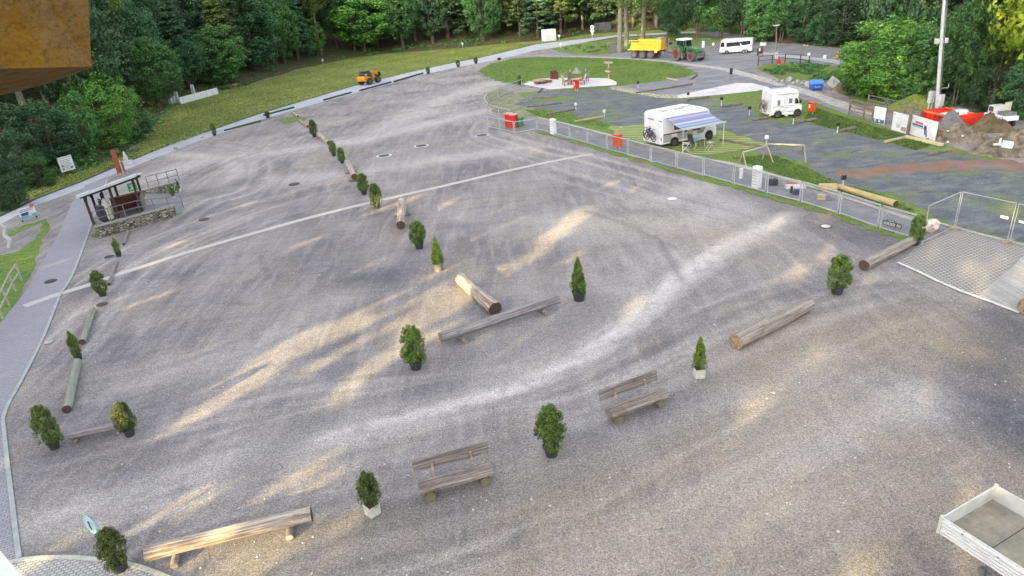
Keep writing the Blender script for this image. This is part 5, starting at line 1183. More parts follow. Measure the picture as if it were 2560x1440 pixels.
bicycle(RV2, -.32, W2 * .5, 'purple black bicycle on the rear rack of the motorhome beside the orange box', 1, .88, (0.10, 0.03, 0.10))
M_ = Matrix.Translation(RV2.location) @ Matrix.Rotation(RV2.rotation_euler.z, 4, 'Z'); p = M_ @ Vector((-.34, W2 * .42, 1.52))
o = MB().box((0, 0, 0), (.34, .75, .22), taper=.75).build('bicycle_cover', mat('cover_brown', (0.33, 0.22, 0.20)), None, bev=.05); o.location = p; o.rotation_euler = (0.1, .1, RV2.rotation_euler.z); tag(o, 'brown cover tied over the saddles of the rack bicycle', 'cover')
# coach style motorhome (front towards the left)
a, b = flat(1799, 136), flat(1879, 133); L = np.linalg.norm(b - a); y = yaw(b, a); H = top_h((*a, 0), 100); Wd = 2.35
b = b - np.array([-math.sin(y), math.cos(y)]) * Wd
o = empty('motorhome', (*b, 0), y, 'large white coach style motorhome parked at the far gravel yard', 'motorhome', 'motorhomes')
MB().prism([(0, .42), (0, H * .97), (.02 * L, H), (.90 * L, 1.0 * H), (.965 * L, .95 * H), (.985 * L, .80 * H), (1.005 * L, .42 * H), (L * 1.01, .3 * H), (L * 1.005, .3), (.1 * L, .36)], 0, Wd).build('body', WHITE, o, bev=.06)
MB().prism([(.06 * L, .62 * H), (.06 * L, .86 * H), (.72 * L, .80 * H), (.80 * L, .78 * H), (.80 * L, .50 * H), (.5 * L, .52 * H)], Wd, Wd + .015).build('window', GLASS, o)
MB().prism([(.86 * L, .50 * H), (.86 * L, .84 * H), (.965 * L, .82 * H), (.985 * L, .50 * H)], Wd, Wd + .015).build('cab_window', GLASS, o)
MB().box((.993 * L, Wd / 2, .60 * H), (.05, Wd * .86, .32 * H), ry=-.10).build('windscreen', GLASS, o); MB().box((1.008 * L, Wd / 2, .25 * H), (.05, Wd * .7, .14 * H)).build('grille', BLK, o)
MB().prism([(.30 * L, .50 * H), (.36 * L, .72 * H), (.38 * L, .72 * H), (.34 * L, .46 * H)], Wd + .016, Wd + .022).build('side_graphic', WHITE, o)
for xx in (.17 * L, .25 * L, .78 * L):
    for yy in (.12, Wd - .02): wheel('wheel', xx, yy, .34, .24, RIMG, o)

# camping furniture under the awning
def at_rv(x, y): p = Matrix.Translation(RV1.location) @ Matrix.Rotation(RV1.rotation_euler.z, 4, 'Z') @ Vector((x, y, 0)); return (p.x, p.y, 0)
def camp_chair(px_, rz, label):
    o = empty('camping_chair', (*flat(*px_), 0), rz, label, 'camping chair', 'camping chairs under the awning')
    FB = mat('chair_fabric', (0.07, 0.07, 0.085), (0.05, 0.05, 0.06), 5, 0.8)
    MB().box((0, 0, .46), (.5, .52, .04)).build('seat', FB, o); MB().box((-.34, 0, .88), (.04, .52, .82), ry=-.28).build('backrest', FB, o)
    for s in (-1, 1):
        MB().tube([(.3, s * .28, 0), (-.2, s * .28, .66)], .02, 6).tube([(-.25, s * .28, 0), (.25, s * .28, .46), (.28, s * .28, .66), (-.28, s * .28, .68)], .02, 6).build('leg', ALU, o)
    return o
camp_chair((1716, 378), Y1 + 2.4, 'dark camping chair under the awning closest to the fence'); camp_chair((1731, 371), Y1 + 0.3, 'dark camping chair behind the blue table')
o = empty('camping_table', (*flat(1744, 368), 0), Y1, 'light blue topped camping table under the awning', 'table')
MB().box((0, 0, .72), (1.15, .75, .035)).build('tabletop', mat('table_top', (0.50, 0.60, 0.64)), o, bev=.01)
for sx in (-1, 1):
    for sy in (-1, 1): MB().cyl((sx * .5, sy * .3, 0), (sx * .42, sy * .28, .71), .02, n=6).build('leg', ALU, o)
o = empty('folding_stool', (*flat(1775, 374), 0), Y1, 'pale folding stool with crossed legs right of the blue table', 'stool')
MB().box((0, 0, .62), (.45, .4, .04)).build('seat', OFFW, o)
for s in (-1, 1): MB().cyl((-.38, s * .17, 0), (.2, s * .17, .62), .02, n=6).build('leg', OFFW, o); MB().cyl((.38, s * .17, 0), (-.2, s * .17, .62), .02, n=6).build('leg', OFFW, o)
# ---- tractor and tipper
GRN = mat('tractor_green', (0.05, 0.17, 0.06), (0.035, 0.12, 0.045), 3, 0.4); REDR = mat('rim_red', (0.60, 0.03, 0.03), (0.45, 0.025, 0.025), 4, 0.5)
YEL = mat('tipper_yellow', (0.80, 0.50, 0.045), (0.68, 0.42, 0.04), 2, 0.55); DUST = mat('dusty_tyre', (0.16, 0.14, 0.13), (0.09, 0.08, 0.075), 4, 0.95); RIMW = mat('rim_dusty', (0.46, 0.44, 0.38), (0.34, 0.32, 0.28), 5, 0.8)
a, b = flat(1690, 152), flat(1734, 155.5); s = np.linalg.norm(b - a) / 2.9; s = min(max(s, .8), 1.15); y = yaw(a, b)
o = empty('tractor', (*a, 0), y, 'green tractor with red wheel rims and white cab roof pulling the yellow tipper', 'tractor', scale=s)    # near side at y<0
for x, r, w_, tr in ((0, .98, .62, 1.75), (2.9, .74, .5, 1.75)):
    for yy in (0.25, 0.25 + tr): wheel('wheel', x, yy, r, w_, REDR, o, DUST)
mb = MB(); mb.prism([(-.3, .9), (-.3, 1.5), (1.1, 1.5), (1.1, .6), (0, .6)], .75, 1.55); mb.build('chassis', mat('chassis_dark', (0.05, 0.06, 0.05)), o)
MB().prism([(1.15, 1.0), (1.15, 1.95), (2.2, 1.88), (3.2, 1.62), (3.45, 1.35), (3.45, .9), (2.6, .8)], .72, 1.58).build('hood', GRN, o, bev=.06)
MB().prism([(1.7, 1.15), (1.75, 1.6), (2.7, 1.5), (2.9, 1.15)], .70, .715).build('hood_grille', BLK, o)
for yy in (-.06, 1.72):
    MB().prism([(-.95, 1.35), (-.7, 1.85), (-.25, 2.08), (.5, 2.08), (.95, 1.75), (1.1, 1.3), (.95, 1.35), (.75, 1.72), (.4, 1.95), (-.25, 1.95), (-.65, 1.72), (-.85, 1.35)], yy, yy + .62).build('fender', GRN, o)
MB().prism([(-.45, 1.5), (-.35, 2.75), (.95, 2.75), (1.25, 1.5)], .45, 1.85).build('cab_glass', GLASS, o)
fr = MB()
for yy in (.44, 1.86):
    for p0, p1 in (((-.45, yy, 1.5), (-.35, yy, 2.75)), ((.4, yy, 1.3), (.4, yy, 2.75)), ((1.25, yy, 1.5), (.97, yy, 2.75))): fr.cyl(p0, p1, .045, n=6)
fr.build('cab_frame', GRN, o)
MB().box((.3, 1.15, 2.86), (1.75, 1.75, .22), taper=.86).build('cab_roof', WHITE, o, bev=.06)
MB().cyl((1.3, .6, 1.8), (1.3, .6, 2.75), .06, n=8).build('exhaust', GREYM, o)
MB().box((3.75, 1.15, .75), (.5, .9, .55)).box((4.05, 1.15, .6), (.25, 1.3, .12)).cyl((3.5, .8, .7), (4.15, .75, .5), .05).cyl((3.5, 1.5, .7), (4.15, 1.55, .5), .05).build('front_linkage', GREYM, o, bev=.03)
MB().box((.9, .35, .75), (.7, .5, .6)).build('step', GREYM, o); MB().box((2.9, -.05, 1.55), (.9, .5, .06)).build('front_fender', BLK, o)
MB().box((-.2, -.1, 2.75), (.12, .2, .1)).box((.95, -.15, 2.3), (.1, .3, .35)).build('mirror', BLK, o)
a, b = flat(1584, 146.5), flat(1629, 146.5); s2 = np.linalg.norm(b - a) / 3.5; y = yaw(flat(1584, 146.5), flat(1632, 147.5))
o = empty('tipper_trailer', (*a, 0), y, 'yellow three axle tipper trailer with green tailgate behind the tractor', 'trailer', scale=s2)
for x in (0, 1.75, 3.5):
    for yy in (.2, 1.95): wheel('wheel', x, yy, .66, .5, RIMW, o, DUST)
MB().box((2.4, 1.07, 1.28), (6.6, .9, .28)).box((6.9, 1.07, .95), (2.6, .22, .2), ry=.12).build('chassis', mat('chassis_rust', (0.12, 0.07, 0.06)), o)
ZB, ZT = 1.42, 3.0
mb = MB().prism([(-1.15, ZB), (-.75, ZT), (5.75, ZT), (5.55, ZB)], -.12, -.02).prism([(-1.15, ZB), (-.75, ZT), (5.75, ZT), (5.55, ZB)], 2.15, 2.25); mb.box((2.2, 1.07, ZB + .05), (6.7, 2.2, .1)).box((5.66, 1.07, (ZB + ZT) / 2), (.1, 2.3, ZT - ZB), ry=.12)
mb.build('tub', YEL, o)
rb = MB(); rb.box((2.4, -.15, ZT - .06), (6.6, .12, .16)).box((2.2, -.15, ZB + .07), (6.7, .14, .2)).box((2.3, -.15, ZT - .42), (6.5, .08, .07))
for x in (-.2, 2.3, 5.2): rb.box((x, -.15, (ZB + ZT) / 2), (.12, .1, ZT - ZB))
rb.build('ribs', mat('tipper_yellow_edge', (0.82, 0.56, 0.12), (0.7, 0.46, 0.08), 3, 0.6), o)
MB().prism([(-1.25, ZB), (-.95, ZT - .1), (-.7, ZT + .08), (1.2, ZT + .06), (1.5, ZT - .32), (-.3, ZT - .35), (-.85, ZB)], -.17, -.155).box((-1.0, 1.07, (ZB + ZT) / 2), (.1, 2.3, ZT - ZB + .1), ry=.24).build('tailgate', GRN, o)
MB().cyl((6.1, 1.07, 1.1), (6.1, 1.07, 3.2), .17, n=10).box((6.45, 1.07, 2.35), (.8, .9, .35)).build('tipping_ram', mat('ram_dark', (0.06, 0.07, 0.11)), o)
MB().box((4.9, 1.07, ZT + .16), (.9, 1.2, .32)).build('tarp_box', mat('tarp_pink', (0.42, 0.32, 0.30)), o); MB().box((4.75, -.15, 1.2), (.55, .1, .35)).build('tool_box', YEL, o)
# heap of load
# ---- wheel loader
LY = mat('loader_yellow', (0.78, 0.33, 0.02), (0.66, 0.27, 0.02), 3, 0.45)
a, b = flat(925, 212), flat(955, 204); s = np.linalg.norm(b - a) / 2.1; s = min(s, 1.35) * .86; y = yaw(a, b)
o = empty('wheel_loader', (*a, 0), y, 'small orange yellow wheel loader driving on the road', 'loader', scale=(s, s, s * .84))
for x in (0, 2.1):
    for yy in (0, 1.5): wheel('wheel', x, yy, .58, .42, mat('loader_rim', (0.40, 0.36, 0.38)), o)
MB().prism([(-1.05, .75), (-1.1, 1.35), (-.7, 1.55), (.2, 1.42), (.75, 1.1), (.7, .8), (0, .65)], .05, 1.45).build('engine_cover', LY, o, bev=.08)
MB().prism([(-.3, 1.2), (-.55, 1.55), (-.5, 2.05), (.1, 2.3), (.75, 2.25), (1.1, 1.75), (1.0, .7), (.5, .7)], .15, 1.35).build('cab', mat('cab_dark_green', (0.045, 0.065, 0.05), (0.07, 0.09, 0.075), 2, 0.3), o, bev=.08)
MB().box((.1, .75, 2.34), (1.25, 1.3, .07)).build('cab_roof', mat('cab_roof_olive', (0.13, 0.16, 0.12)), o, bev=.02)
MB().prism([(1.35, .55), (1.2, 2.0), (1.5, 2.05), (2.0, 1.45), (2.0, .75), (1.7, .5)], .45, 1.05).build('front_frame', LY, o, bev=.03)
MB().prism([(1.25, 1.75), (1.3, 2.1), (2.9, 1.9), (3.25, 1.35), (3.05, 1.2), (2.7, 1.5), (1.8, 1.6)], .55, .95).build('lift_arm', LY, o, bev=.03)
MB().box((3.3, .75, 1.35), (.15, 1.1, .7)).cyl((2.2, .75, 1.55), (3.1, .75, 1.7), .06).build('tool_carrier', BLK, o); MB().box((-.42, .12, 1.78), (.3, .05, .2)).build('plate', WHITE, o)

# ---- white pickup, red skip, mast etc (right side)
a, b = flat(2362, 303), flat(2419, 310); s = np.linalg.norm(b - a) / 3.2; y = yaw(b, a)
o = empty('pickup_truck', (*b, 0), y, 'white pickup truck parked behind the red skip', 'pickup', scale=min(s, 1.1))
MB().prism([(-.9, .5), (-1.0, 1.0), (-.9, 1.12), (.55, 1.18), (.75, 1.72), (1.15, 1.82), (2.1, 1.78), (2.75, 1.25), (4.0, 1.1), (4.15, .9), (4.15, .45), (3.8, .4), (-.6, .42)], -1.0, .78).build('body', WHITE, o, bev=.07)
MB().prism([(.92, 1.2), (1.0, 1.62), (1.35, 1.68), (1.42, 1.2)], .78, .795).prism([(1.5, 1.2), (1.5, 1.68), (2.05, 1.66), (2.5, 1.2)], .78, .795).build('window', mat('car_window', (0.12, 0.12, 0.17), None, 2, .15), o)
MB().box((-.15, -.11, 1.17), (1.35, 1.5, .04)).build('bed_cover', mat('bed_grey', (0.5, 0.5, 0.53)), o)
for x in (0, 3.15):
    for yy in (-.85, .68): wheel('wheel', x, yy, .40, .28, RIMG, o)
    MB().cyl((x, .775, .42), (x, .79, .42), .50, n=20).build('wheel_arch', BLK, o)
MB().box((-1.02, -.11, .95), (.04, 1.7, .25)).build('tailgate', OFFW, o)
# near side of pickup faces the camera (+y side because it heads left)
A, B = flat(2302, 300), flat(2392, 323); L = np.linalg.norm(B - A); y = yaw(A, B)
o = empty('skip_container', (*A, 0), y, 'long open red skip with an orange tarp rim beside the mast', 'skip')
HH = top_h((*B, 0), 291) * .8
MB().prism([(-.25, HH), (.25, .1), (L - .2, .1), (L, HH)], 0, .08).prism([(-.25, HH), (.25, .1), (L - .2, .1), (L, HH)], 2.1, 2.18).box((L / 2, 1.1, .12), (L - .6, 2.1, .08)).box((L - .08, 1.1, HH / 2 + .15), (.1, 2.2, HH + .3)).box((0, 1.1, HH / 2 + .05), (.08, 2.2, HH), ry=-.25).build('tub', REDP, o)
rb = MB()
for x in np.arange(.5, L - .3, .55): rb.box((x, -.03, HH * .5), (.10, .08, HH * .8))
rb.build('ribs', mat('red_dark', (0.45, 0.02, 0.015)), o); MB().box((L / 2, -.04, HH), (L + .1, .16, .14)).box((L / 2, 2.2, HH), (L + .1, .14, .14)).build('rim', mat('rim_orange', (0.70, 0.16, 0.05)), o)
base = flat(2340, 290); o = empty('mast', (*base, 0), 0, 'very tall white mast rising out of the top of the picture', 'mast')
# stands a touch out of plumb
tx = -0.115
MB().cyl((0, 0, 0), (tx * 22, 0, 22), .15, .11, 16).build('pole', OFFW, o, smooth=True)
MB().cyl((.13, -.16, .3), (.13 + tx * 16, -.14, 16), .035, n=6).build('cable_duct', GREYM, o)
hm_ = top_h((*base, 0), 100); MB().box((-.42 + tx * hm_, -.05, hm_), (.28, .3, .42)).box((.34 + tx * hm_, -.05, hm_), (.28, .3, .42)).box((tx * hm_, 0, hm_), (.7, .1, .1)).build('floodlight', OFFW, o, bev=.03)
MB().box((.35, 0, 2.4), (.6, .05, .05)).box((.62, 0, 2.55), (.05, .05, .35)).build('bracket', OFFW, o)
for i, (px_, h_, lb) in enumerate((((2321, 288), 1.5, 'white meter cabinet on legs left of the mast'), ((2345, 291), 1.3, 'white meter cabinet just right of the mast'))):
    o = empty('meter_cabinet', (*flat(*px_), 0), 0.3, lb, 'cabinet', 'meter cabinets at the mast')
    MB().box((0, 0, h_ + .1), (.55 if i == 0 else .45, .3, 1.0)).build('cabinet', OFFW, o, bev=.02)
    for sx in (-.18, .18): MB().box((sx, 0, h_ / 2 - .15), (.08, .08, h_ - .3)).build('leg', OFFW, o)
    if i == 0: MB().box((0, -.155, h_ + .1), (.02, .01, .9)).box((0, -.155, h_ + .1), (.5, .01, .02)).build('door_gap', GREYM, o)
# small white trailer-like vehicle
a, b = flat(2458, 309), flat(2507, 322); L = np.linalg.norm(b - a); y = yaw(a, b); o = empty('flatbed_cart', (*a, 0), y, 'low white flatbed vehicle behind the brown heap', 'vehicle')
MB().box((L / 2, .5, .75), (L, 1.3, .35)).build('bed', WHITE, o, bev=.04); MB().box((.55, .5, 1.25), (.75, 1.0, .65)).build('cab', OFFW, o, bev=.04); MB().box((.55, -.01, 1.3), (.5, .02, .35)).build('window', GLASS, o); MB().box((L * .7, .6, 1.05), (L * .4, .9, .3)).build('load', GREYM, o)
for x in (.5, L - .5):
    for yy in (-.05, 1.05): wheel('wheel', x, yy, .3, .2, RIMG, o)
o = empty('notice_post', (*flat(2508, 310), 0), .3, 'pale square notice on a post behind the low white vehicle', 'sign'); MB().box((0, 0, .5), (.08, .08, 1.1)).build('post', GRW, o); MB().box((0, -.06, 1.3), (.75, .04, .95)).build('plate', mat('plate_cream', (0.55, 0.55, 0.42)), o)

# ---- heaps
def heap(px_, rx_px, h, label, m, ry=1.0, rz=0.0, seed=0, rough_=.35, z0=0):
    c = flat(*px_); r = rx_px / ppm(c); q = np.random.default_rng(seed); n = 72
    g = np.linspace(-1, 1, n); X, Y = np.meshgrid(g, g); d = np.hypot(X, Y)
    Z = np.clip(1 - d, 0, 1) ** .8 * h
    for f, am in ((2.1, .28), (4.3, .18), (9, .09), (18, .045)):
        ph = q.uniform(0, 6.28, 4); Z += np.where(d < 1, (np.sin(X * f + ph[0] + 1.7 * np.sin(Y * f + ph[1])) * np.cos(Y * f * 1.1 + ph[2])) * am * h * np.clip(1.1 - d, 0, 1) * rough_ * 2.6, 0)
    Z += q.normal(0, .05 * min(h, 1.6), Z.shape) * np.clip(1.2 - d, 0, 1); Z = np.maximum(Z, 0.0) - .02
    idx = np.arange(n * n).reshape(n, n); qd = np.stack([idx[:-1, :-1], idx[:-1, 1:], idx[1:, 1:], idx[1:, :-1]], -1).reshape(-1, 4)
    keep = (np.hypot(X, Y)[:-1, :-1].ravel() < 1.02)
    o = mesh_obj('earth_heap', np.stack([X.ravel() * r, Y.ravel() * r * ry, Z.ravel()], -1), qd[keep].tolist(), m, smooth=True); o.location = (c[0], c[1], z0); o.rotation_euler = (0, 0, rz); tag(o, label, 'heap', 'heaps of earth and gravel'); return o
heap((2372, 330), 46, 1.7, 'pointed dark grey gravel heap in front of the red skip', ROCKY, .8, 0, 1, .15)
heap((2398, 350), 74, 1.15, 'rough rooty brown heap right of the white posters', DIRT, .55, -.35, 2, .8)
heap((2476, 326), 52, 1.2, 'dark loamy heap in front of the low white vehicle', mat('heap_olive', (0.17, 0.13, 0.075), (0.08, 0.06, 0.04), 2, 1.0, detail=9, bump=.9, bscale=5), .6, -.3, 3, .5)
heap((2535, 380), 100, 1.75, 'largest light brown heap with a white box on it at the right edge', DIRT, .6, -.25, 4, .5)
heap((2105, 226), 27, .9, 'small brown heap below the tilted white board', mat('heap_brown', (0.19, 0.13, 0.10), (0.12, 0.085, 0.065), 3, 1, detail=8), .8, 0, 5)
heap((2285, 268), 74, 1.15, 'low mound grown over with yellow green grass behind the posters', MEADOW, .6, 0, 6, .2)
def rock(px_, r_px, label, m, seed, sq=(1, .8, .75), group=None, z=0.0, name='boulder', cat='boulder'):
    c = flat(*px_, z); r = r_px / ppm(c); q = np.random.default_rng(seed); bm = bmesh.new(); bmesh.ops.create_icosphere(bm, subdivisions=2, radius=r)
    dirs = q.normal(size=(7, 3)); dirs /= np.linalg.norm(dirs, axis=1, keepdims=True); cut = q.uniform(.55, .9, 7)
    for v in bm.verts:
        p = np.array(v.co)
        for d_, c_ in zip(dirs, cut):
            e = p @ d_ - c_ * r
            if e > 0: p = p - d_ * e * .9
        p = p * np.array(sq) * (1 + q.normal(0, .03)); p[2] = max(p[2] + r * sq[2] * .6, -0.02); v.co = Vector(p)
    me = bpy.data.meshes.new(name); bm.to_mesh(me); bm.free(); me.materials.append(m); o = bpy.data.objects.new(name, me); C.objects.link(o); o.location = (c[0], c[1], z); o.rotation_euler = (0, 0, q.uniform(0, 6)); tag(o, label, cat, group); return o
STONE = mat('boulder_stone', (0.36, 0.37, 0.35), (0.22, 0.23, 0.22), 3, .95, bump=.6); STW = mat('quartz_stone', (0.72, 0.66, 0.60), (0.38, 0.26, 0.24), 3.5, .9, detail=8, bump=.6, thr=(.4, .55)); STY = mat('sandstone', (0.42, 0.36, 0.22), (0.3, 0.26, 0.17), 4, .95)
rock((2325, 577), 25, 'white and reddish quartz boulder beside the fence end conifer', STW, 31, (1, .85, .85))
for i, (p_, r_) in enumerate((((1944, 206), 7), ((1956, 208), 8), ((1974, 206), 11), ((1966, 212), 6), ((1993, 207), 7), ((1985, 213), 8), ((2004, 211), 6), ((2012, 214), 5), ((1934, 201), 5), ((2056, 216), 6))):
    rock(p_, r_, ('large pale boulder, tallest of the row left of the blue skip' if i == 2 else ['grey boulder second from the left end of the row by the blue skip', 'grey boulder touching the tallest boulder on its left', '', 'small grey boulder in front of the tallest boulder', 'grey boulder just right of the tallest boulder', 'grey boulder low and right of the tallest boulder', 'grey boulder nearest the cream crate, upper one', 'small grey boulder touching the cream crate', 'small boulder at the far left end of the row by the bank', 'dark boulder just right of the blue skip'][i]), STONE, 40 + i, (1, .8, .8), 'boulders along the foot of the bank')
rock((2010, 115), 3.4, 'left and larger of two sand yellow boulders below the far trees', STY, 60, group='two yellow boulders'); rock((2019, 115), 2.8, 'right and smaller of two sand yellow boulders below the far trees', STY, 61, group='two yellow boulders')
for i, (p_, r_, lb) in enumerate((((381, 398), 5, 'grey kerb stone on the road edge behind the kiosk'), ((440, 372), 7, 'pale yellow stone lying on the road edge'), ((506, 345), 4, 'small greenish stone on the road edge left of the potted shrub'))):
    rock(p_, r_, lb, OFFW if i == 0 else STY, 70 + i, (1.3, .6, .5))
for i, (p_, r_, z, lb) in enumerate((((2370, 329), 3.4, 1.0, 'white stone high on the rooty heap'), ((2406, 341), 3.2, .9, 'white stone in the middle of the rooty heap'), ((2369, 356), 3.4, .25, 'white stone low at the foot of the rooty heap'))): rock(p_, r_, lb, mat('white_stone', (.7, .69, .64)), 80 + i, z=z)
c = flat(2516, 366, 1.0); o = MB().box((0, 0, .2), (.62, .4, .36)).build('white_box', WHITE, None, bev=.02); o.location = (*c, .95); o.rotation_euler = (.2, .15, -.5); tag(o, 'white box stuck in the side of the largest brown heap', 'box')
c = flat(2499, 362, 1.0); o = MB().cyl((0, 0, 0), (0, .02, .5), .10, .05, 8).box((-.25, 0, .1), (.3, .15, .12)).build('plastic_scrap', WHITE, None); o.location = (*c, .95); tag(o, 'white plastic scrap beside the box on the brown heap', 'scrap')

# ---- bins, boxes, skips
def dog_box(px_, top, wpx, label, m, paper=True, rz=None):
    b = flat(*px_); H = top_h((*b, 0), top); w_ = wpx / ppm(b); o = empty('waste_box', (*b, 0), yaw(flat(px_[0] - 20, px_[1] - 5), flat(px_[0] + 20, px_[1] + 3)) if rz is None else rz, label, 'waste box', 'red waste boxes on posts')
    MB().box((0, w_ * .35, H * .60), (w_, w_ * .7, H * .74), taper=1.04).build('box', m, o, bev=.02)
    MB().box((0, w_ * .3, H * .985), (w_ * 1.08, w_ * .84, H * .045)).build('lid', m, o)
    for sx in (-1, 1): MB().box((sx * w_ * .36, w_ * .35, H * .12), (.06, .06, H * .26)).build('leg', OFFW, o)
    if paper: MB().box((-w_ * .1, -.012, H * .68), (w_ * .34, .012, H * .30)).build('notice', WHITE, o)
    MB().box((0, -.01, H * .90), (w_ * .7, .012, H * .05)).build('slot', BLK, o)
dog_box((1437, 229), 200, 13, 'red waste box with a white notice in front of the concrete plaza', REDP)
dog_box((1539, 374), 337, 20, 'orange red waste box against the campsite fence left of the awning motorhome', ORANGE, False)
dog_box((2023, 286), 256, 15, 'orange waste box with a white paper right of the small motorhome', ORANGE)
dog_box((1943, 163), 147, 9, 'bright red waste box at the left end of the bank fence', REDP, False)
for i, (px_, lb, cm_) in enumerate((((1270, 318), 'red wheeled bin with pale lid behind the short mesh fence, left one', REDP), ((1283, 321), 'red wheeled bin with pale lid behind the short mesh fence, right one', REDP), ((1296, 318), 'green wheeled bin next to the two red bins', mat('bin_green', (0.02, 0.32, 0.13))))):
    o = empty('wheeled_bin', (*flat(*px_), 0), -.5, lb, 'bin', 'wheeled bins by the gate'); hb = 1.35 if i < 2 else .85
    MB().box((0, .3, hb / 2), (.62, .62, hb), taper=1.08).build('body', cm_, o, bev=.03); MB().box((0, .3, hb + .03), (.74, .74, .07), rx=.06).build('lid', mat('bin_lid_pink', (0.62, 0.35, 0.33)) if i < 2 else cm_, o, bev=.02)
    for sx in (-.26, .26): MB().cyl((sx, .62, .1), (sx + .05, .62, .1), .1, n=10).build('wheel', RUB, o)
b = flat(2042, 227); o = empty('blue_skip', (*b, 0), -.15, 'blue lidded waste skip at the foot of the bank', 'skip'); w_ = 29 / ppm(b); H = top_h((*b, 0), 199)
BL = mat('skip_blue', (0.025, 0.11, 0.50), (0.02, 0.08, 0.40), 3, .45)
MB().prism([(-w_ * .42, .12), (-w_ * .5, H * .62), (w_ * .5, H * .62), (w_ * .42, .12)], 0, w_ * .8).build('body', BL, o, bev=.03)
MB().add([(-w_ * .52, -.05, H * .62), (w_ * .52, -.05, H * .62), (w_ * .52, w_ * .4, H * .95), (-w_ * .52, w_ * .4, H * .95), (-w_ * .52, w_ * .85, H * .62), (w_ * .52, w_ * .85, H * .62)], [(0, 1, 2, 3), (3, 2, 5, 4), (0, 3, 4), (1, 5, 2), (0, 4, 5, 1)]).build('lid', mat('lid_blue', (0.10, 0.28, 0.72), (0.08, 0.22, 0.62), 3, .4), o)
MB().tube([(-.3, -.02, H * .42), (-.12, -.02, H * .32), (.05, -.02, H * .35), (.35, -.02, H * .34)], .03, 4).build('logo', OFFW, o)
for sx in (-1, 1): MB().cyl((sx * w_ * .35, .05, .08), (sx * w_ * .35 + .06, .05, .08), .09, n=10).build('wheel', RUB, o)
o = empty('tilted_board', (*flat(2081, 222), 0), .0, 'white board standing on its corner beside the blue skip', 'board'); MB().box((0, 0, .72), (1.15, .05, 1.0), ry=.65, rx=.0).build('plate', OFFW, o); MB().box((.12, -.035, .85), (.5, .01, .06), ry=.65).box((.05, -.035, .7), (.3, .01, .05), ry=.65).build('lettering', BLK, o)
o = MB().box((0, 0, .28), (.7, .5, .55)).build('crate', mat('crate_cream', (.55, .53, .38)), None, bev=.02); o.location = (*flat(2021, 216), 0); tag(o, 'cream crate between the boulders and the blue skip', 'crate')

# ---- plaza furniture
def place(px_, z=0.0): return (*flat(*px_, z), z)
ZP = .165
RUST = mat('rusty_wood', (0.30, 0.18, 0.13), (0.17, 0.09, 0.07), 6, .9)
o = empty('pallet_stack', place((1350, 209), ZP), .3, 'untidy stack of pallets on the left half of the concrete plaza', 'pallets', scale=1.35)
for k in range(3):
    g = MB()
    for j in range(5): g.box((0, -.48 + j * .24, .13 + k * .16), (1.2, .12, .025), rz=0)
    for j in (-.5, 0, .5): g.box((j, 0, .07 + k * .16), (.1, 1.0, .1))
    g.build('pallet', RUST if k < 2 else PLANK, o).rotation_euler = (0, 0, .15 * k - .1)
o = empty('pallet_stack', place((1366, 206), ZP), .1, 'smaller pallet pile right of the untidy stack, in front of the dark crate', 'pallets', scale=1.3)
for k in range(2):
    g = MB()
    for j in range(5): g.box((0, -.48 + j * .24, .13 + k * .16), (1.2, .12, .025))
    for j in (-.5, 0, .5): g.box((j, 0, .07 + k * .16), (.1, 1.0, .1))
    g.build('pallet', RUST, o).rotation_euler = (0, 0, .2 * k)
o = MB().box((0, 0, 0), (3.2, .28, .10)).build('board', PLANK, None); o.location = place((1369, 199), 1.0); o.rotation_euler = (0, .05, -.25); tag(o, 'long pale board lying across the pallets below the dark crate', 'board')
o = MB().box((0, 0, 0), (2.6, .22, .08)).build('board', PLANK, None); o.location = place((1341, 203), .9); o.rotation_euler = (0, .03, -.2); tag(o, 'pale board on the left end of the pallet stack', 'board')
o = empty('crate', place((1386, 199), ZP), .2, 'dark brown open crate behind the long pale board', 'crate'); MB().box((0, -.4, .55), (1.0, .05, 1.0)).box((0, .4, .65), (1.0, .05, 1.2)).box((-.5, 0, .55), (.05, .8, 1.0)).box((.5, 0, .55), (.05, .8, 1.0)).build('sides', mat('crate_brown', (0.12, 0.045, 0.04)), o)
def armchair(px_, rz, label, m):
    o = empty('lounge_chair', place(px_, ZP), rz, label, 'lounge chair', 'lounge chairs on the plaza', 1.25)
    MB().box((0, 0, .38), (.75, .7, .1)).build('seat', m, o); MB().box((-.42, 0, .75), (.1, .7, .85), ry=-.35).build('backrest', m, o)
    for s in (-1, 1): MB().box((0, s * .38, .48), (.85, .08, .08)).box((.36, s * .38, .24), (.08, .08, .48)).box((-.36, s * .38, .24), (.08, .08, .48)).build('armrest', RUST, o)
armchair((1417, 213), R(10), 'pale lounge chair on the plaza, leftmost and front', PLANK); armchair((1431, 208), R(-40), 'lounge chair at the back left of the plaza group', GRW); armchair((1453, 212), R(170), 'pale lounge chair on the plaza right of the red waste box', OFFW); armchair((1461, 204), R(190), 'grey lounge chair at the back right of the plaza group', GREYM)
o = empty('garden_table', place((1441, 210), ZP), .2, 'wooden table in the middle of the plaza lounge chairs', 'table', scale=1.2); MB().box((0, 0, .6), (1.2, .8, .06)).build('tabletop', PLANK, o)
for sx in (-.5, .5):
    for sy in (-.3, .3): MB().box((sx, sy, .28), (.08, .08, .56)).build('leg', RUST, o)
o = empty('folded_umbrella', place((1443, 204), ZP), 0, 'dark grey sunshade, low and half folded, behind the plaza table', 'sunshade', scale=1.2); MB().cyl((0, 0, 0), (0, 0, 1.5), .04, n=6).build('pole', GREYM, o); MB().cyl((0, 0, 1.0), (0, 0, 1.7), .65, .12, 8).build('canopy', mat('canopy_grey', (0.20, 0.24, 0.22)), o)
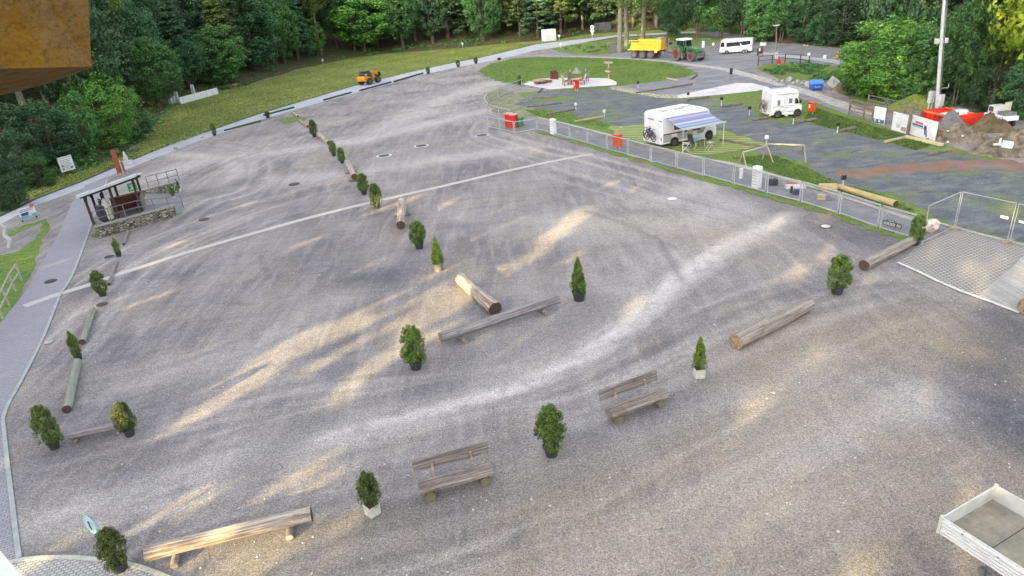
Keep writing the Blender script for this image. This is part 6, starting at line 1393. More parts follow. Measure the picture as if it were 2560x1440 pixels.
for px_, lb in (((1426, 196), 'thin post with a pale tip at the left back corner of the chairs'), ((1464, 195), 'thin post with a pale tip at the right back corner of the chairs')):
    o = empty('torch_post', place(px_), 0, lb, 'post'); MB().cyl((0, 0, 0), (0, 0, 1.0), .04, n=6).build('post', GRW, o); MB().cyl((0, 0, 1.0), (0, 0, 1.4), .1, .03, 8).build('tip', PLANK, o)
b = flat(1522, 200); H = top_h((*b, 0), 154); o = empty('signpost', (*b, 0), 0, 'tall wooden signpost with carved cross arms beside the plaza', 'signpost')
MB().cyl((0, 0, 0), (0, 0, H), .10, .08, 8).build('post', PLANK, o)
for k, (dz, dx, l_, an) in enumerate(((.12, 0, 1.2, .1), (.95, .1, .9, -.3), (1.35, -.15, .8, .35), (1.6, .1, .7, -.2))): MB().box((dx, -.12, H - dz), (l_, .06, .24), ry=an).build('arm', PLANK if k % 2 == 0 else RUST, o)
# timber edges of pitches
for i, (a, b, wd, lb) in enumerate((((1318, 269), (1405, 259), .25, 'timber edge of the first pitch near the plaza'), ((1368, 288), (1440, 275), .22, 'timber edge ending at a white topped post'), ((1437, 306), (1508, 294), .22, 'timber edge ending at a low post, left of the paver pad'), ((1332, 246), (1390, 244), .25, 'timber edge below the plaza corner'), ((1668, 198), (1696, 204), .35, 'short pale timber at the front of the lawn oval'), ((1725, 201), (1742, 189), .30, 'timber edge at the right tip of the lawn'), ((1990, 308), (2042, 300), .28, 'timber edge in front of the small motorhome'), ((2096, 332), (2139, 321), .28, 'timber edge in front of the plank rail fence'), ((2212, 358), (2260, 347), .26, 'timber edge in front of the white posters'), ((2322, 389), (2378, 376), .28, 'timber edge below the heaps'), ((1718, 252), (1772, 244), .22, 'timber edge between the slab and the awning motorhome'), ((1805, 268), (1855, 262), .2, 'timber edge left of the small motorhome'), ((1800, 352), (1920, 372), .16, 'low edging along the right side of the paver pad'), ((1590, 234), (1730, 212), .25, 'dark kerb rail above the long slab'), ((1355, 223), (1345, 233), .2, 'short timber by the plaza corner'), ((1880, 303), (1930, 294), .18, 'timber edge behind the bicycle of the small motorhome'))):
    A, B = flat(*a), flat(*b); L = np.linalg.norm(B - A); c = (A + B) / 2
    o = MB().box((0, 0, .10), (L, wd, .16)).build('timber_edging', PLANK if i in (2, 4, 8) else GRW, None, bev=.015); o.location = (*c, .02); o.rotation_euler = (0, 0, yaw(A, B)); tag(o, lb, 'timber edge', 'timber edges of the pitches')
A, B = flat(2264, 346), flat(2355, 367); L = np.linalg.norm(B - A); o = MB().box((0, 0, .12), (L, .28, .22)).build('timber_edging', mat('yellow_timber', (.62, .54, .32), (.5, .42, .25), 4, .8), None, bev=.02); o.location = (*((A + B) / 2), .02); o.rotation_euler = (0, 0, yaw(A, B)); tag(o, 'long yellowish timber at the foot of the white posters', 'timber edge', 'timber edges of the pitches')
A, B = flat(2096, 474), flat(2238, 518); L = np.linalg.norm(B - A); o = empty('peeled_log', (*((A + B) / 2), 0), yaw(A, B), 'long peeled yellow log lying behind the right end of the fence', 'log'); MB().cyl((-L / 2, 0, .2), (L / 2, 0, .2), .17, .21, 12).build('shaft', mat('peeled_yellow', (.52, .40, .20), (.40, .30, .15), 4, .85, stretch=(.4, 3, 3)), o, smooth=True); MB().cyl((L / 2, 0, .2), (L / 2 + .01, 0, .2), .2, n=12).build('cut_end', LOG_END, o)
o = MB().box((0, 0, .22), (1.1, .45, .35)).build('wood_block', mat('peeled_yellow', (.5, .4, .2)), None, bev=.03); o.location = (*flat(2069, 475), 0); o.rotation_euler = (0, 0, -.3); tag(o, 'pale wood block behind the fence left of the long peeled log', 'block')
# power posts, stones and odds along the camp path
for i, (p_, lb, wh) in enumerate((((1440, 277), 'low power post with a round white head near the plaza', 1), ((1511, 296), 'low power post with white sockets above the paver pad', 1), ((1915, 352 + 14), 'power post with white head above the timber rail', 1), ((1983, 311), 'black topped power post in front of the small motorhome', 0), ((2093, 333), 'black topped power post in front of the plank rail fence', 0), ((1873, 289), 'black topped power post left of the small motorhome', 0), ((1720, 251), 'black topped power post by the long slab', 0), ((1803, 264), 'black topped power post between the two motorhomes', 0), ((1595, 221), 'black topped power post at the cobble strip', 0), ((2106, 472), 'black topped power post at the end of the peeled log', 0))):
    o = empty('power_post', (*flat(*p_), 0), .3, lb, 'power post', 'power posts of the pitches'); MB().cyl((0, 0, 0), (0, 0, .65), .05, n=8).build('post', OFFW, o); MB().box((0, 0, .75), (.26, .2, .3)).build('socket_head', WHITE if wh else BLK, o, bev=.03)
def info_pillar(px_, top, wpx, label, nb, m=None):
    b = flat(*px_); H = top_h((*b, 0), top); w_ = wpx / ppm(b); y = yaw(flat(1833, 461), flat(1915, 484)); o = empty('sign_pillar', (*b, 0), y, label, 'pillar', 'white sign pillars at the fence')
    MB().box((0, w_ * .4, H / 2), (w_, w_ * .8, H)).build('column', m or WHITE, o, bev=.02); l_ = MB()
    for k in range(nb): l_.box((0, -.008, H * (.86 - k * .8 / nb)), (w_ * .72, .012, H * .025))
    if nb: l_.build('lettering', mat('faint_letter', (.42, .42, .40)), o)
info_pillar((1379, 336), 298, 14, 'slim white pillar with small marks at the fence near the gate', 5); info_pillar((1885, 471), 417, 19, 'tall white pillar with rows of faint plaques behind the fence', 6); info_pillar((1850, 447), 421, 7, 'narrow white panel on the fence left of the tall pillar', 0); info_pillar((1898, 458), 432, 6, 'narrow white panel right behind the tall pillar', 0)
for p_, sz, m_, lb, nm in (((1933, 463), (.55, .45, .4), BLK, 'black box on the path behind the fence', 'box'), ((1952, 463), (.5, .45, .4), STONE, 'pale stone beside the black box', 'stone'), ((1977, 463), (.5, .3, .15), REDP, 'small red tray behind the fence', 'tray'), ((1988, 470), (1.3, .6, .18), PALE, 'flat pale slab behind the small red tray', 'slab'), ((1991, 487), (.45, .3, .3), mat('dark_blue', (.05, .05, .12)), 'dark blue box near a fence post', 'box'), ((1978, 483), (.14, .14, .45), BLK, 'black bottle shape standing near the dark blue box', 'canister'), ((2052, 500), (.55, .35, .35), PLANK, 'yellowish carton on the path behind the fence', 'carton'), ((2070, 500), (.35, .3, .25), GREYM, 'grey tin beside the yellowish carton', 'tin')):
    o = MB().box((0, 0, sz[2] / 2), sz, taper=.9).build(nm if nm != 'box' else 'storage_box', m_, None, bev=.03); o.location = (*flat(*p_), .025); o.rotation_euler = (0, 0, random.uniform(-.5, .2)); tag(o, lb, nm)

# ---- signs and posters
def board(corners_bottom, top, label, m, name='poster_board', lift=None, deco=None, posts=2, backm=None, cat='poster', group=None, lettering=None, bottom=None):
    a, b = flat(*corners_bottom[0]), flat(*corners_bottom[1]); L = np.linalg.norm(b - a); y = yaw(a, b); H = (top_h((*a, 0), top[0]) + top_h((*b, 0), top[1])) / 2
    zb = 0 if bottom is None else (top_h((*a, 0), bottom[0]) + top_h((*b, 0), bottom[1])) / 2
    o = empty(name, (*a, 0), y, label, cat, group)
    MB().box((L / 2, 0, (H + zb) / 2), (L, .04, H - zb)).build('panel', m, o)
    for x in ((.08, L - .08) if posts == 2 else (L / 2,)): MB().box((x, .06, H / 2), (.08, .08, H)).build('post', backm or GRW, o)
    for (x0, x1, z0, z1, mm, nm) in deco or []:
        MB().box((L * (x0 + x1) / 2, -.026, zb + (H - zb) * (z0 + z1) / 2), (L * (x1 - x0), .012, (H - zb) * (z1 - z0))).build(nm, mm, o)
    return o, L, H, zb
BLUE = mat('print_blue', (0.05, 0.09, 0.22), (0.12, 0.20, 0.32), 6, .6, detail=3, thr=(.45, .55)); PRED = mat('print_red', (0.45, 0.12, 0.12), (.55, .2, .2), 5, .6); PGREY = mat('print_grey', (.45, .42, .42), (.6, .58, .58), 8, .6); PURP = mat('print_purple', (0.10, 0.06, 0.25)); PTEAL = mat('print_teal', (.12, .35, .42), (.3, .5, .55), 8, .5); LETT = mat('print_letter', (.16, .17, .2))
def rows(n, x0, x1, z0, z1, m, nm='lettering', t=.35):
    return [(x0, x1 - (k * 7 % 5) * .05 * (x1 - x0), z1 - (k + .5 + t / 2) * (z1 - z0) / n, z1 - (k + .5 - t / 2) * (z1 - z0) / n, m, nm) for k in range(n)]
board(((2182, 306), (2210, 312)), (264, 272), 'white poster with a dark blue picture strip at its foot beside the plank fence', WHITE, deco=[(.02, .98, .02, .27, BLUE, 'picture'), (.12, .24, .08, .25, WHITE, 'figure'), (.5, .62, .1, .24, WHITE, 'figure'), (.45, .7, .62, .645, PGREY, 'lettering')], group='posters at the campsite edge')
board(((2228, 324), (2266, 335)), (278, 289), 'white poster with brown photographs along the lower edge', WHITE, deco=[(.30, .55, .2, .42, PGREY, 'picture'), (.62, .95, .10, .32, mat('print_brown', (.25, .14, .12), (.5, .45, .42), 10, .6), 'picture'), (.08, .14, .86, .93, PGREY, 'logo')] + rows(3, .3, .8, .42, .6, PGREY, t=.2), group='posters at the campsite edge')
o, L, H, zb = board(((2270, 333), (2336, 356)), (287, 303), 'widest white poster with red and blue slanted lettering and a leaping figure', WHITE, deco=[(.05, .13, .80, .92, PGREY, 'logo'), (.22, .50, .64, .74, PRED, 'lettering'), (.12, .52, .52, .60, PURP, 'lettering'), (.14, .54, .45, .49, PTEAL, 'lettering'), (.72, .78, .84, .88, PGREY, 'logo'), (.05, .1, .15, .2, PRED, 'logo')] + rows(6, .74, .92, .2, .62, PGREY, t=.12), group='posters at the campsite edge')
MB().box((L * .60, -.04, H * .56), (.22, .02, .3)).cyl((L * .60, -.04, H * .5), (L * .64, -.04, H * .2), .045, n=5).cyl((L * .64, -.04, H * .62), (L * .70, -.04, H * .12), .045, n=5).build('figure', PURP, o)
for px_, tp, lb in (((2267, 337), 252, 'tall grey pole between the two biggest posters'), ((2273, 334), 254, 'second tall thin pole just right of the first between the posters')):
    b = flat(*px_); o = MB().cyl((0, 0, 0), (0, 0, top_h((*b, 0), tp)), .09, .07, 8).build('wooden_pole', GRW, None); o.location = (*b, 0); tag(o, lb, 'pole')
board(((160, 446), (194, 436)), (396, 386), 'white list board with many small entries on two posts beyond the road', WHITE, name='billboard', bottom=(432, 421), cat='billboard', deco=[(.0, 1, .86, 1, mat('print_mint', (.5, .65, .55)), 'header')] + rows(7, .1, .92, .08, .82, LETT, t=.28) + [(.12, .25, .32, .42, LETT, 'logo'), (.12, .25, .1, .2, LETT, 'logo'), (.7, .88, .12, .22, LETT, 'logo')])
board(((56, 556), (96, 543)), (526, 509), 'colourful white, purple and turquoise billboard with red top at the road bend', WHITE, name='billboard', bottom=(552, 536), cat='billboard', backm=DARKW, deco=[(.0, .98, .02, .3, PTEAL, 'picture'), (.08, .55, .30, .55, PURP, 'picture'), (.5, .68, .1, .45, WHITE, 'lettering'), (.72, 1.0, .88, 1.08, PRED, 'header')] + rows(2, .05, .9, .6, .88, PURP, t=.3))
b = flat(305, 431); H = top_h((*b, 0), 375); o = empty('red_pillar', (*b, 0), R(20), 'tall rust red advertising pillar by the road behind the kiosk', 'pillar')
MB().box((-.18, 0, H / 2), (.42, .35, H), taper=.9).build('column', mat('rust_red', (0.36, 0.085, 0.04), (0.28, 0.06, 0.03), 3, .7), o); MB().box((.12, -.05, H * .27), (.09, .3, H * .54)).build('panel', OFFW, o); MB().box((.26, 0, H * .24), (.12, .3, H * .48)).build('side_panel', RUST, o)
o = empty('small_statue', (*flat(319, 412), 0), .3, 'small grey stone figure on a block beside the red pillar', 'statue'); MB().box((0, 0, .22), (1.0, .5, .45)).build('plinth', OFFW, o, bev=.04); MB().lathe([(.20, .45), (.24, .7), (.13, 1.05), (.12, 1.2), (.03, 1.4)], 10).build('figure', OFFW, o, smooth=True)
o = empty('stone_cross', (*flat(27, 618), 0), .6, 'white carved driftwood like sculpture standing on the small gravel crescent', 'sculpture'); mb = MB(); mb.tube([(-.1, 0, 0), (.12, 0, .45), (-.05, .05, .85), (.1, 0, 1.35), (-.15, 0, 1.75), (-.38, 0, 1.68)], .13, 8); mb.build('figure', OFFW, o, smooth=True); o.name = 'sculpture'
# white barrier at the meadow edge
A, B = flat(452, 262), flat(546, 236); L = np.linalg.norm(B - A); y = yaw(A, B); o = empty('white_barrier', (*A, 0), y, 'long low white barrier at the foot of the wood', 'barrier')
MB().box((L / 2, 0, .62), (L, .18, 1.1)).build('panel', WHITE, o, bev=.03)
for x in np.arange(.8, L, 1.6): MB().box((x, -.1, .62), (.06, .03, 1.1)).build('joint', OFFW, o)
for i, (p_, hh, lb) in enumerate((((430, 264), 1.2, 'white barrel left of the long barrier, leftmost'), ((437, 261), 1.3, 'white barrel left of the long barrier, second'), ((446, 259), 2.0, 'grey white block at the left end of the long barrier'), ((487, 243), 2.1, 'pale post behind the middle of the long barrier'))):
    o = MB().box((0, 0, hh / 2), (.6, .6, hh), taper=.85).build('marker_block', OFFW, None, bev=.08); b = hit(*p_); o.location = b; tag(o, lb, 'block')
for i, (p_, tp, w_, lb) in enumerate((((589, 221), 209, .9, 'reddish stone post at the meadow edge right of the barrier'), ((808, 160), 147, .35, 'white marker post by the pale sapling'), ((1157, 121), 106, .35, 'white marker post at the brown bank edge'), ((238, 394), 372, .2, 'thin wooden stake in the meadow above the list board'), ((1402, 121), 108, .5, 'small white and blue sign on the verge tip'), ((1398, 100), 87, .55, 'cream box beside the white container'), ((1908, 140), 116, .0, ''), ((2023, 154), 132, .12, 'thin steel post in the far yard with a white tag'), ((2063, 154), 139, .12, 'thin steel post in the far yard nearer the big tree'))):
    if not lb: continue
    b = hit(*p_); H = top_h(b, tp); o = empty('marker_post', b, 0, lb, 'post'); MB().cyl((0, 0, 0), (0, 0, H * (.55 if w_ > .3 else 1)), max(.05, w_ * .15), n=6).build('post', GRW if i in (0, 3) else OFFW, o)
    if w_ > .1 and i != 3: MB().box(((-.15 if i >= 7 else 0), 0, H * .8), (w_ if w_ > .2 else .4, .12, H * .4 if w_ > .2 else .5)).build('plate', {0: mat('salmon_stone', (.35, .22, .17))}.get(i, WHITE), o)
b = flat(1481, 98); H = top_h((*b, 0), 63); o = empty('road_sign', (*b, 0), 0, 'round white road sign above a white plate on a pole by the forest road', 'road sign'); MB().cyl((0, 0, 0), (0, 0, H), .07, n=8).build('pole', OFFW, o)
MB().cyl((0, -.12, H * .86), (0, -.08, H * .86), .5, n=20).build('disc', WHITE, o); MB().cyl((0, -.12, H * .62), (0, -.08, H * .62), .52, n=8).box((0, -.1, H * .42), (.5, .05, .6)).build('plate', mat('plate_cream2', (.66, .68, .60)), o)
# container, dark trailer, gate group, lamp post etc
a, b = flat(1364, 104), flat(1391, 101); L = np.linalg.norm(b - a); H = top_h((*a, 0), 75); o = empty('container', (*a, 0), yaw(a, b), 'white ribbed container box set into the brown bank', 'container')
MB().box((L / 2, 1.4, H / 2), (L, 2.8, H)).build('body', WHITE, o, bev=.04); g = MB()
for x in np.linspace(.3, L - .3, 9): g.box((x, -.02, H * .48), (.09, .05, H * .86))
g.box((L * .62, -.02, H * .92), (L * .55, .06, .08)).build('ribs', OFFW, o)
a, b = flat(1485, 83), flat(1528, 80); L = np.linalg.norm(b - a); H = top_h((*a, 0), 58); o = empty('dark_trailer', (*a, 0), yaw(a, b), 'dark ribbed box trailer in the shade under the trees', 'trailer'); MB().box((L / 2, 1, H * .58), (L, 2, H * .84)).build('box', mat('dark_ribbed', (.09, .09, .10), (.06, .06, .07), 3, .8), o); g = MB()
for x in np.linspace(.3, L - .3, 10): g.box((x, -.02, H * .58), (.08, .05, H * .8))
g.build('ribs', mat('dark_ribs', (.05, .05, .055)), o)
for x in (L * .18, L * .3): wheel('wheel', x, -.02, .35, .22, RIMG, o)
a, b = flat(1519, 131), flat(1545, 131); L = np.linalg.norm(b - a); H = top_h((*a, 0), 107); o = empty('shed', (*a, 0), yaw(a, b), 'dark grey box shelter with a pale frame next to the spruces', 'shelter'); MB().box((L * .66, .6, H * .45), (L * .66, 1.2, H * .86)).build('box', mat('slate_box', (.12, .13, .16)), o); MB().box((L / 2, .5, H), (L, 1.3, .08)).box((.04, 0, H / 2), (.09, .09, H)).box((.3 * L, 0, H / 2), (.09, .09, H)).build('frame', GRW, o)
a, b = flat(1752, 123), flat(1793, 121); L = np.linalg.norm(b - a); H = top_h((*a, 0), 98); o = empty('yard_gate', (*a, 0), yaw(a, b), 'grey wire gate with small signs left of the coach motorhome', 'gate')
MB().tube([(0, 0, 0), (0, 0, H), (L * .55, 0, H), (L * .55, 0, 0)], .06, 6).tube([(L * .55, 0, H * .8), (L, 0, H * .8), (L, 0, 0)], .05, 6).tube([(L * .36, 0, 0), (L * .36, 0, H)], .05, 6).build('frame', GREYM, o); w_ = wire_mesh(L, .1, H * .8, .3, .02).build('wire_mesh', WIRE, o)
MB().box((L * .14, -.08, H * .5), (.5, .04, 1.2)).build('sign', mat('sign_paleblue', (.5, .6, .72)), o); MB().box((L * .75, -.08, H * .45), (.38, .04, .38), ry=.78).build('sign', WHITE, o)
b = flat(1940, 147); H = top_h((*b, 0), 63); o = empty('lamp_post', (*b, 0), 0, 'tall thin lamp post beside the red box at the far yard', 'lamp post'); MB().cyl((0, 0, 0), (-.35, 0, H), .13, .08, 8).build('pole', GRW, o); MB().box((-.35, 0, H), (.9, .25, .12)).build('lamp_head', OFFW, o); MB().box((0, -.05, .5), (.35, .3, 1.0)).build('cabinet', OFFW, o)
b = flat(1899, 139); H = top_h((*b, 0), 118); o = empty('notice_stand', (*b, 0), 0, 'dark brown stand with a white paper right of the coach motorhome', 'sign'); MB().box((0, 0, H * .6), (.95, .2, H * .75)).box((-.3, 0, H * .12), (.2, .2, H * .24)).build('stand', mat('stand_brown', (.10, .05, .045)), o); MB().box((-.1, -.12, H * .72), (.25, .02, H * .35)).build('paper', WHITE, o)
a, b = flat(1899, 118), flat(1916, 118); L = np.linalg.norm(b - a); H = top_h((*a, 0), 105); o = empty('notice_board', (*a, 0), yaw(a, b), 'framed notice board with a small roof in front of the far trees', 'notice board'); MB().box((L / 2, 0, H * .6), (L * .9, .1, H * .62)).build('panel', mat('notice_pale', (.6, .62, .6), (.4, .5, .42), 3), o); MB().box((0, 0, H / 2), (.12, .12, H)).box((L, 0, H / 2), (.12, .12, H)).box((L / 2, 0, H), (L * 1.1, .4, .1)).build('frame', GRW, o)
b = flat(1826, 205); H = top_h((*b, 0), 170); o = empty('small_sign', (*b, 0), 0, 'thin post with a dark upright plate between the two gravel tracks', 'sign'); MB().cyl((0, 0, 0), (0, 0, H), .035, n=6).build('post', GREYM, o); MB().box((0, -.05, H - .4), (.38, .04, .75)).build('plate', BLK, o)
for i, (p_, tp, lb) in enumerate((((2094, 144), 130, 'orange white traffic cone with a pole by the far yard edge'), ((2090, 145), 137, 'short orange traffic cone beside the taller one'))):
    b = flat(*p_); H = top_h((*b, 0), tp); o = empty('traffic_cone', (*b, 0), 0, lb, 'traffic cone', 'traffic cones'); MB().box((0, 0, .04), (.6, .6, .08)).build('base', ORANGE, o); MB().cyl((0, 0, .08), (0, 0, H), .28, .06, 12).build('cone', mat('cone_pale_orange', (.7, .3, .18)), o)
for i, (p_, lb) in enumerate((((1756, 300), ''),)): pass
# ================================================================== KIOSK ON ITS STONE TERRACE
def stone_mat():
    m = bpy.data.materials.new('rubble_stone'); m.use_nodes = True; n, l = m.node_tree.nodes, m.node_tree.links; b = n['Principled BSDF']; b.inputs['Roughness'].default_value = .95
    tc = n.new('ShaderNodeTexCoord'); mp = n.new('ShaderNodeMapping'); mp.inputs['Scale'].default_value = (1, 1, 1.6); l.new(tc.outputs['Object'], mp.inputs[0])
    v = n.new('ShaderNodeTexVoronoi'); v.inputs['Scale'].default_value = 3.4; v.inputs['Randomness'].default_value = .8; l.new(mp.outputs[0], v.inputs[0])
    sc = n.new('ShaderNodeSeparateColor'); l.new(v.outputs['Color'], sc.inputs[0])
    cr = n.new('ShaderNodeValToRGB'); cr.color_ramp.elements[0].color = (.15, .14, .11, 1); cr.color_ramp.elements[1].color = (.42, .39, .32, 1); l.new(sc.outputs[0], cr.inputs[0])
    v2 = n.new('ShaderNodeTexVoronoi'); v2.feature = 'DISTANCE_TO_EDGE'; v2.inputs['Scale'].default_value = 3.4; v2.inputs['Randomness'].default_value = .8; l.new(mp.outputs[0], v2.inputs[0])
    mr = n.new('ShaderNodeMapRange'); mr.inputs[1].default_value = .02; mr.inputs[2].default_value = .09; l.new(v2.outputs['Distance'], mr.inputs[0])
    c = mixc(n, l, mr.outputs[0], (.06, .06, .05), cr.outputs[0]); l.new(c, b.inputs['Base Color'])
    bp = n.new('ShaderNodeBump'); bp.inputs['Strength'].default_value = 1; bp.inputs['Distance'].default_value = .05; l.new(mr.outputs[0], bp.inputs['Height']); l.new(bp.outputs[0], b.inputs['Normal']); return m
ST = stone_mat(); CAP = mat('wall_cap', (.36, .35, .30), (.27, .26, .23), 5, .9)
A, B = flat(247, 597), flat(443, 541); LW = np.linalg.norm(B - A); y = yaw(A, B); un = np.array([-math.sin(y), math.cos(y)])
D = (flat(449, 475) - B) @ un; D = min(max(D, 4.2), 7.0)
SHK = ((flat(449, 475) - B) @ np.array([math.cos(y), math.sin(y)])) / ((flat(449, 475) - B) @ un)
DONE = []
def skew(root, x0=0.0):
    for ch in root.children:
        for v_ in ch.data.vertices: v_.co.x += SHK * v_.co.y
        for c2 in ch.children:
            for v_ in c2.data.vertices: v_.co.x += SHK * v_.co.y
print('kiosk', LW, D, 'yaw', math.degrees(y), 'shear', SHK)
hw = top_h((*A, 0), 570); hw = min(max(hw, .7), 1.1)
o = empty('stone_terrace', (*A, 0), y, 'raised rubble stone terrace with ramp that carries the kiosk', 'terrace')
MB().box((LW / 2, .2, hw / 2), (LW, .4, hw)).build('front_wall', ST, o); MB().box((LW / 2 + .02, .19, hw + .04), (LW + .06, .46, .08)).build('coping', CAP, o)
MB().box((LW * .5 + .2, D - .2, hw * .62), (LW - .4, .4, hw * 1.24)).build('back_wall', ST, o); MB().box((LW * .5 + .2, D - .2, hw * 1.24 + .04), (LW - .34, .46, .08)).build('coping', CAP, o)
MB().box((.2, D / 2, hw / 2), (.4, D - .8, hw)).build('side_wall', ST, o)
DECK = mat('deck', (.15, .13, .125), (.10, .09, .088), 3, .9)
MB().box((LW * .28 + .1, D / 2, hw - .1), (LW * .56 - .6, D - .82, .12)).build('deck', DECK, o)
x0, x1 = LW * .56 - .15, LW + .3; MB().prism([(x0, hw - .06), (x1, .02), (x1, -.05), (x0, -.05)], .42, D - .42).build('ramp', mat('ramp_gravel', (.24, .24, .25), (.17, .17, .18), 4, .95), o)
bpy.context.view_layer.update(); skew(o)
def railing(x0, x1, yy, z0, z1, hh, label, n=4):
    g = empty('railing', (*(A + un * yy + np.array([math.cos(y), math.sin(y)]) * (x0 + SHK * yy)), 0), y, label, 'railing', 'grey tube railings of the kiosk terrace'); L_ = x1 - x0
    r = MB(); f = lambda t: z0 + (z1 - z0) * t
    for k in (1, .5): r.cyl((0, 0, f(0) + hh * k), (L_, 0, f(1) + hh * k), .03, n=6)
    r.build('rail', GREYM, g)
    for i in range(n + 1): MB().cyl((L_ * i / n, 0, f(i / n)), (L_ * i / n, 0, f(i / n) + hh), .03, n=6).build('post', GREYM, g)
railing(.1, LW * .56, .2, hw + .08, hw + .08, .95, 'tube railing in front of the kiosk', 3); railing(LW * .56, LW + .6, .2, hw + .08, hw * .55, .95, 'tube railing beside the front of the ramp', 3)
railing(LW * .60, LW + .3, D - .2, hw * 1.3, hw * 1.3, .95, 'tube railing on the back wall behind the ramp', 3)
# kiosk
KH = 2.3; z0 = hw + .01; z1 = hw + KH
vk = np.array([math.cos(y), math.sin(y)]); uk = un; YR = .45; DK = 3.2
def kloc(px, py, z, yy): p = flat(px, py, z) - A; return p @ vk - SHK * yy
XL = kloc(239, 511, z1, YR); XR = kloc(372, 447, z1 + .45, YR); print('roof', XL, XR, LW); LK = XR - XL; yk = y
K0 = A + vk * (XL + SHK * YR) + un * YR; o = empty('kiosk', (*K0, 0), y, 'dark timber kiosk with a bright metal roof on the stone terrace', 'kiosk')
DROP, RISE = .62, .5
def zr(x, yy): return z1 - .02 + RISE * x / LK - DROP * yy / DK
rf = mat('metal_roof', (.70, .72, .76), (.60, .62, .66), 1.2, .22, metal=.6); rg = mat('metal_roof_blue', (.58, .62, .66), (.48, .52, .56), 2, .45, metal=0)
def rslab(x0, x1, y0, y1, up, th):
    q = [(x0, y0), (x1, y0), (x1, y1), (x0, y1)]
    return MB().add([(x, yy, zr(x, yy) + up) for x, yy in q] + [(x, yy, zr(x, yy) + up - th) for x, yy in q], [(0, 1, 2, 3), (7, 6, 5, 4), (0, 4, 5, 1), (1, 5, 6, 2), (2, 6, 7, 3), (3, 7, 4, 0)])
rp = rslab(0, LK, 0, DK, 0, .1).build('roof', rg, o)
RPL = mat('roof_sky_sheen', (.86, .86, .86), None, 2, .15, spec=1.0)  # white colour stands in for sky reflected by the metal roof
rslab(LK * .42, LK * .98, .1, 1.2, .05, .05).build('roof_panel', RPL, rp); rslab(LK * .12, LK, DK - 1.1, DK - .1, .05, .05).build('roof_panel', RPL, rp); rslab(0, LK * .2, .1, .8, .05, .05).build('roof_panel', RPL, rp)
rslab(0, LK, -.09, 0, -.02, .16).build('gutter', rg, o)
for x in (.35, LK * .5, LK - .4):
    for yy in (.45, DK - .5): h_ = zr(x, yy) - .1 - z0; MB().box((x, yy, z0 + h_ / 2), (.15, .15, h_)).build('post', DARKW, o)
for x in (.35, LK - .4): zt = zr(x, .45) - .1; MB().cyl((x, .45, zt - .75), (x, 1.1, zt - .1), .06, n=6).build('brace', DARKW, o); MB().cyl((x, DK - .5, zt - .95), (x, DK - 1.1, zt - .4), .06, n=6).build('brace', DARKW, o)
for yy in (.45, DK - .5): MB().cyl((.1, yy, zr(.1, yy) - .19), (LK - .1, yy, zr(LK - .1, yy) - .19), .09, n=6).build('beam', DARKW, o)
MB().box((LK * .64, DK - .75, z0 + .5), (LK * .55, .08, 1.0)).build('back_counter', mat('counter_red', (.15, .045, .03), (.08, .025, .02), 3, .7, stretch=(.3, 1, 3)), o)
MB().box((LK * .64, DK - .8, z0 + 1.03), (LK * .56, .35, .06)).build('counter_top', GRW, o)
MB().box((LK * .28, DK - 1.2, z0 + .85), (.08, .9, 1.7)).build('partition', DARKW, o)
MB().box((LK - .3, DK * .5, z0 + .5), (.10, 1.5, 1.0)).build('side_counter', GRW, o)
bpy.context.view_layer.update(); skew(o)
def kworld(x, yy): return K0 + vk * (x + SHK * yy) + uk * yy
p = kworld(LK * .80, DK - .95); o = empty('green_sign', (*p, z0 + 1.2), yk, 'bright green square sign with a white cross figure hanging in the kiosk', 'sign'); MB().box((0, 0, .3), (.6, .05, .6)).build('plate', mat('sign_green', (.03, .48, .14)), o)
x_ = MB()
for an in (.78, -.78): x_.box((0, -.032, .3), (.55, .012, .09), ry=an)
x_.box((0, -.033, .3), (.09, .012, .5)).build('figure', mat('sign_pale_green', (.6, .82, .65)), o)
p = kworld(LK * .33, .95); o = empty('cloth_bundle', (*p, z0), y, 'white cloth bundle propped up inside the left half of the kiosk', 'cloth'); MB().lathe([(.30, 0), (.28, .5), (.24, 1.0), (.13, 1.4), (.04, 1.5)], 9).build('cloth', mat('cloth_white', (.66, .68, .55)), o, smooth=True)
for i, (xx, yy, hh, lb) in enumerate(((.95, .95, 1.0, 'dark folded chair stack near the kiosk corner post'), (1.05, 1.75, 1.2, 'dark covered stack behind the folded chairs in the kiosk'))):
    p = kworld(xx, yy); o = empty('chair_stack', (*p, z0), y, lb, 'stack'); MB().box((0, 0, hh / 2), (.55, .5, hh), taper=.8).build('cover', mat('stack_purple', (.07, .055, .085)), o, bev=.04); MB().box((0, 0, hh + .05), (.5, .1, .1), ry=.4).build('handle', GREYM, o)

# ================================================================== DROPSIDE TRUCK BED, bottom right
ZR = 1.75                                   # rim height
c0, cl, cr_ = flat(2480, 1208, ZR), flat(2356, 1293, ZR), flat(2484, 1440, ZR)
hx = c0 - cl; Wt = np.linalg.norm(hx); uy = cr_ - cl; uy /= np.linalg.norm(uy); e_ = hx / Wt; e_ = e_ + 0.12 * np.array([-uy[1], uy[0]]); ux = e_ / np.linalg.norm(e_); uy = np.array([ux[1], -ux[0]])     # uy towards the camera, right
yb = math.atan2(-uy[1], -uy[0]) + math.pi
o = empty('truck_bed', (*cl, 0), math.atan2(uy[1], uy[0]), 'white dropside truck bed with grey floor cut by the bottom right corner', 'truck bed')   # local x: towards the camera, y: across (left wall at y=0, far wall at +)
Wt_ = Wt; LT = 4.2; ZF = ZR - .42
sgn = 1 if (ux @ np.array([-math.sin(math.atan2(uy[1], uy[0])), math.cos(math.atan2(uy[1], uy[0]))])) > 0 else -1
Yw = Wt_ * sgn
FLOORM = mat('bed_floor', (.36, .32, .24), (.22, .20, .155), 1.6, .8, detail=8, extra=road_extra)
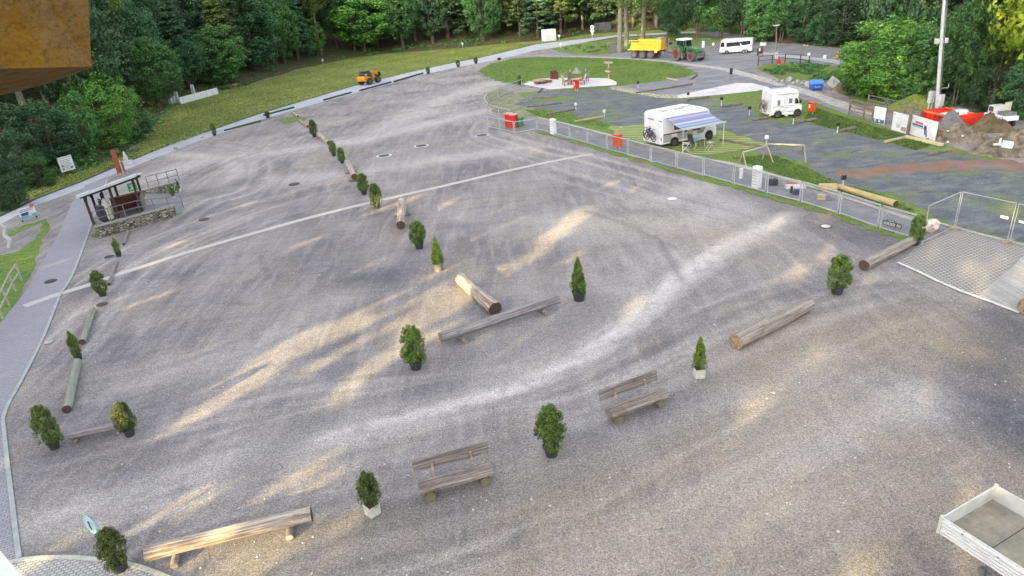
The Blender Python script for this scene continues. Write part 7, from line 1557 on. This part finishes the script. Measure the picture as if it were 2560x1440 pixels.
MB().box((LT / 2, Yw / 2, ZF), (LT, Wt_ - .08, .06)).build('floor', FLOORM, o)
sg = MB()
for xx in np.arange(.9, LT, .9): sg.box((xx, Yw / 2, ZF + .032), (.015, Wt_ - .1, .004))
sg.build('floor_seams', BLK, o)
BW = mat('bed_white', (.66, .66, .63), (.50, .50, .46), 2.2, .55, detail=9, thr=(.30, .6)); BG = mat('bed_inner_green', (.42, .47, .44), (.36, .41, .385), 2, .5)
MB().box((LT / 2, 0, ZR - .22), (LT, .035, .46)).build('side_wall', BW, o, bev=.008); MB().box((LT / 2, Yw, ZR - .22), (LT, .035, .46)).build('side_wall', BW, o, bev=.008)
MB().box((0, Yw / 2, ZR - .22), (.035, Wt_ - .04, .46)).build('tailgate', BW, o, bev=.008)
rb = MB()
for k in range(5): rb.box((LT / 2, -.034 * sgn, ZR - .40 + k * .085), (LT - .1, .04, .05))
rb.build('side_ribs', WHITE, o)
for yy in (0, Yw): MB().box((-.005, yy, ZR - .22), (.07, .07, .52)).build('corner_post', mat('corner_cream', (.66, .66, .52)), o, bev=.01)
for xx in np.arange(.5, LT, .75): MB().box((xx, -.058 * sgn, ZR - .06), (.05, .012, .02)).build('rivet', GREYM, o)
MB().box((-.045, Yw * .02, ZR - .2), (.015, .05, .22)).build('latch', BLK, o); MB().box((LT * .25, -.05 * sgn, ZF - .3), (.12, .1, .3)).build('bracket', GREYM, o)
MB().box((LT / 2, Yw / 2, ZF - .14), (LT, Wt_ * .5, .2)).build('chassis', BLK, o)
for xx in (1.5,):
    for yy in (.12 * sgn, Yw - .12 * sgn): wheel('wheel', xx, yy, .42, .26, RIMG, o)
for i, (xx, yy, lb) in enumerate(((2.1, .3, 'small dark scrap on the truck bed floor near the ribbed wall'), (.9, .9, 'dark strap end lying by the far wall of the truck bed'))):
    q_ = cl + uy * xx + ux * (Wt_ * yy); s_ = MB().box((0, 0, .02), (.12, .06, .04), rz=i + .3).build('scrap', BLK, None); s_.location = (*q_, ZF + .03); tag(s_, lb, 'scrap')

# ================================================================== BUILDING PARTS CLOSE TO THE CAMERA
def pt(px, py, d):
    r = FW * F_PX + RT * (px - 1280) - UP * (py - 720); r = r / np.linalg.norm(r); return CAM + r * d
def varn_extra(n, l, v, col):
    a_ = noise(n, l, v, 3, 6, .75, .42, .62, stretch=(9, 1.2, 1.2), rotz=.9); col = mixc(n, l, mathn(n, l, 'MULTIPLY', a_, .75), col, (.25, .165, .10))
    c_ = noise(n, l, v, 9, 8, .85, .5, .62, stretch=(.6, 7, 7), rotz=.6); col = mixc(n, l, mathn(n, l, 'MULTIPLY', c_, .6), col, (.06, .03, .012))
    d_ = noise(n, l, v, 22, 8, .85, .55, .68, stretch=(.3, 6, 6), rotz=.75); return mixc(n, l, mathn(n, l, 'MULTIPLY', d_, .5), col, (.34, .22, .08))
VARN = mat('varnished_wood', (.33, .175, .018), (.18, .085, .012), 3.2, .7, detail=8, spec=.12, thr=(.38, .62), bump=.3, bscale=30, extra=varn_extra)
D0 = 1.6
f0 = [pt(-260, -260, D0 * .92), pt(208, -260, D0 * 1.02), pt(221, 60, D0 * 1.02), pt(229, 166, D0), pt(110, 169, D0 * .96), pt(-260, 178, D0 * .88)]
lowr = [pt(229, 171, D0 + .02), pt(185, 185, D0 + .07), pt(120, 208, D0 + .10), pt(50, 228, D0 + .11), pt(0, 238, D0 + .11), pt(-260, 280, D0 + .05)]
back = [pt(-260, -260, D0 * 1.5), pt(190, -260, D0 * 1.5), pt(205, 60, D0 * 1.45), pt(214, 120, D0 * 1.4)]
o = empty('roof_beam', tuple(f0[3]), 0, 'varnished golden brown timber end jutting in at the top left corner', 'beam'); O = f0[3]
V = lambda ps: [tuple(p - O) for p in ps]
vs = V(f0) + V(back); mesh_obj('beam_face', vs, [(0, 1, 2, 3, 4, 5), (1, 6 + 1, 6 + 2, 2), (2, 6 + 2, 6 + 3, 3), (0, 6, 7, 1), (6, 9, 8, 7)], VARN, o)
vl = V([f0[3], f0[4], f0[5]]) + V(lowr) + V(back)
mesh_obj('beam_underside', vl, [(0, 3, 4), (0, 4, 5, 1), (1, 5, 6), (1, 6, 7, 8, 2), (3, 12, 4), (4, 12, 5), (5, 12, 6), (6, 12, 9), (6, 9, 7), (7, 9, 8)], VARN, o)
w0 = [pt(-60, 1300, 2.6), pt(0, 1376, 2.6), pt(64, 1450, 2.6), pt(110, 1520, 2.6), pt(-60, 1560, 2.6)]
o = empty('window_ledge', tuple(w0[1]), 0, 'sunlit white ledge edge in the bottom left corner', 'ledge'); O = w0[1]; dn = np.array([-.02, -.05, -.06])
vs = V(w0) + V([p + dn for p in w0]); mesh_obj('ledge', vs, [(0, 1, 2, 3, 4), (9, 8, 7, 6, 5)] + [(i, 5 + i, 5 + (i + 1) % 5, (i + 1) % 5) for i in range(5)], WHITE, o)
